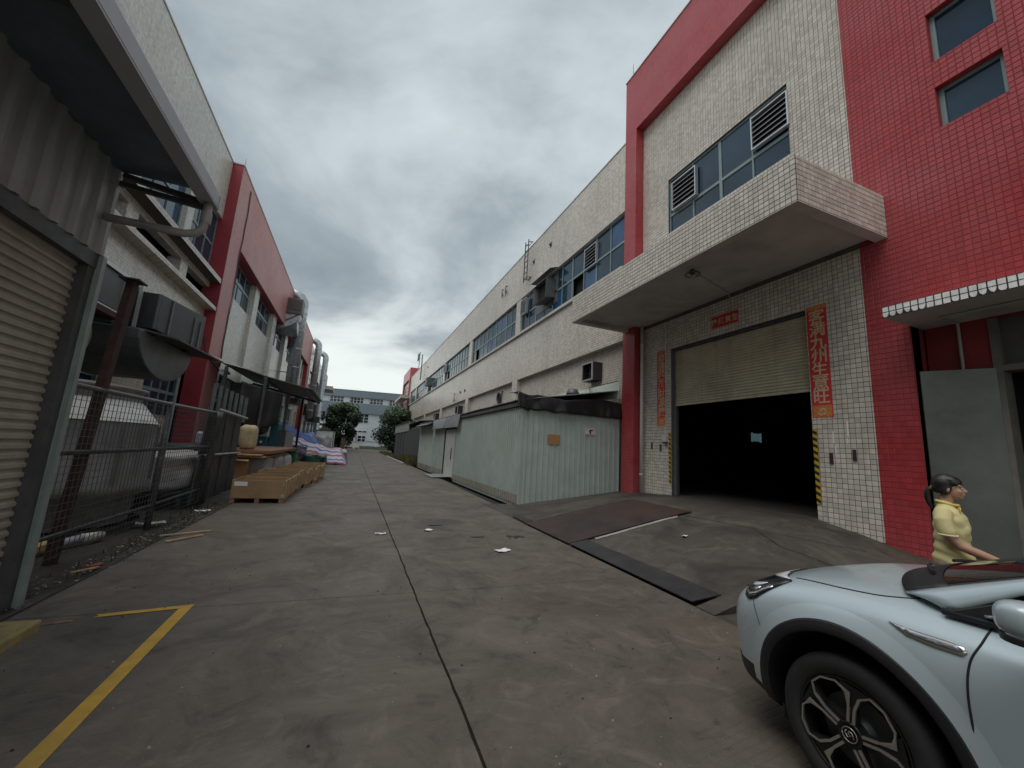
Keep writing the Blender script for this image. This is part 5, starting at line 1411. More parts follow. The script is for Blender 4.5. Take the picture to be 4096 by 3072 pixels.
# ================================================================== trees
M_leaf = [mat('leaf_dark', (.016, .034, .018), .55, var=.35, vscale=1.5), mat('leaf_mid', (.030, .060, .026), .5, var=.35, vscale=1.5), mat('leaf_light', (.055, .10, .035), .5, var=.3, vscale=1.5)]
M_bark = mat('bark', (.05, .038, .028), .9, var=.3, bump=.6, bscale=8)
def tree(x, y, h, rad, ch, seed, label, n=15000):
    rnd = random.Random(seed)
    t = thing('street_tree', (x, y, 0), label, 'tree', 'street trees at the far end')
    mb = MB(); top = Vector((x + .2, y, h * .62))
    mb.tube([(x, y, -.1), (x + .05, y, h * .2), (x + .1, y, h * .42), top], [.24, .19, .15, .07], 10)
    for i in range(9):
        a = i * 2.4; z = h * (.24 + .035 * i); r_ = rad * (.55 + .3 * rnd.random())
        mb.tube([(x + .08, y, z), (x + r_ * .5 * math.cos(a), y + r_ * .5 * math.sin(a), z + h * .12), (x + r_ * math.cos(a), y + r_ * math.sin(a), z + h * .22)], [.09, .05, .02], 6)
    part('trunk', mb, M_bark, t, smooth=True)
    clumps = []
    for i in range(46):
        a = rnd.random() * 6.283; c = 2 * rnd.random() - 1; rr = rnd.random() ** .4
        zc = h - ch / 2 + ch / 2 * c * .9
        k = math.sqrt(max(0, 1 - (c * .85) ** 2)) * rad * rr * .95
        clumps.append((Vector((x + k * math.cos(a), y + k * math.sin(a), zc + .25 * rnd.random())), rad * (.26 + .2 * rnd.random())))
    mb = MB()
    for i in range(n):
        c, r_ = clumps[rnd.randrange(len(clumps))]
        d = Vector((rnd.gauss(0, 1), rnd.gauss(0, 1), rnd.gauss(0, .8))).normalized() * r_ * (rnd.random() ** .35)
        p = c + d; s1 = .13 + .11 * rnd.random()
        nrm = (d.normalized() + Vector((rnd.gauss(0, .7), rnd.gauss(0, .7), rnd.gauss(.3, .6)))).normalized()
        e1 = nrm.cross(Vector((rnd.random(), rnd.random(), rnd.random() + .1))).normalized(); e2 = nrm.cross(e1)
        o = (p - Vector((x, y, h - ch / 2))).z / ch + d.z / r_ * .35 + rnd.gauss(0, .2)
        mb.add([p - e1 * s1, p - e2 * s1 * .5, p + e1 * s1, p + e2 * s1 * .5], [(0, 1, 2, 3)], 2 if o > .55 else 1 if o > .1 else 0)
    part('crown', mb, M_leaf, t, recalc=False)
tree(-2.3, 75, 7.7, 2.95, 6.6, 3, 'round dark green tree at the left of the far street end')
tree(6.5, 72, 7.7, 3.0, 7.0, 11, 'dark green tree behind the shed end at the right of the street')
tree(9.2, 79, 8.0, 2.4, 5.0, 21, 'farther tree touching the right factory end', n=6000)
def tuft(x0, x1, y0, y1, n, h, seed, name='weeds'):
    rnd = random.Random(seed); mb = MB()
    for i in range(n):
        x, y = x0 + (x1 - x0) * rnd.random(), y0 + (y1 - y0) * rnd.random(); a = rnd.random() * 6.28; l = h * (.4 + .8 * rnd.random()); b = .35 * l
        w = .006 + .01 * rnd.random()
        dx, dy = math.cos(a), math.sin(a)
        mb.add([(x - dy * w, y + dx * w, -.03), (x + dy * w, y - dx * w, -.03), (x + dx * b * .5 + dy * w * .7, y + dy * b * .5 - dx * w * .7, l * .7), (x + dx * b, y + dy * b, l)], [(0, 1, 2), (0, 2, 3)], i % 2)
    return solo(name, mb, [mat('weed_green', (.045, .085, .02), .6, var=.4, vscale=9), mat('weed_dry', (.12, .10, .04), .7, var=.4, vscale=9)], (x0, y0, 0), kind='stuff')
tuft(4.35, 5.0, 33.5, 40.5, 900, .7, 1)
tuft(4.3, 5.6, 57, 72, 1500, .35, 2, 'grass')
tuft(-2.95, -2.6, 5.8, 9.9, 110, .06, 3)
tuft(-3.1, -2.65, 9.0, 11.6, 60, .11, 5)
# ================================================================== lean-to roof and goods on the left
t = thing('lean_to_roof', (-4, 25, 0), 'grey lean-to roof on steel posts against the left factory', 'lean-to')
mb = MB()
mb.add([(LR + .05, 20.75, 4.95), (-4.2, 21.4, 4.42), (-2.15, 21.95, 4.06), (-2.15, 28.9, 4.06), (LR + .05, 28.9, 4.95)], [(0, 1, 2, 3, 4)])
part('roof_sheet', mb, mat('grey_lean_sheet', (.20, .20, .195), .6, .1, var=.15, dirt=.3), t, solid=.03)
mb = MB(); mb.add([(LR + .05, 20.72, 5.0), (-5.7, 20.85, 4.72), (-4.9, 21.1, 4.6), (-5.6, 21.3, 4.78)], [(0, 1, 2, 3)]); part('upturned_edge', mb, M_paper, t, solid=.01)
mb = MB(); mb.bar((-6.2, 28.75, 4.80), (-2.3, 28.75, 3.98), .08, .14); mb.bar((-2.4, 22, 3.98), (-2.4, 28.9, 3.98), .06, .1); mb.bar((-4.2, 21.4, 4.3), (-4.2, 28.9, 4.3), .06, .1)
part('purlin', mb, M_steel, t)
mb = MB(); mb.bar((-3.32, 28.8, -.05), (-3.32, 28.8, 4.15), .13); part('post', mb, M_rust, t)
mb = MB(); mb.bar((-3.75, 25.9, -.05), (-3.75, 25.9, 4.2), .15); part('post', mb, M_paintgrey, t)
mb = MB(); mb.bar((-4.1, 21.3, -.05), (-4.1, 21.3, 4.35), .11); mb.bar((-5.6, 20.9, -.05), (-5.6, 20.9, 4.6), .12); part('post', mb, M_steel, t)
mb = MB(); mb.box(-6.2, -4.5, 24.3, 24.34, 0.0, 4.3); part('shade_sheet', mb, M_steel, t)  # dark sheet added in place of the shaded wall behind
t = thing('work_light', (-4.6, 22, 3.6), 'small white lamp under the lean-to roof', 'lamp')
mb = MB(); mb.box(-4.75, -4.45, 22.0, 22.12, 3.62, 3.72); part('housing', mb, M_paper, t); mb = MB(); mb.bar((-4.6, 22.06, 3.72), (-4.6, 22.06, 4.3), .02); part('stem', mb, M_steel, t)
# wooden crates along the road
def crate(x0, x1, y0, y1, h, label, tagc=None, z0=.115):
    t = thing('wooden_crate', ((x0 + x1) / 2, y0, 0), label, 'crate', 'open wooden crates along the left of the road')
    k = .022
    mb = MB(); mb.box(x0, x1, y0, y0 + k, z0, h); part('front_panel', mb, M_wood, t, bevel=.004)
    mb = MB(); mb.box(x0, x1, y1 - k, y1, z0, h); part('back_panel', mb, M_wood, t, bevel=.004)
    for x in (x0, x1 - k):
        mb = MB(); mb.box(x, x + k, y0 + k + .001, y1 - k - .001, z0, h); part('side_panel', mb, M_wood, t, bevel=.004)
    mb = MB(); mb.box(x0 + k, x1 - k, y0 + k, y1 - k, z0, z0 + k); part('floor_panel', mb, M_wood, t)
    for x in (x0 + .0, (x0 + x1) / 2 - .05, x1 - .10):
        mb = MB(); mb.box(x, x + .10, y0 + .01, y1 - .01, -.005, z0 - .001); part('runner', mb, mat('runner_wood', (.28, .14, .09), .8, var=.25, vscale=6), t)
    for y in (y0 + .06, (y0 + y1) / 2 - .04, y1 - .14):
        mb = MB(); mb.box(x1 + .001, x1 + .028, y, y + .09, z0 - .02, h + .005); part('side_batten', mb, M_wood2, t, bevel=.004)
    if tagc:
        mb = MB(); mb.box(x0 + .05, x0 + .33, y0 - .004, y0 - .001, h - .14, h - .04); part('paper_label', mb, M_paper, t)
    mb = MB()
    for z in (z0 + .05, h - .08): mb.box(x1 - .06, x1 + .002, y0 - .004, y0 - .001, z - .03, z + .05)
    part('corner_plate', mb, M_galv, t)
crate(-2.62, -1.47, 11.76, 12.72, .55, 'nearest wooden crate, with a white paper label on its front', True)
crate(-2.58, -1.46, 12.86, 13.78, .56, 'second wooden crate, right behind the one with the paper label')
crate(-2.52, -1.42, 13.95, 15.1, .62, 'third wooden crate from the front, in the middle of the row')
crate(-2.42, -1.28, 15.4, 16.6, .60, 'fourth wooden crate in the row')
crate(-2.25, -1.14, 17.0, 18.2, .62, 'fifth wooden crate, next to last of the row')
crate(-2.15, -1.04, 18.5, 19.8, .64, 'farthest wooden crate, by the dark green bundle')
# sacks and boxes under a stack of planks
def bag(name, x0, x1, y0, y1, z0, z1, mt, label, cat, group=None, lump=.06, seed=0):
    mb = MB(); n = 10
    def sp(a, b):
        th, ph = a * 2 * math.pi, (b - .5) * math.pi
        c = Vector((math.cos(ph) * math.cos(th), math.cos(ph) * math.sin(th), math.sin(ph)))
        c = Vector([math.copysign(abs(v) ** .45, v) for v in c])
        w = 1 + lump * nz(c.x * 1.7 + seed, c.y * 1.7, c.z * 1.7) * 2 + lump * .6 * nz(c.x * 5 + seed, c.y * 5, c.z * 5)
        return ((x0 + x1) / 2 + c.x * (x1 - x0) / 2 * w, (y0 + y1) / 2 + c.y * (y1 - y0) / 2 * w, z0 + (z1 - z0) * (c.z * .5 * w + .5))
    mb.grid(36, 18, sp)
    return solo(name, mb, mt, ((x0 + x1) / 2, (y0 + y1) / 2, z0), label, cat, group, smooth=True)
bag('packed_sack', -4.0, -3.35, 16.6, 17.4, 0, .86, M_white_s, 'white wrapped sack nearest the dark hoarding, under the plank stack', 'sack', 'sacks under the planks', seed=1)
bag('packed_sack', -3.5, -2.8, 17.2, 18.3, 0, .88, M_white_s, 'white wrapped sack second from the hoarding, under the planks', 'sack', 'sacks under the planks', seed=2)
bag('packed_sack', -3.35, -2.65, 18.6, 19.7, 0, .88, M_white_s, 'white wrapped sack third from the hoarding, under the planks', 'sack', 'sacks under the planks', seed=3)
bag('packed_sack', -3.2, -2.5, 20.0, 21.2, 0, .9, M_white_s, 'white wrapped sack farthest along, by the green bin', 'sack', 'sacks under the planks', seed=4)
t = thing('cardboard_box', (-3.3, 16.5, 0), 'brown cardboard carton standing between the white sacks behind the crates', 'box')
mb = MB(); mb.box(-3.62, -3.2, 16.05, 16.55, 0, .84); part('carton', mb, M_card, t, bevel=.015)
mb = MB(); mb.add([(-3.62, 16.04, .84), (-3.2, 16.04, .84), (-3.18, 15.85, .78), (-3.64, 15.85, .80)], [(0, 1, 2, 3)]); part('flap', mb, M_wood2, t, solid=.01)
def planks(i, x0, x1, y0, y1, z, th, tilt, mt, label):
    mb = MB(); mb.prism([(x0, y0), (x1, y0 + .2), (x1 + .1, y1), (x0 + .1, y1 - .2)], z, z + th, fn=lambda x, y, zz: (x, y, zz + tilt * (y - y0)))
    solo('plank', mb, mt, ((x0 + x1) / 2, y0, z), label, 'plank', 'planks stacked on the sacks', bevel=.006)
planks(0, -4.1, -2.75, 15.9, 20.6, .90, .035, .005, M_wood2, 'lowest pale plank laid across the white sacks')
planks(1, -4.0, -2.85, 15.8, 20.2, .96, .05, .004, mat('bright_plank', (.55, .33, .15), .7, var=.2, vscale=5), 'orange plank in the middle of the stack')
planks(2, -4.1, -2.6, 16.1, 22.2, 1.04, .10, .006, mat('brown_plank', (.22, .11, .07), .75, var=.25, vscale=5), 'thick brown plank on top of the stack')
t = thing('wheelie_bin', (-2.75, 22.2, 0), 'green plastic wheelie bin at the end of the plank stack', 'bin')
mb = MB(); mb.prism([(-2.95, 21.9), (-2.45, 21.9), (-2.45, 22.5), (-2.95, 22.5)], .05, .95, fn=lambda x, y, z: (-2.7 + (x + 2.7) * (.8 + .2 * z), y, z)); part('bin_body', mb, M_greenbin, t, bevel=.03)
mb = MB(); mb.box(-2.98, -2.42, 21.86, 22.54, .951, 1.01); part('lid', mb, M_greenbin, t, bevel=.02)
for x in (-2.9, -2.55):
    mb = MB(); mb.lathe([(.001, x), (.09, x), (.09, x + .05), (.001, x + .05)], (0, 22.5, .09), axis='x', n=14); part('wheel', mb, M_hazk, t)
bag('foam_block', -3.75, -3.25, 16.5, 17.3, 1.14, 2.0, mat('yellowed_foam', (.52, .42, .26), .8, var=.25, vscale=3, dirt=.5, dirtcol=(.3, .18, .07), bump=.3), 'tall yellowed foam wrapped block standing on the planks beside the hoarding', 'foam', lump=.04, seed=8)
# teal machine behind
t = thing('baling_machine', (-4.3, 23.5, 0), 'teal painted baling machine under the lean-to roof', 'machine')
mb = MB(); mb.box(-4.75, -3.95, 22.9, 24.2, 0, 1.62); part('machine_body', mb, M_teal, t, bevel=.03)
mb = MB(); mb.box(-3.949, -3.6, 23.3, 24.2, 0, 2.3); part('column', mb, M_teal, t, bevel=.02)
mb = MB(); mb.box(-3.3, -2.95, 23.8, 24.1, .9, 1.9); part('control_box', mb, M_pvcg, t, bevel=.02)
mb = MB(); mb.box(-3.6, -3.3, 23.7, 24.15, .1, 2.0); part('side_frame', mb, M_steel, t)
for x in (-4.6, -4.2):
    mb = MB(); mb.lathe([(.001, 22.86), (.06, 22.88), (.06, 22.9)], (x, 0, 1.35), axis='y', n=12); part('gauge', mb, M_paper, t)
mb = MB(); mb.box(-4.7, -4.0, 22.8, 22.9, 1.62, 1.85); part('feed_tray', mb, M_galv, t)
bag('clutter_bundle', -5.3, -4.0, 22.2, 23.6, 1.68, 2.35, M_tarp, 'dark bundle lying on the teal machine', 'bundle', seed=14)
# big black sheeting roll hanging from the roof
mb = MB()
mb.grid(24, 20, lambda u, v: (-4.95 + 1.55 * u + .06 * nz(u * 2, v * 2, 2), 20.95 + .8 * u + .12 * nz(u * 3, v * 1.2, 1) , 4.0 - .3 * u - (1.7 + .35 * math.sin(u * 3.1) - .3 * u) * v + .04 * nz(u * 7, v * 5)))
solo('black_sheet', mb, M_tarp, (-4.2, 21.5, 3), 'large black plastic sheet hanging under the lean-to roof', 'sheet', smooth=True, solid=.02)
# blue tarpaulin heap and striped tarpaulin heap
mb = MB()
def bl(u, v):
    x = -5.9 + 4.3 * u; y = 32 + 3.2 * v
    ed = min(1, u * 5, (1 - u) * 3.2, v * 6 + .55, (1 - v) * 6)
    return (x, y - (.5 * (1 - ed) if v < .5 else 0), max(0.0, ed * (2.6 - .65 * u + .25 * math.sin(u * 7 + v * 2)) + .1 * nz(x * 1.5, y * 1.5, 1) + .05 * nz(x * 4, y * 3, 2)))
mb.grid(46, 26, bl)
solo('blue_tarpaulin', mb, M_bluetarp, (-3.8, 33, 0), 'blue tarpaulin draped over a tall heap on the left', 'tarpaulin', smooth=True, solid=.01)
mst, nts, bs = _nt('striped_tarp'); q = NB(nts); gp = nts.nodes.new('ShaderNodeTexCoord').outputs['UV']
spx = nts.nodes.new('ShaderNodeSeparateXYZ'); nts.links.new(gp, spx.inputs[0])
f1 = q.m('FRACT', q.m('MULTIPLY', spx.outputs[0], 15.0)); 
c_ = q.mix(q.m('LESS_THAN', f1, .26), (.50, .48, .54), (.36, .10, .14)); c_ = q.mix(q.m('MULTIPLY', q.m('GREATER_THAN', f1, .5), q.m('LESS_THAN', f1, .68)), c_, (.10, .14, .36))
nts.links.new(c_, bs.inputs['Base Color']); bs.inputs['Roughness'].default_value = .5
nts.links.new(q.bump(q.noise(q.pos(), 6, 4, .6), .5, .03), bs.inputs['Normal'])
def striped(name, fn, nu, nv, loc, label):
    mb = MB(); mb.grid(nu, nv, fn)
    o = solo(name, mb, mst, loc, label, 'tarpaulin', 'striped tarpaulins on the left', smooth=True, solid=.01)
    uv = o.data.uv_layers.new(name='UVMap')
    for l in o.data.loops:
        i = l.vertex_index; uv.data[l.index].uv = ((i % (nu + 1)) / nu, (i // (nu + 1)) / nv)
    return o
def s1(u, v):
    x = -4.4 + 4.15 * v; y = 30.2 + 4.2 * u
    ed = min(1, v * 7 + .1, (1 - v) * 8, u * 8, (1 - u) * 7)
    h = (1.85 - .85 * min(1, v * 1.5)) * ed
    return (x, y - .3 * (1 - ed) * (u < .5), max(0, h + .16 * nz(x * 1.6, y * 1.6, 6) + .09 * nz(x * 4, y * 4, 3)))
striped('striped_tarpaulin', s1, 34, 56, (-2, 32, 0), 'red white and blue striped tarpaulin over the long low heap at the road edge')
def s2(u, v):
    return (-4.6 + 1.9 * v, 28.9 + .4 * u + .15 * nz(v * 6, u * 4), max(0, 1.35 * (1 - u) - .0 + .07 * nz(v * 8, u * 6, 2) - .25 * v * (1 - u)))
striped('striped_tarpaulin', s2, 14, 24, (-3.6, 29, 0), 'striped tarpaulin hanging over stacked frames beside the rust red post')
mb = MB()
for i in range(4):
    mb.bar((-3.9 + .35 * i, 29.9, .1), (-3.9 + .35 * i, 29.9, 1.15), .05)
for z in (.4, .8, 1.15): mb.bar((-4.0, 29.9, z), (-2.75, 29.9, z), .04)
solo('metal_rack', mb, M_steel, (-3.4, 29.9, 0), 'dark metal rack poking out of the striped tarpaulin', 'rack')
bag('green_bundle', -2.75, -1.45, 26.6, 28.8, 0, .72, M_greenbag, 'dark green wrapped bundle at the road edge behind the crates', 'bundle', lump=.12, seed=5)
mb = MB(); mb.prism([(-2.2, 26.75), (-1.88, 26.7), (-1.85, 27.05), (-2.17, 27.1)], .70, .73); solo('cardboard_scrap', mb, M_wood2, (-2, 26.9, .7), 'pale cardboard scrap lying on the dark green bundle', 'cardboard')
bag('grey_bundle', -1.35, -.32, 34.4, 36.3, 0, .86, mat('grey_sheeting', (.30, .31, .31), .5, var=.35, vscale=4, bump=.6, bscale=7), 'crumpled grey plastic bundle at the far end of the striped heap', 'bundle', lump=.13, seed=6)
bag('grey_bundle', -3.1, -1.9, 40, 42, 0, 2.0, mat('dirty_sheeting', (.33, .31, .32), .6, var=.35, vscale=2, bump=.5, bscale=5), 'tall bundle in dirty pale sheeting behind the blue tarpaulin', 'bundle', lump=.1, seed=7)
mb = MB(); mb.grid(10, 10, lambda u, v: (-1.9 + 1.5 * u, 38 + .9 * v, .75 + .18 * math.sin(u * 3.1) + .08 * nz(u * 5, v * 5))); solo('white_sheet', mb, M_paper, (-1.2, 38.5, .7), 'white plastic sheet lying behind the striped heap', 'sheet', smooth=True, solid=.01)
bag('rubbish_bundle', -1.9, -.5, 37.8, 39.0, 0, .78, M_white_s, 'pale bundle under the white plastic sheet', 'bundle', lump=.1, seed=9)
# things seen behind the mesh fence
bag('packed_sack', -5.4, -3.3, 10.6, 12.2, .35, 1.2, M_white_s, 'broad pale sack lying behind the mesh fence next to the tank', 'sack', seed=11, lump=.1)
bag('packed_sack', -5.3, -3.7, 12.4, 13.6, .3, 1.1, M_white_s, 'pale sack farther behind the mesh fence, beside the hoarding', 'sack', seed=12, lump=.1)
t = thing('bench_frame', (-4.4, 12, 0), 'low steel bench carrying sacks behind the mesh fence', 'bench')
mb = MB(); mb.box(-5.4, -3.35, 11.0, 13.7, .28, .34); part('bench_top', mb, M_steel, t)
for x in (-5.3, -3.45):
    for y in (11.1, 13.55):
        mb = MB(); mb.box(x, x + .07, y, y + .07, -.05, .28); part('leg', mb, M_steel, t)
mb = MB(); mb.box(-5.5, -3.4, 12.0, 14.6, 1.24, 1.30); mb.box(-5.4, -5.3, 12.1, 12.2, -.05, 1.239); mb.box(-3.6, -3.5, 14.4, 14.5, -.05, 1.239); mb.box(-5.4, -5.3, 14.4, 14.5, -.05, 1.239); mb.box(-3.6, -3.5, 12.1, 12.2, -.05, 1.239)
solo('work_bench', mb, M_steel, (-4.4, 13, 1.2), 'dark work bench with boxes behind the mesh fence', 'bench')
bag('plastic_bag', -4.0, -3.62, 13.3, 13.7, 1.30, 1.66, mat('lilac_bag', (.48, .46, .58), .4, var=.2, bump=.5, bscale=10), 'lilac plastic bag on the dark work bench by the red pillar', 'bag', lump=.12, seed=13)
mb = MB(); mb.box(-5.1, -4.6, 12.3, 12.9, 1.302, 1.55); mb.box(-5.05, -4.65, 12.35, 12.85, 1.551, 1.57); solo('cardboard_box', mb, M_card, (-4.8, 12.6, 1.3), 'flat brown carton on the dark work bench behind the mesh', 'box', bevel=.01)
# ================================================================== litter on the road and verge
def scrap(name, x, y, w, h, a, mt, label, cat='scrap', z=.004, crumple=.03):
    mb = MB(); c, s_ = math.cos(a), math.sin(a)
    def f(u, v):
        p, q_ = (u - .5) * w, (v - .5) * h
        return (x + c * p - s_ * q_, y + s_ * p + c * q_, z + .006 + crumple * (abs(nz(p * 14 + x, q_ * 14, 3)) + .6 * abs(u - .5)))
    mb.grid(5, 4, f); return solo(name, mb, mt, (x, y, z), label, cat, solid=.003)
scrap('paper_scrap', 2.51, 6.52, .24, .15, .3, M_paper, 'largest white paper scrap on the road, nearest the ramp', 'paper')
scrap('paper_scrap', 1.575, 8.24, .17, .13, .8, M_paper, 'white paper scrap in the middle of the right lane', 'paper')
scrap('paper_scrap', .66, 7.97, .19, .07, .1, M_paper, 'narrow white paper scrap left of the road joint', 'paper')
scrap('paper_scrap', 5.6, 5.7, .13, .07, .4, M_paper, 'small pale scrap on the ramp', 'paper', z=ramp_z(5.6, 5.7) + .01)
mb = MB()  # black smear stain on the road, built as thin raised blobs
for i in range(9):
    x, y = 3.0 + .035 * i, 7.5 + .06 * math.sin(i * 1.3); r_ = .03 + .025 * abs(math.sin(i * 2.1))
    mb.lathe([(r_, .005), (r_ * .7, .012), (.001, .013)], (x, y + (.06 if i % 3 else -.05), 0), n=8)
solo('tar_smear', mb, M_hazk, (3.3, 7.5, 0), 'flattened black rubber smear stain on the road beside the rusty plate', 'tar')
scrap('dark_scrap', 1.84, 8.8, .3, .09, .2, M_steel, 'dark flat scrap on the right lane beyond the paper', 'scrap', crumple=.008)
scrap('dark_scrap', 2.4, 7.6, .26, .07, .0, M_steel, 'dark flat scrap on the right lane nearer the ramp', 'scrap', crumple=.008)
def stick(a, b, mt, label, w=.035):
    mb = MB(); mb.bar(a, b, w, .015); solo('wood_stick', mb, mt, a, label, 'stick', 'loose sticks at the left road edge')
stick((-2.62, 8.0, .03), (-2.05, 8.45, .012), M_wood2, 'long thin stick lying across the left road edge')
stick((-2.40, 7.62, .025), (-2.08, 8.1, .012), M_wood2, 'shorter thick stick beside the long thin one')
stick((-2.72, 6.1, .04), (-2.58, 6.33, .03), M_wood2, 'short reddish stick in the gutter litter', .02)
t = thing('pipe_offcut', (-3.5, 7.5, .05), 'lilac white pipe length on the verge below the tank', 'pipe')
mb = MB(); mb.tube([(-3.52, 7.40, .07), (-3.41, 7.68, .07)], .055, 12); part('pipe', mb, mat('lilac_pvc', (.40, .39, .47), .45, var=.15), t, smooth=True)
mb = MB(); mb.tube([(-3.40, 7.69, .075), (-3.28, 7.95, .07)], [.06, .05], 12); part('coupling', mb, M_pvc, t, smooth=True)
bag('yellow_foam', -3.72, -3.5, 7.0, 7.35, 0, .13, mat('yellow_foam', (.48, .36, .14), .8, var=.25), 'yellow foam roll on the verge behind the shed post', 'foam', lump=.05, seed=15)
scrap('plastic_scrap', -3.1, 9.0, .4, .2, .4, M_pvc, 'flat white plastic scrap on the verge below the fence', 'scrap', z=.03)
scrap('red_wrapper', -2.66, 6.42, .16, .07, .9, mat('red_wrapper', (.3, .05, .05), .5), 'crumpled red wrapper in the gutter litter', 'wrapper', z=.02)
scrap('white_wrapper', -2.75, 10.4, .28, .12, .3, M_paper, 'white wrapper at the road edge before the first crate', 'wrapper', z=.02)
# leaf and grit litter along the left edge
rnd = random.Random(5); mb = MB()
for i in range(2600):
    y = 5.0 + 7.2 * rnd.random(); x = -2.72 + rnd.gauss(0, .10) + .05 * math.sin(y * 3)
    if x > -2.45: continue
    s1_ = .008 + .018 * rnd.random() ** 2; a = rnd.random() * 6.28; z = .012 + .03 * rnd.random()
    dx, dy = math.cos(a) * s1_, math.sin(a) * s1_
    mb.add([(x - dx, y - dy, z), (x + dy * .5, y - dx * .5, z + .01 * rnd.random()), (x + dx, y + dy, z + .012 * rnd.random()), (x - dy * .5, y + dx * .5, z)], [(0, 1, 2, 3)], rnd.choice((0, 0, 0, 1, 1, 2)))
solo('leaf_litter', mb, [mat('litter_dark', (.04, .035, .028), .9, var=.4, vscale=20), mat('litter_brown', (.12, .08, .045), .9, var=.4, vscale=20), mat('litter_pale', (.3, .28, .24), .9, var=.3, vscale=20)], (-2.7, 8, 0), kind='stuff')
# grit and small stains on the concrete
mb = MB()
for i in range(700):
    x, y = -2.4 + 6.2 * rnd.random(), 1.8 + 12 * rnd.random() ** 1.5
    if abs(x - JX) < .03 or (x > 2.3 and y < 2.6): continue
    s1_ = .003 + .007 * rnd.random() ** 3
    mb.lathe([(s1_, 0.0), (s1_ * .7, s1_ * .7), (.0005, s1_ * .9)], (x, y, .0005), n=5, mi=rnd.randrange(2))
solo('grit', mb, [M_hazk, M_concrete], (0, 5, 0), kind='stuff')
# ================================================================== parked pale silver car, nose down the street
CXC, CYH, HZ = 3.40, 1.454, 0.35
car = thing('parked_car', (CXC, CYH - 1.4, 0), 'pale silver blue car at the lower right with its front wheel showing', 'car')
CO = ORG[car.name]
def W3(v, s, z): return Vector((CXC - s, CYH + v, z))
mpaint, ntp, bp = _nt('car_paint'); q = NB(ntp)
bp.inputs['Base Color'].default_value = (.47, .56, .60, 1); bp.inputs['Metallic'].default_value = .15; bp.inputs['Roughness'].default_value = .32
bp.inputs['Coat Weight'].default_value = .8; bp.inputs['Coat Roughness'].default_value = .06
ntp.links.new(q.rng(q.noise(q.pos(), 5, 5, .6), .3, .7, .26, .40), bp.inputs['Roughness'])
M_bplast = mat('black_car_plastic', (.016, .016, .018), .55, var=.2, vscale=12)
M_cglass = glass_mat('car_glass', (.008, .009, .010), .03)
M_chrome = mat('satin_chrome', (.62, .63, .64), .22, .9, var=.05)
M_tyre = mat('tyre_rubber', (.016, .016, .017), .8, var=.2, vscale=20, dirt=.3, dirtcol=(.045, .042, .038), bump=.2)
M_rimdark = mat('rim_dark', (.02, .02, .022), .35, .4)
M_rimal = mat('rim_machined', (.46, .44, .41), .3, .8, var=.08)
def lerp_tab(tab, x):
    for (a, p), (b, q_) in zip(tab, tab[1:]):
        if a <= x <= b: return p + (q_ - p) * (x - a) / (b - a)
    return tab[0][1] if x < tab[0][0] else tab[-1][1]
WT = [(-3.7, .74), (-3.55, .86), (-3.2, .925), (-2.7, .945), (-.2, .945), (.15, .945), (.36, .938), (.50, .915), (.62, .872), (.72, .815), (.80, .73), (.86, .62), (.91, .46), (.935, .32)]
ZT = [(-3.7, .95), (-3.55, 1.06), (-3.0, 1.12), (-.25, 1.105), (0, 1.09), (.2, 1.062), (.36, 1.03), (.5, .985), (.62, .93), (.72, .875), (.80, .82), (.86, .765), (.91, .70), (.935, .64)]
ZB = [(-3.7, .5), (-3.55, .36), (-3.2, .26), (-2.7, .22), (.5, .22), (.75, .235), (.86, .27), (.91, .32), (.935, .40)]
PROF = [(.86, 0), (.945, .09), (.985, .33), (1.0, .60), (.99, .74), (.945, .855), (.83, .925), (.70, .955), (.38, .99)]
VS = [-3.7, -3.62, -3.45, -3.2, -2.75, -2.2, -1.5, -.9, -.5, -.25, -.05, .12, .26, .38, .49, .59, .68, .76, .83, .885, .92, .935]
rings = []
for v in VS:
    w, zt, zb = lerp_tab(WT, v), lerp_tab(ZT, v), lerp_tab(ZB, v)
    half = []
    for i, (f, k) in enumerate(PROF):
        z = zb + (zt - zb) * k; s = f * w
        # crease of the shoulder line and slight waist on the doors
        if i == 2: s -= .012
        if i in (7, 8) and v < -.3: z = zb + (zt - zb) * .93
        half.append((v, s, z))
    ring = half + [(v, 0, zt if v >= -.3 else zb + (zt - zb) * .93)] + [(a, -b, c) for a, b, c in reversed(half)] + [(v, -.5 * w, zb), (v, .5 * w, zb)]
    rings.append(ring)
mb = MB(); n = len(rings[0])
for rg in rings: mb.v += [tuple(W3(*p)) for p in rg]
for i in range(len(rings) - 1):
    for k_ in range(n): mb.f.append((i * n + k_, i * n + (k_ + 1) % n, (i + 1) * n + (k_ + 1) % n, (i + 1) * n + k_))
mb.f.append(tuple(range(n - 1, -1, -1))); mb.f.append(tuple((len(rings) - 1) * n + k_ for k_ in range(n))); mb.mi = [0] * len(mb.f)
me0 = mb.mesh('body_cage', mpaint, CO, True); fixn(me0)
tmp = bpy.data.objects.new('body_tmp', me0); COL.objects.link(tmp); tmp.location = CO
md = tmp.modifiers.new('s', 'SUBSURF'); md.levels = md.render_levels = 3
cut = MB()
for yh in (CYH, CYH - 2.765):
    cut.lathe([(.001, 2.2), (.452, 2.2), (.452, 2.86), (.001, 2.86)], (0, yh, HZ + .015), axis='x', n=64)
    cut.lathe([(.001, 3.94), (.452, 3.94), (.452, 4.6), (.001, 4.6)], (0, yh, HZ + .015), axis='x', n=64)
mc = cut.mesh('cut', mpaint); 
bmc = bmesh.new(); bmc.from_mesh(mc); bmesh.ops.remove_doubles(bmc, verts=bmc.verts, dist=.0012); bmesh.ops.recalc_face_normals(bmc, faces=bmc.faces); bmc.to_mesh(mc); bmc.free()
cto = bpy.data.objects.new('cut_tmp', mc); COL.objects.link(cto)
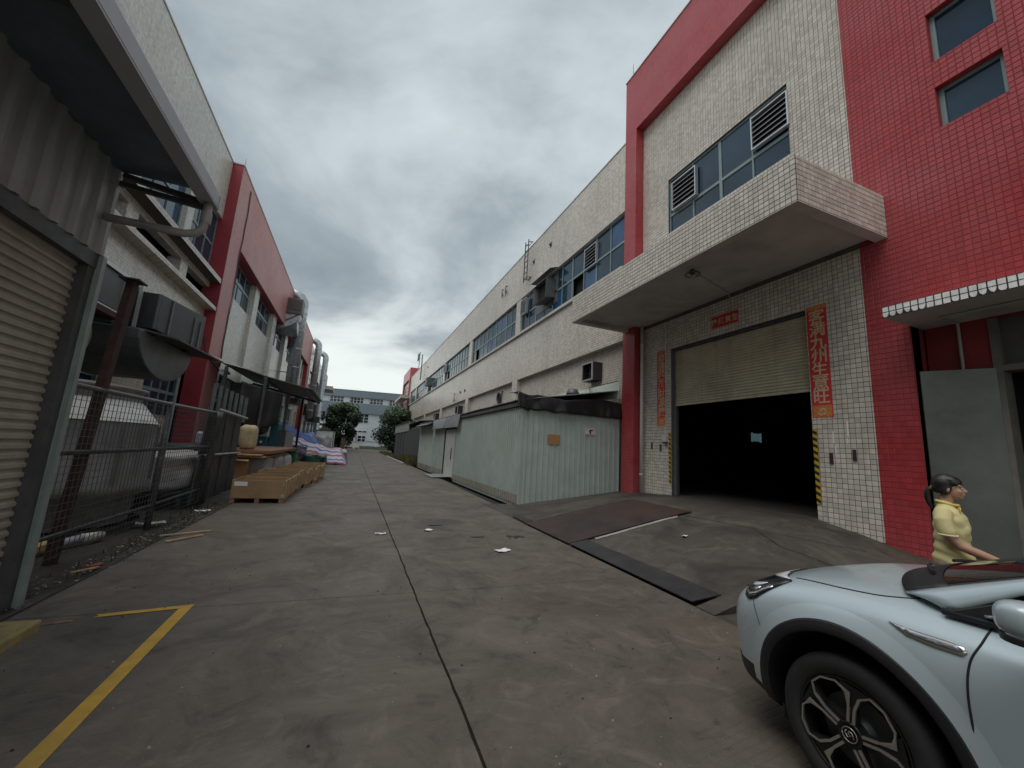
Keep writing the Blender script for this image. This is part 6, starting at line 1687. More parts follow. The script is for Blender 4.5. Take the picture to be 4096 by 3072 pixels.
# uncut surface for projecting details
dg = bpy.context.evaluated_depsgraph_get(); dg.update()
mu = bpy.data.meshes.new_from_object(tmp.evaluated_get(dg))
BV = BVHTree.FromPolygons([v.co + CO for v in mu.vertices], [tuple(p.vertices) for p in mu.polygons])
md2 = tmp.modifiers.new('b', 'BOOLEAN'); md2.operation = 'DIFFERENCE'; md2.object = cto; md2.solver = 'EXACT'
dg = bpy.context.evaluated_depsgraph_get(); dg.update()
mbody = bpy.data.meshes.new_from_object(tmp.evaluated_get(dg)); mbody.name = 'body'
bpy.data.objects.remove(tmp); bpy.data.objects.remove(cto); bpy.data.meshes.remove(mu)
mbody.materials.clear(); mbody.materials.append(mpaint); mbody.materials.append(M_bplast); mbody.materials.append(M_dark)
for p in mbody.polygons:
    c = p.center + CO
    p.use_smooth = True
    p.material_index = 0
    ins = False
    for yh in (CYH, CYH - 2.765):
        d = math.hypot(c.y - yh, c.z - HZ - .015)
        if d < .4535 and abs(c.x - CXC) < .93: ins = True
    if ins: p.material_index = 2; p.use_smooth = False
    elif c.z < .30 or (c.z < .40 and c.y - CYH > .52): p.material_index = 1
body = part('body', mbody, None, car)
def side(v, z, off=0.0, x0=1.5):
    """point on the left flank seen from the left"""
    h = BV.ray_cast(Vector((x0, CYH + v, z)), Vector((1, 0, 0)))
    if h[0] is None: return W3(v, .3, z)
    nrm = h[1] if h[1].x < 0 else -h[1]
    return h[0] + nrm * off
def topp(v, s, off=0.0):
    h = BV.ray_cast(Vector((CXC - s, CYH + v, 2)), Vector((0, 0, -1)))
    if h[0] is None: return W3(v, s, 1)
    nrm = h[1] if h[1].z > 0 else -h[1]
    return h[0] + nrm * off
def patch(name, poly, mt, parent, off=.004, cuts=4, fn=side, thick=.004, label=None):
    bm = bmesh.new(); bm.faces.new([bm.verts.new((a, b, 0)) for a, b in poly])
    bmesh.ops.triangulate(bm, faces=bm.faces)
    for _ in range(cuts):
        es = [e for e in bm.edges if e.calc_length() > .035]
        if es: bmesh.ops.subdivide_edges(bm, edges=es, cuts=1); bmesh.ops.triangulate(bm, faces=bm.faces)
    for v in bm.verts: v.co = fn(v.co.x, v.co.y, off) - CO
    bmesh.ops.recalc_face_normals(bm, faces=bm.faces)
    me = bpy.data.meshes.new(name); bm.to_mesh(me); bm.free(); me.materials.append(mt)
    for p in me.polygons: p.use_smooth = True
    return part(name, me, None, parent, solid=thick, label=label)
def smooth_line(pts, n=10):
    out = []
    for i in range(len(pts) - 1):
        p0, p1, p2, p3 = pts[max(i - 1, 0)], pts[i], pts[i + 1], pts[min(i + 2, len(pts) - 1)]
        for k_ in range(n):
            t = k_ / n
            out.append(tuple(.5 * (2 * b + (c - a) * t + (2 * a - 5 * b + 4 * c - d) * t * t + (3 * b - a - 3 * c + d) * t ** 3) for a, b, c, d in zip(p0, p1, p2, p3)))
    return out + [pts[-1]]
def seam(name, pts, parent, fn=side, r=.004, mt=None, off=0.0):
    mb = MB(); mb.tube([fn(a, b, off) for a, b in smooth_line(pts)], r, 6); return part(name, mb, mt or M_dark, parent, smooth=True)
# panel gaps
seam('hood_gap', [(.345, .735), (.2, .765), (.05, .782), (-.1, .775), (-.2, .735), (-.235, .70)], body, fn=topp, r=.0045)
seam('door_gap', [(-.505, 1.035), (-.50, .98), (-.475, .90), (-.465, .78), (-.468, .6), (-.475, .4), (-.48, .26)], body, r=.0045)
seam('door_gap', [(-1.62, 1.05), (-1.62, .8), (-1.60, .5), (-1.6, .28)], body)
seam('bumper_gap', [(.535, .80), (.50, .74), (.46, .66), (.43, .60)], body, r=.0022)
# wheel arch cladding and painted flare
def arch_ring(name, r0, r1, a0, a1, offs, mt, yh, nr=5, na=48):
    mb = MB()
    def f(u, v):
        a = a0 + (a1 - a0) * u; r_ = r0 + (r1 - r0) * v
        z = HZ + .015 + r_ * math.sin(a); y = yh - CYH + r_ * math.cos(a)
        return tuple(side(y, max(z, .2), offs(v)))
    mb.grid(na, nr, f); return part(name, mb, mt, body, smooth=True, solid=.006 if r0 < .49 else 0, recalc=True)
for yh in (CYH, CYH - 2.765):
    arch_ring('arch_cladding', .435, .492, R(-16), R(196), lambda v: .012 * math.sin(min(1, .25 + v) * math.pi * .75) + .004, M_bplast, yh)
    arch_ring('arch_flare', .494, .585, R(-4), R(172), lambda v: .016 * (1 - v) ** 1.3 - .002, mpaint, yh)
# headlight
hl = patch('headlight', [(.335, .962), (.45, .966), (.56, .948), (.645, .915), (.672, .885), (.668, .84), (.625, .795), (.575, .785), (.51, .815), (.43, .885)], mat('lamp_housing', (.02, .022, .026), .15, .1), body, off=.006)
patch('light_bar', [(.35, .962), (.46, .962), (.57, .940), (.655, .902), (.655, .885), (.57, .920), (.46, .944)], mat('lamp_white', (.75, .77, .8), .2, .2), hl, off=.010, thick=.003)
patch('light_bar', [(.41, .905), (.50, .842), (.575, .808), (.63, .818), (.63, .832), (.575, .822), (.50, .862), (.43, .915)], M_chrome, hl, off=.010, thick=.003)
patch('light_bar', [(.47, .908), (.56, .882), (.61, .866), (.61, .852), (.56, .864), (.50, .888)], mat('lamp_white2', (.7, .75, .85), .2, .2), hl, off=.011, thick=.003)
patch('reflector', [(.50, .88), (.56, .87), (.58, .84), (.52, .85)], M_chrome, hl, off=.009, thick=.002)
# fender blade trim
bl_ = patch('fender_trim', [(-.195, .948), (-.30, .945), (-.40, .948), (-.463, .945), (-.467, .930), (-.455, .915), (-.36, .912), (-.27, .918)], M_chrome, body, off=.006, thick=.006)
patch('trim_inlay', [(-.26, .934), (-.36, .937), (-.445, .938), (-.445, .922), (-.36, .920), (-.28, .924)], mat('trim_grey', (.2, .21, .22), .4, .6), bl_, off=.011, thick=.002)
0 and patch('reflector_mark', [(.575, .765), (.535, .765), (.53, .742), (.565, .735)], mat('pale_sensor', (.6, .64, .68), .3), body, off=.003, thick=.002)
# front face: grille and plate area (not seen from this side, built plainly)
mb = MB()
for i in range(6): mb.bar(W3(.935, -.42, .50 + .045 * i), W3(.935, .42, .50 + .045 * i), .02)
part('grille', mb, M_bplast, body)
# glass house
def WSB(u): return Vector((.018 - .205 * abs(u) ** 2.2, .712 * u, 1.066 + .028 * (1 - abs(u) ** 2)))
def WST(u): return Vector((-1.34 - .06 * u * u, .575 * u, 1.60 - .055 * u * u))
def ws(u, t, off=0):
    b, tt = WSB(u), WST(u); p = b + (tt - b) * t + Vector((.0, 0, .022)) * math.sin(t * math.pi)
    return W3(*p)
def gridpart(name, nu, nv, fn, mt, thick=.006):
    mb = MB(); mb.grid(nu, nv, fn); return part(name, mb, mt, car, smooth=True, solid=thick)
wsg = gridpart('windscreen', 30, 20, lambda u, v: ws(2 * u - 1, v), M_cglass)
mb = MB(); mb.grid(30, 3, lambda u, v: ws(2 * u - 1, v * .13) + Vector((0, .003, .005))); part('cowl_panel', mb, M_bplast, wsg, smooth=True, solid=.004)
for i, (a, b) in enumerate(((-.45, .1), (.25, .72))):
    mb = MB(); mb.tube([ws(a + (b - a) * k_ / 8, .06 + .05 * k_ / 8) + Vector((0, .012, .018)) for k_ in range(9)], .009, 6); part('wiper', mb, M_bplast, wsg)
def AP(t):  # lower edge of the A pillar
    K = [Vector((-.375, .792, 1.046)), Vector((-.60, .752, 1.192)), Vector((-.98, .69, 1.362)), Vector((-1.44, .625, 1.53))]
    x = min(max(t, 0), .9999) * 3; i = int(x); return K[i].lerp(K[i + 1], x - i)
for sg in (1, -1):
    def apf(u, v, sg=sg):
        e = Vector(((ws(1, v) - Vector((CXC, CYH, 0)))))
        p0 = Vector((e.y, -e.x, e.z)); p1 = AP(v); p = p0 + (p1 - p0) * u + Vector((.0, .02, .02)) * math.sin(u * math.pi) * .8
        return W3(p.x, sg * p.y, p.z)
    gridpart('a_pillar', 6, 16, apf, mpaint, .012)
    def sgf(u, v, sg=sg):
        b = Vector((-.43 - 2.55 * u, .797 - .02 * u, 1.045 + .055 * u)); t_ = AP(1) + Vector((-1.58 * u, -.01 * u, .02 * math.sin(u * 3) - .01 * u)) + Vector((-.02, 0, 0))
        p = b + (t_ - b) * v + Vector((0, .028, 0)) * math.sin(v * math.pi); return W3(p.x, sg * p.y, p.z)
    gl = gridpart('side_glass', 24, 12, sgf, M_cglass, .005)
    mb = MB(); mb.tube([W3(-.36 - 2.7 * k_ / 12, sg * (.808 - .02 * k_ / 12), 1.048 + .055 * k_ / 12) for k_ in range(13)], .016, 8); part('belt_trim', mb, M_bplast, gl, smooth=True)
    mb = MB(); mb.tube([W3(-.50 - .22 * k_ / 6, sg * (.822), 1.078 + .05 * k_ / 6) for k_ in range(7)], .007, 6); part('chrome_strip', mb, M_chrome, gl, smooth=True)
    mb = MB(); mb.add([W3(-.40, sg * .812, 1.06), W3(-.74, sg * .806, 1.06), W3(-.74, sg * .775, 1.24), W3(-.40, sg * .785, 1.07)], [(0, 1, 2, 3)]); part('mirror_sail', mb, M_bplast, gl, solid=.012)
    # roof rail line
    mb = MB(); mb.tube([W3(*(Vector((p.x, sg * p.y, p.z)))) for p in [AP(1) + Vector((-1.56 * k_ / 10, -.01, .02 * math.sin(k_ * .3) - .01 * k_ / 10 + .02)) for k_ in range(11)]], .03, 8); part('roof_rail', mb, mpaint, car, smooth=True)
    # mirror
    mb = MB(); mc_ = W3(-.70, sg * 1.04, 1.15)
    def mf(u, v, mc_=mc_):
        th, ph = u * 2 * math.pi, (v - .5) * math.pi
        c = Vector((math.cos(ph) * math.cos(th), math.cos(ph) * math.sin(th), math.sin(ph))); c = Vector([math.copysign(abs(k_) ** .72, k_) for k_ in c])
        return mc_ + Vector((c.x * .105, c.y * .085 * (1 if c.y > 0 else .6), c.z * .068 + .02 * c.x * -sg * .6))
    mb.grid(28, 16, mf); mr = part('wing_mirror', mb, mpaint, car, smooth=True)
    mb = MB(); mb.tube([W3(-.66, sg * .80, 1.075), W3(-.70, sg * .90, 1.07), W3(-.72, sg * 1.0, 1.085)], [.03, .026, .034], 10); part('mirror_arm', mb, M_bplast, mr, smooth=True)
    mb = MB(); mb.grid(20, 4, lambda u, v, mc_=mc_: mc_ + Vector((.098 * math.cos(u * math.pi * 2), .078 * math.sin(u * math.pi * 2) * (1 if math.sin(u * math.pi * 2) > 0 else .62), -.045 - .025 * v)) * 1.0); part('mirror_base', mb, M_bplast, mr, smooth=True, solid=.006)
def rf_(u, v):
    a = WST(2 * u - 1); k_ = 2 * u - 1
    p = Vector((a.x - 1.60 * v, a.y * (1 + .08 * math.sin(v * 3.1)), a.z + .045 * math.sin(v * math.pi * .8) - .05 * v)); return W3(*p)
gridpart('roof', 24, 16, rf_, mpaint, .012)
def rw(u, v):
    k_ = 2 * u - 1; a = Vector((-2.95 - .06 * k_ * k_, .575 * k_, 1.558 - .05 * k_ * k_)); b = Vector((-3.55 + .04 * k_ * k_, .70 * k_, 1.05)); p = a + (b - a) * v; return W3(*p)
gridpart('rear_window', 16, 10, rw, M_cglass)
mb = MB(); mb.box(CXC - .75, CXC + .75, CYH - 3.0, CYH - .35, .9, .96); part('dashboard', mb, M_dark, car)
for x in (CXC - .62, CXC + .30):
    mb = MB(); mb.box(x, x + .42, CYH - 1.75, CYH - 1.6, .7, 1.38); part('seat', mb, M_bplast, car, bevel=.05)
# wheels
def wheel(xo, yh, sg):
    """xo: outer face x, sg: +1 outer face towards -X"""
    X = lambda d: xo + sg * d
    wo = None
    mb = MB(); mb.lathe([(.246, X(.02)), (.262, X(.004)), (.30, X(-.003)), (.328, X(.008)), (.345, X(.032)), (.349, X(.06)), (.349, X(.18)), (.343, X(.21)), (.325, X(.228)), (.246, X(.225))], (0, yh, HZ), axis='x', n=72)
    wo = part('wheel', mb, M_tyre, car, smooth=True)
    mb = MB(); mb.lathe([(.247, X(.016)), (.242, X(.018)), (.236, X(.035)), (.225, X(.19))], (0, yh, HZ), axis='x', n=64); part('rim_barrel', mb, M_rimdark, wo, smooth=True)
    mb = MB(); mb.lathe([(.232, X(.13)), (.001, X(.13))], (0, yh, HZ), axis='x', n=40); part('rim_back', mb, M_dark, wo)
    mb = MB(); mb.lathe([(.165, X(.10)), (.165, X(.085)), (.08, X(.085)), (.06, X(.06)), (.001, X(.06))], (0, yh, HZ), axis='x', n=40); part('brake_disc', mb, M_steel, wo, smooth=False)
    mb = MB(); mb.lathe([(.246, X(.014)), (.240, X(.010)), (.236, X(.016))], (0, yh, HZ), axis='x', n=64); part('rim_edge', mb, M_rimdark, wo, smooth=True)
    for k_ in range(5):
        a0 = R(72 * k_ + 62)
        P = lambda r_, d, dx, a0=a0: Vector((X(dx), yh + sg * r_ * math.cos(a0 + R(d)), HZ + r_ * math.sin(a0 + R(d))))
        # spoke web (dark) between two petals
        mb = MB(); mb.add([P(.05, 10, .012), P(.05, 62, .012), P(.13, 42, .010), P(.238, 54, .016), P(.238, 18, .016), P(.13, 30, .010)] + [P(.05, 10, .05), P(.05, 62, .05), P(.13, 42, .045), P(.238, 54, .05), P(.238, 18, .05), P(.13, 30, .045)],
                          [(0, 1, 2, 5), (2, 3, 4, 5), (0, 6, 7, 1), (1, 7, 8, 2), (2, 8, 9, 3), (3, 9, 10, 4), (4, 10, 11, 5), (5, 11, 6, 0)])
        part('spoke', mb, M_rimdark, wo)
        mb = MB()
        loop = [(.058, -24), (.125, -31), (.19, -28), (.232, -19), (.239, -4), (.226, 14), (.195, 27), (.125, 29), (.058, 24)]
        for (r0, d0), (r1, d1) in zip(loop, loop[1:]):
            mb.bar(P(r0, d0, .007), P(r1, d1, .007), .012 if r0 < .19 else .008, .009, up=(1, 0, 0))
        mb.add([P(.226, 14, .0045), P(.239, 9, .0045), P(.200, 32, .0045), P(.118, 31, .0045), P(.130, 27, .0045), P(.188, 24, .0045)], [(0, 1, 2, 3, 4, 5)])
        part('spoke_edge', mb, M_rimal, wo)
    mb = MB(); mb.lathe([(.056, X(.02)), (.056, X(.006)), (.049, X(.002)), (.047, X(.006)), (.001, X(.005))], (0, yh, HZ), axis='x', n=32); hc = part('hub_cap', mb, M_rimdark, wo, smooth=True)
    mb = MB(); mb.tube([Vector((X(.002), yh + .033 * math.cos(t), HZ + .033 * math.sin(t))) for t in [2 * math.pi * i / 24 for i in range(25)]], .0025, 6)
    mb.tube([Vector((X(.001), yh + sg * a, HZ + b)) for a, b in ((-.02, -.012), (-.012, .012), (0, .016), (.006, .004), (-.006, -.002), (.008, -.014), (.02, .004), (.014, .016))], .003, 6)
    part('emblem', mb, M_rimal, hc, smooth=True)
wheel(2.478, CYH, 1); wheel(2.478, CYH - 2.765, 1); wheel(4.322, CYH, -1); wheel(4.322, CYH - 2.765, -1)
mb = MB(); mb.box(2.66, 2.72, CYH + .40, CYH + .46, .14, .26); part('mud_flap', mb, M_bplast, car)
# ================================================================== woman in a pale yellow polo shirt beyond the car
PX, PY = 5.50, 2.20
pf_ = Vector((.34, -.94, 0)).normalized(); pl_ = Vector((-pf_.y, pf_.x, 0))        # forward and left
per = thing('person', (PX, PY, 0), 'person in a pale yellow polo shirt with a dark ponytail, reaching forward with a phone', 'person')
PO = ORG[per.name]
def PW(f, l, z): return Vector((PX, PY, 0)) + pf_ * f + pl_ * l + Vector((0, 0, z))
def cap_chain(mb, pts, n=14, ell=1.0, axis=None):
    """closed tapered tube with rounded ends; pts: (f, l, z, rf, rl) radii along forward / left"""
    rings = []
    P = [Vector(p[:3]) for p in pts]
    up = (P[-1] - P[0]).normalized()
    ref = Vector((1, 0, 0)) if abs(up.x) < .85 else Vector((0, 0, 1))
    for i, p in enumerate(pts):
        d = (P[min(i + 1, len(P) - 1)] - P[max(i - 1, 0)]).normalized()
        e2 = d.cross(ref).normalized(); e1 = e2.cross(d).normalized()
        rf, rl = p[3], p[4] if len(p) > 4 else p[3]
        rings.append((P[i], e1, e2, rf, rl, d))
    seq = []
    c, e1, e2, rf, rl, d = rings[0]
    for k_ in (.35, .75): seq.append((c - d * rf * math.sqrt(1 - k_ * k_) * .7, e1, e2, rf * k_, rl * k_))
    seq += [(r_[0], r_[1], r_[2], r_[3], r_[4]) for r_ in rings]
    c, e1, e2, rf, rl, d = rings[-1]
    for k_ in (.75, .35): seq.append((c + d * rf * math.sqrt(1 - k_ * k_) * .7, e1, e2, rf * k_, rl * k_))
    v = []
    for c, e1, e2, a, b in seq:
        for j in range(n):
            t = 2 * math.pi * j / n; q_ = c + e1 * a * math.cos(t) + e2 * b * math.sin(t); v.append(PW(*q_))
    f = [(i * n + j, i * n + (j + 1) % n, (i + 1) * n + (j + 1) % n, (i + 1) * n + j) for i in range(len(seq) - 1) for j in range(n)]
    f.append(tuple(range(n - 1, -1, -1))); f.append(tuple((len(seq) - 1) * n + j for j in range(n)))
    mb.add(v, f)
def ellip(mb, c, r, n=18, m_=12, tilt=0.0):
    v = []
    for j in range(m_ + 1):
        ph = (j / m_ - .5) * math.pi
        for i in range(n):
            th = 2 * math.pi * i / n
            a, b, z = r[0] * math.cos(ph) * math.cos(th), r[1] * math.cos(ph) * math.sin(th), r[2] * math.sin(ph)
            a, z = a * math.cos(tilt) + z * math.sin(tilt), -a * math.sin(tilt) + z * math.cos(tilt)
            v.append(PW(c[0] + a, c[1] + b, c[2] + z))
    f = [(j * n + i, j * n + (i + 1) % n, (j + 1) * n + (i + 1) % n, (j + 1) * n + i) for j in range(m_) for i in range(n)]
    mb.add(v, f)
def remeshed(mb, name, mats, parent, vox, smooth=4, fac=.5):
    me = mb.mesh(name + '_raw', mats, PO, True)
    bm = bmesh.new(); bm.from_mesh(me); bmesh.ops.remove_doubles(bm, verts=bm.verts, dist=1e-5); bmesh.ops.recalc_face_normals(bm, faces=bm.faces); bm.to_mesh(me); bm.free()
    ob = bpy.data.objects.new('tmp', me); COL.objects.link(ob)
    md = ob.modifiers.new('r', 'REMESH'); md.mode = 'VOXEL'; md.voxel_size = vox; md.use_smooth_shade = True
    md = ob.modifiers.new('s', 'SMOOTH'); md.iterations = smooth; md.factor = fac
    dg = bpy.context.evaluated_depsgraph_get(); dg.update()
    m2 = bpy.data.meshes.new_from_object(ob.evaluated_get(dg)); m2.name = name
    bpy.data.objects.remove(ob)
    for p in m2.polygons: p.use_smooth = True
    m2.materials.clear()
    for m_ in (mats if isinstance(mats, list) else [mats]): m2.materials.append(m_)
    return part(name, m2, None, parent)
M_skin = mat('skin', (.42, .235, .16), .5, var=.08, vscale=12, local=True)
M_hair = mat('black_hair', (.012, .009, .009), .35, var=.3, vscale=40, bump=.4, bscale=120, local=True)
M_polo = mat('pale_yellow_polo', (.58, .51, .25), .8, var=.06, vscale=10, bump=.15, bscale=200, local=True)
M_trous = mat('grey_beige_trousers', (.20, .18, .15), .85, var=.12, local=True)
HC = (.025, 0, 1.56)      # head centre
# body: one continuous surface
mb = MB()
ellip(mb, (HC[0] - .012, 0, 1.575), (.094, .074, .096))               # cranium
ellip(mb, (HC[0] + .034, 0, 1.515), (.060, .058, .075), tilt=.15)      # face
ellip(mb, (HC[0] + .062, 0, 1.465), (.026, .030, .020))               # chin
ellip(mb, (HC[0] + .040, 0, 1.472), (.045, .048, .022), tilt=-.2)     # jaw
ellip(mb, (HC[0] + .104, 0, 1.523), (.016, .013, .014))               # nose tip
cap_chain(mb, [(HC[0] + .088, 0, 1.555, .010, .009), (HC[0] + .104, 0, 1.528, .011, .011)], 10)   # nose bridge
ellip(mb, (HC[0] + .088, 0, 1.493), (.014, .021, .007)); ellip(mb, (HC[0] + .085, 0, 1.481), (.014, .019, .0075))    # lips
for sg in (1, -1):
    ellip(mb, (HC[0] + .060, sg * .036, 1.520), (.024, .020, .026))   # cheek
    ellip(mb, (HC[0] + .070, sg * .030, 1.572), (.022, .024, .010))   # brow
    ellip(mb, (HC[0] - .012, sg * .074, 1.530), (.018, .009, .028), tilt=.2)   # ear
cap_chain(mb, [(-.018, 0, 1.36, .056, .058), (-.004, 0, 1.43, .050, .050), (.008, 0, 1.49, .050, .048)])     # neck
cap_chain(mb, [(-.012, 0, .86, .105, .150), (-.01, 0, .98, .098, .138), (-.005, 0, 1.12, .105, .140), (-.008, 0, 1.24, .105, .158), (-.018, 0, 1.33, .080, .150), (-.02, 0, 1.37, .05, .09)], 20)  # trunk
for sg in (1, -1):
    cap_chain(mb, [(-.015, sg * .085, .86, .098, .088), (.0, sg * .088, .68, .078, .076), (.005 + .02 * sg, sg * .09, .47, .056, .056), (-.02 + .03 * sg, sg * .09, .32, .055, .053), (-.03 + .03 * sg, sg * .09, .10, .036, .036)])
    cap_chain(mb, [(-.05 + .03 * sg, sg * .09, .045, .035, .034), (.06 + .03 * sg, sg * .095, .035, .03, .04), (.13 + .03 * sg, sg * .1, .028, .022, .034)])
def arm(mb, pts): cap_chain(mb, pts, 12)
# right arm (towards the camera) reaches forward and down with the phone
RA = [(-.03, -.165, 1.315, .055), (-.035, -.205, 1.22, .050), (.00, -.215, 1.10, .043), (.055, -.20, 1.03, .040), (.16, -.175, .985, .040), (.28, -.155, .935, .033), (.355, -.145, .905, .026, .021)]
arm(mb, RA)
LA = [(-.03, .165, 1.315, .055), (-.05, .205, 1.20, .048), (-.04, .215, 1.06, .042), (.03, .20, .97, .038), (.13, .17, .93, .031), (.19, .15, .915, .026)]
arm(mb, LA)
def hand(mb, w, d, side_, curl):
    """w wrist, d direction (f,l,z), side_ +1 left hand / -1 right hand"""
    w = Vector(w); d = Vector(d).normalized(); up = Vector((0, 0, 1)); lat = d.cross(up).normalized(); nrm = lat.cross(d).normalized()
    pc = w + d * .05
    cap_chain(mb, [(*(w + d * .005), .020, .024), (*(w + d * .045), .016, .036), (*(w + d * .085), .014, .038)], 12)
    for i, (o, l) in enumerate(((-.028, .070), (-.009, .080), (.010, .075), (.028, .058))):
        b = w + d * .088 + lat * o
        k1 = b + d * l * .45 - nrm * l * .10 * curl; k2 = k1 + d * l * .32 - nrm * l * .32 * curl; k3 = k2 + d * l * .14 - nrm * l * .26 * curl
        cap_chain(mb, [(*b, .0095), (*k1, .009), (*k2, .008), (*k3, .007)], 8)
    th = -1 * side_
    b = w + d * .03 + lat * .03 * th
    k1 = b + d * .028 + lat * .026 * th + nrm * .006; k2 = k1 + d * .032 + lat * .008 * th + nrm * .006
    cap_chain(mb, [(*b, .014), (*k1, .011), (*k2, .009)], 8)
hand(mb, (.355, -.145, .905), (.92, .05, -.32), -1, .55)
hand(mb, (.19, .15, .915), (.9, -.2, -.2), 1, .7)
remeshed(mb, 'body', M_skin, per, .0062, smooth=3)
# face details: eyes and brows
for sg in (1, -1):
    mb = MB(); ellip(mb, (HC[0] + .083, sg * .031, 1.553), (.009, .013, .0065), 12, 8); eo = part('eye', mb, mat('eye_white', (.5, .47, .44), .3), per, smooth=True)
    mb = MB(); ellip(mb, (HC[0] + .090, sg * .031, 1.553), (.004, .006, .006), 10, 8); part('iris', mb, M_hair, eo, smooth=True)
    mb = MB(); cap_chain(mb, [(HC[0] + .092, sg * .016, 1.576, .0035), (HC[0] + .088, sg * .034, 1.581, .0035), (HC[0] + .072, sg * .050, 1.577, .0025)], 6); part('eyebrow', mb, M_hair, per, smooth=True)
mb = MB(); cap_chain(mb, [(HC[0] + .097, -.014, 1.4875, .003), (HC[0] + .101, 0, 1.488, .003), (HC[0] + .097, .014, 1.4875, .003)], 6); part('mouth', mb, mat('lip', (.30, .11, .09), .5), per, smooth=True)
# hair: cap swept back, ponytail with tie
mb = MB()
ellip(mb, (HC[0] - .030, 0, 1.582), (.098, .083, .103))
ellip(mb, (HC[0] + .015, 0, 1.622), (.078, .076, .048), tilt=.35)
ellip(mb, (HC[0] - .085, 0, 1.545), (.045, .062, .055))
for sg in (1, -1):
    ellip(mb, (HC[0] - .030, sg * .062, 1.535), (.042, .022, .062), tilt=.25)
    ellip(mb, (HC[0] + .028, sg * .060, 1.60), (.040, .018, .028), tilt=.5)
hr = remeshed(mb, 'hair', M_hair, per, .0075, smooth=2)
mb = MB(); cap_chain(mb, [(HC[0] - .118, 0, 1.545, .020), (HC[0] - .150, .0, 1.525, .024), (HC[0] - .160, 0, 1.47, .028, .026), (HC[0] - .155, 0, 1.41, .026, .022), (HC[0] - .145, 0, 1.365, .020, .016), (HC[0] - .130, 0, 1.335, .006)], 14)
part('ponytail', mb, M_hair, hr, smooth=True, subsurf=1)
mb = MB(); mb.tube([PW(HC[0] - .122 + .002 * math.sin(t), .022 * math.cos(t), 1.545 + .022 * math.sin(t)) for t in [2 * math.pi * i / 14 for i in range(15)]], .007, 6); part('hair_tie', mb, mat('hair_tie_gold', (.5, .4, .12), .4), hr, smooth=True)
# polo shirt
def wr(f, l, z): return 1 + .0
mb = MB()
tr = [(-.012, 0, .835, .136, .172), (-.008, 0, .90, .131, .166), (.0, 0, .98, .124, .160), (.004, 0, 1.08, .124, .160), (.010, 0, 1.17, .128, .168), (.004, 0, 1.25, .122, .176), (-.012, 0, 1.32, .098, .166), (-.016, 0, 1.365, .066, .10), (-.014, 0, 1.40, .058, .066)]
cap_chain(mb, tr, 28)
ellip(mb, (.075, -.07, 1.165), (.062, .066, .062)); ellip(mb, (.075, .07, 1.165), (.062, .066, .062))
ellip(mb, (.045, 0, .93), (.10, .12, .10))
arm(mb, [(-.03, -.15, 1.325, .066), (-.036, -.200, 1.245, .067), (-.022, -.214, 1.165, .063), (-.012, -.216, 1.135, .062)])
arm(mb, [(-.03, .15, 1.325, .066), (-.05, .200, 1.245, .067), (-.052, .214, 1.165, .063), (-.05, .216, 1.135, .062)])
sh_ = remeshed(mb, 'polo_shirt', M_polo, per, .0085, smooth=4)
for v in sh_.data.vertices:       # creases round the waist and across the back
    p = v.co + PO - Vector((PX, PY, 0)); z = p.z
    f, l = p.dot(pf_), p.dot(pl_)
    a = math.sin((z + .35 * f + .12 * l) * 62) * (.0065 if z < 1.06 else .003)
    if z < 1.30 and abs(l) < .19:
        d = Vector((f, l, 0)).normalized(); v.co += (pf_ * d.x + pl_ * d.y) * (a + .006 * nz(f * 14, l * 14, z * 9))
mb = MB()

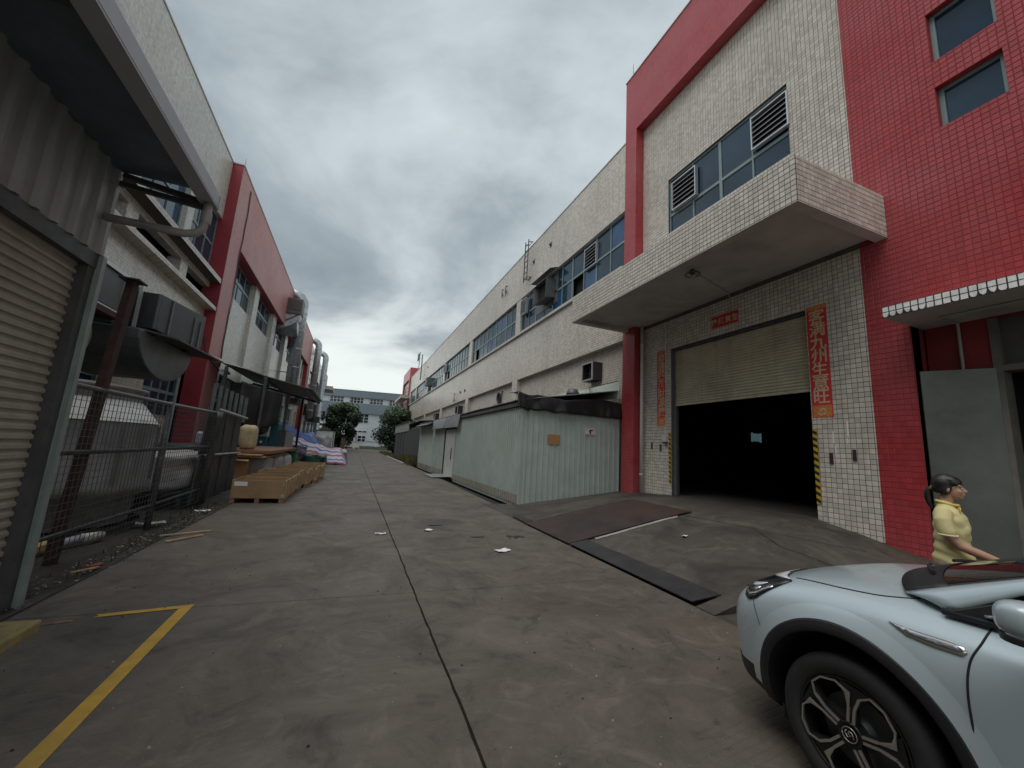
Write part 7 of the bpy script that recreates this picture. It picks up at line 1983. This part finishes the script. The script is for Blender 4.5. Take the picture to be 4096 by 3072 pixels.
mb.tube([PW(-.012 + .063 * math.cos(t) + .02 * (math.cos(t) > .8), .064 * math.sin(t), 1.402 - .016 * math.cos(t)) for t in [2 * math.pi * i / 26 for i in range(27)]], .014, 8)
part('collar', mb, mat('collar_yellow', (.66, .50, .13), .8), sh_, smooth=True)
mb = MB(); mb.grid(10, 4, lambda u, v: PW(.045 + .035 * math.sin(u * 2) + .004, -.055 + .11 * u * 0 + (.05 - .10 * u) * 1.0, 1.375 - .035 * v - .03 * abs(u - .5)))
part('collar_flap', mb, mat('collar_yellow', (.66, .50, .13), .8), sh_, smooth=True, solid=.006)
mb = MB()
for (c, d) in (((-.012, -.2165, 1.118), .0635), ((-.049, .2165, 1.118), .0635)):
    mb.tube([PW(c[0] + d * math.cos(t), c[1] + d * math.sin(t), c[2]) for t in [2 * math.pi * i / 22 for i in range(23)]], .0075, 6)
part('sleeve_trim', mb, mat('pale_trim', (.70, .62, .42), .8), sh_, smooth=True)
# trousers and shoes
mb = MB()
cap_chain(mb, [(-.012, 0, .80, .125, .160), (-.012, 0, .87, .118, .155), (-.01, 0, .93, .108, .148)], 20)
for sg in (1, -1):
    cap_chain(mb, [(-.015, sg * .083, .84, .108, .096), (.0, sg * .088, .66, .088, .084), (.005 + .02 * sg, sg * .09, .46, .070, .068), (-.02 + .03 * sg, sg * .09, .28, .064, .062), (-.03 + .03 * sg, sg * .09, .10, .060, .058)])
remeshed(mb, 'trousers', M_trous, per, .01, smooth=3)
for sg in (1, -1):
    mb = MB(); cap_chain(mb, [(-.065 + .03 * sg, sg * .09, .042, .042, .042), (.05 + .03 * sg, sg * .095, .042, .04, .048), (.145 + .03 * sg, sg * .10, .03, .028, .042)]); part('shoe', mb, M_bplast, per, smooth=True)
# phone held in the right hand: its own thing
t = thing('phone', tuple(PW(.50, -.14, .87)), 'dark phone held out in the hand of the person in yellow', 'phone')
d = Vector((.95, .05, -.18)).normalized(); c = Vector((.505, -.135, .862))
mb = MB(); a, b = PW(*(c - d * .075)), PW(*(c + d * .075)); mb.bar(a, b, .072, .009); part('phone_body', mb, M_hazk, t, bevel=.003)
mb = MB(); o = Vector((0, 0, .0058)); mb.bar(a + (b - a) * .06 + o, b - (b - a) * .06 + o, .064, .001); part('screen', mb, glass_mat('phone_screen', (.01, .01, .02), .08), t)
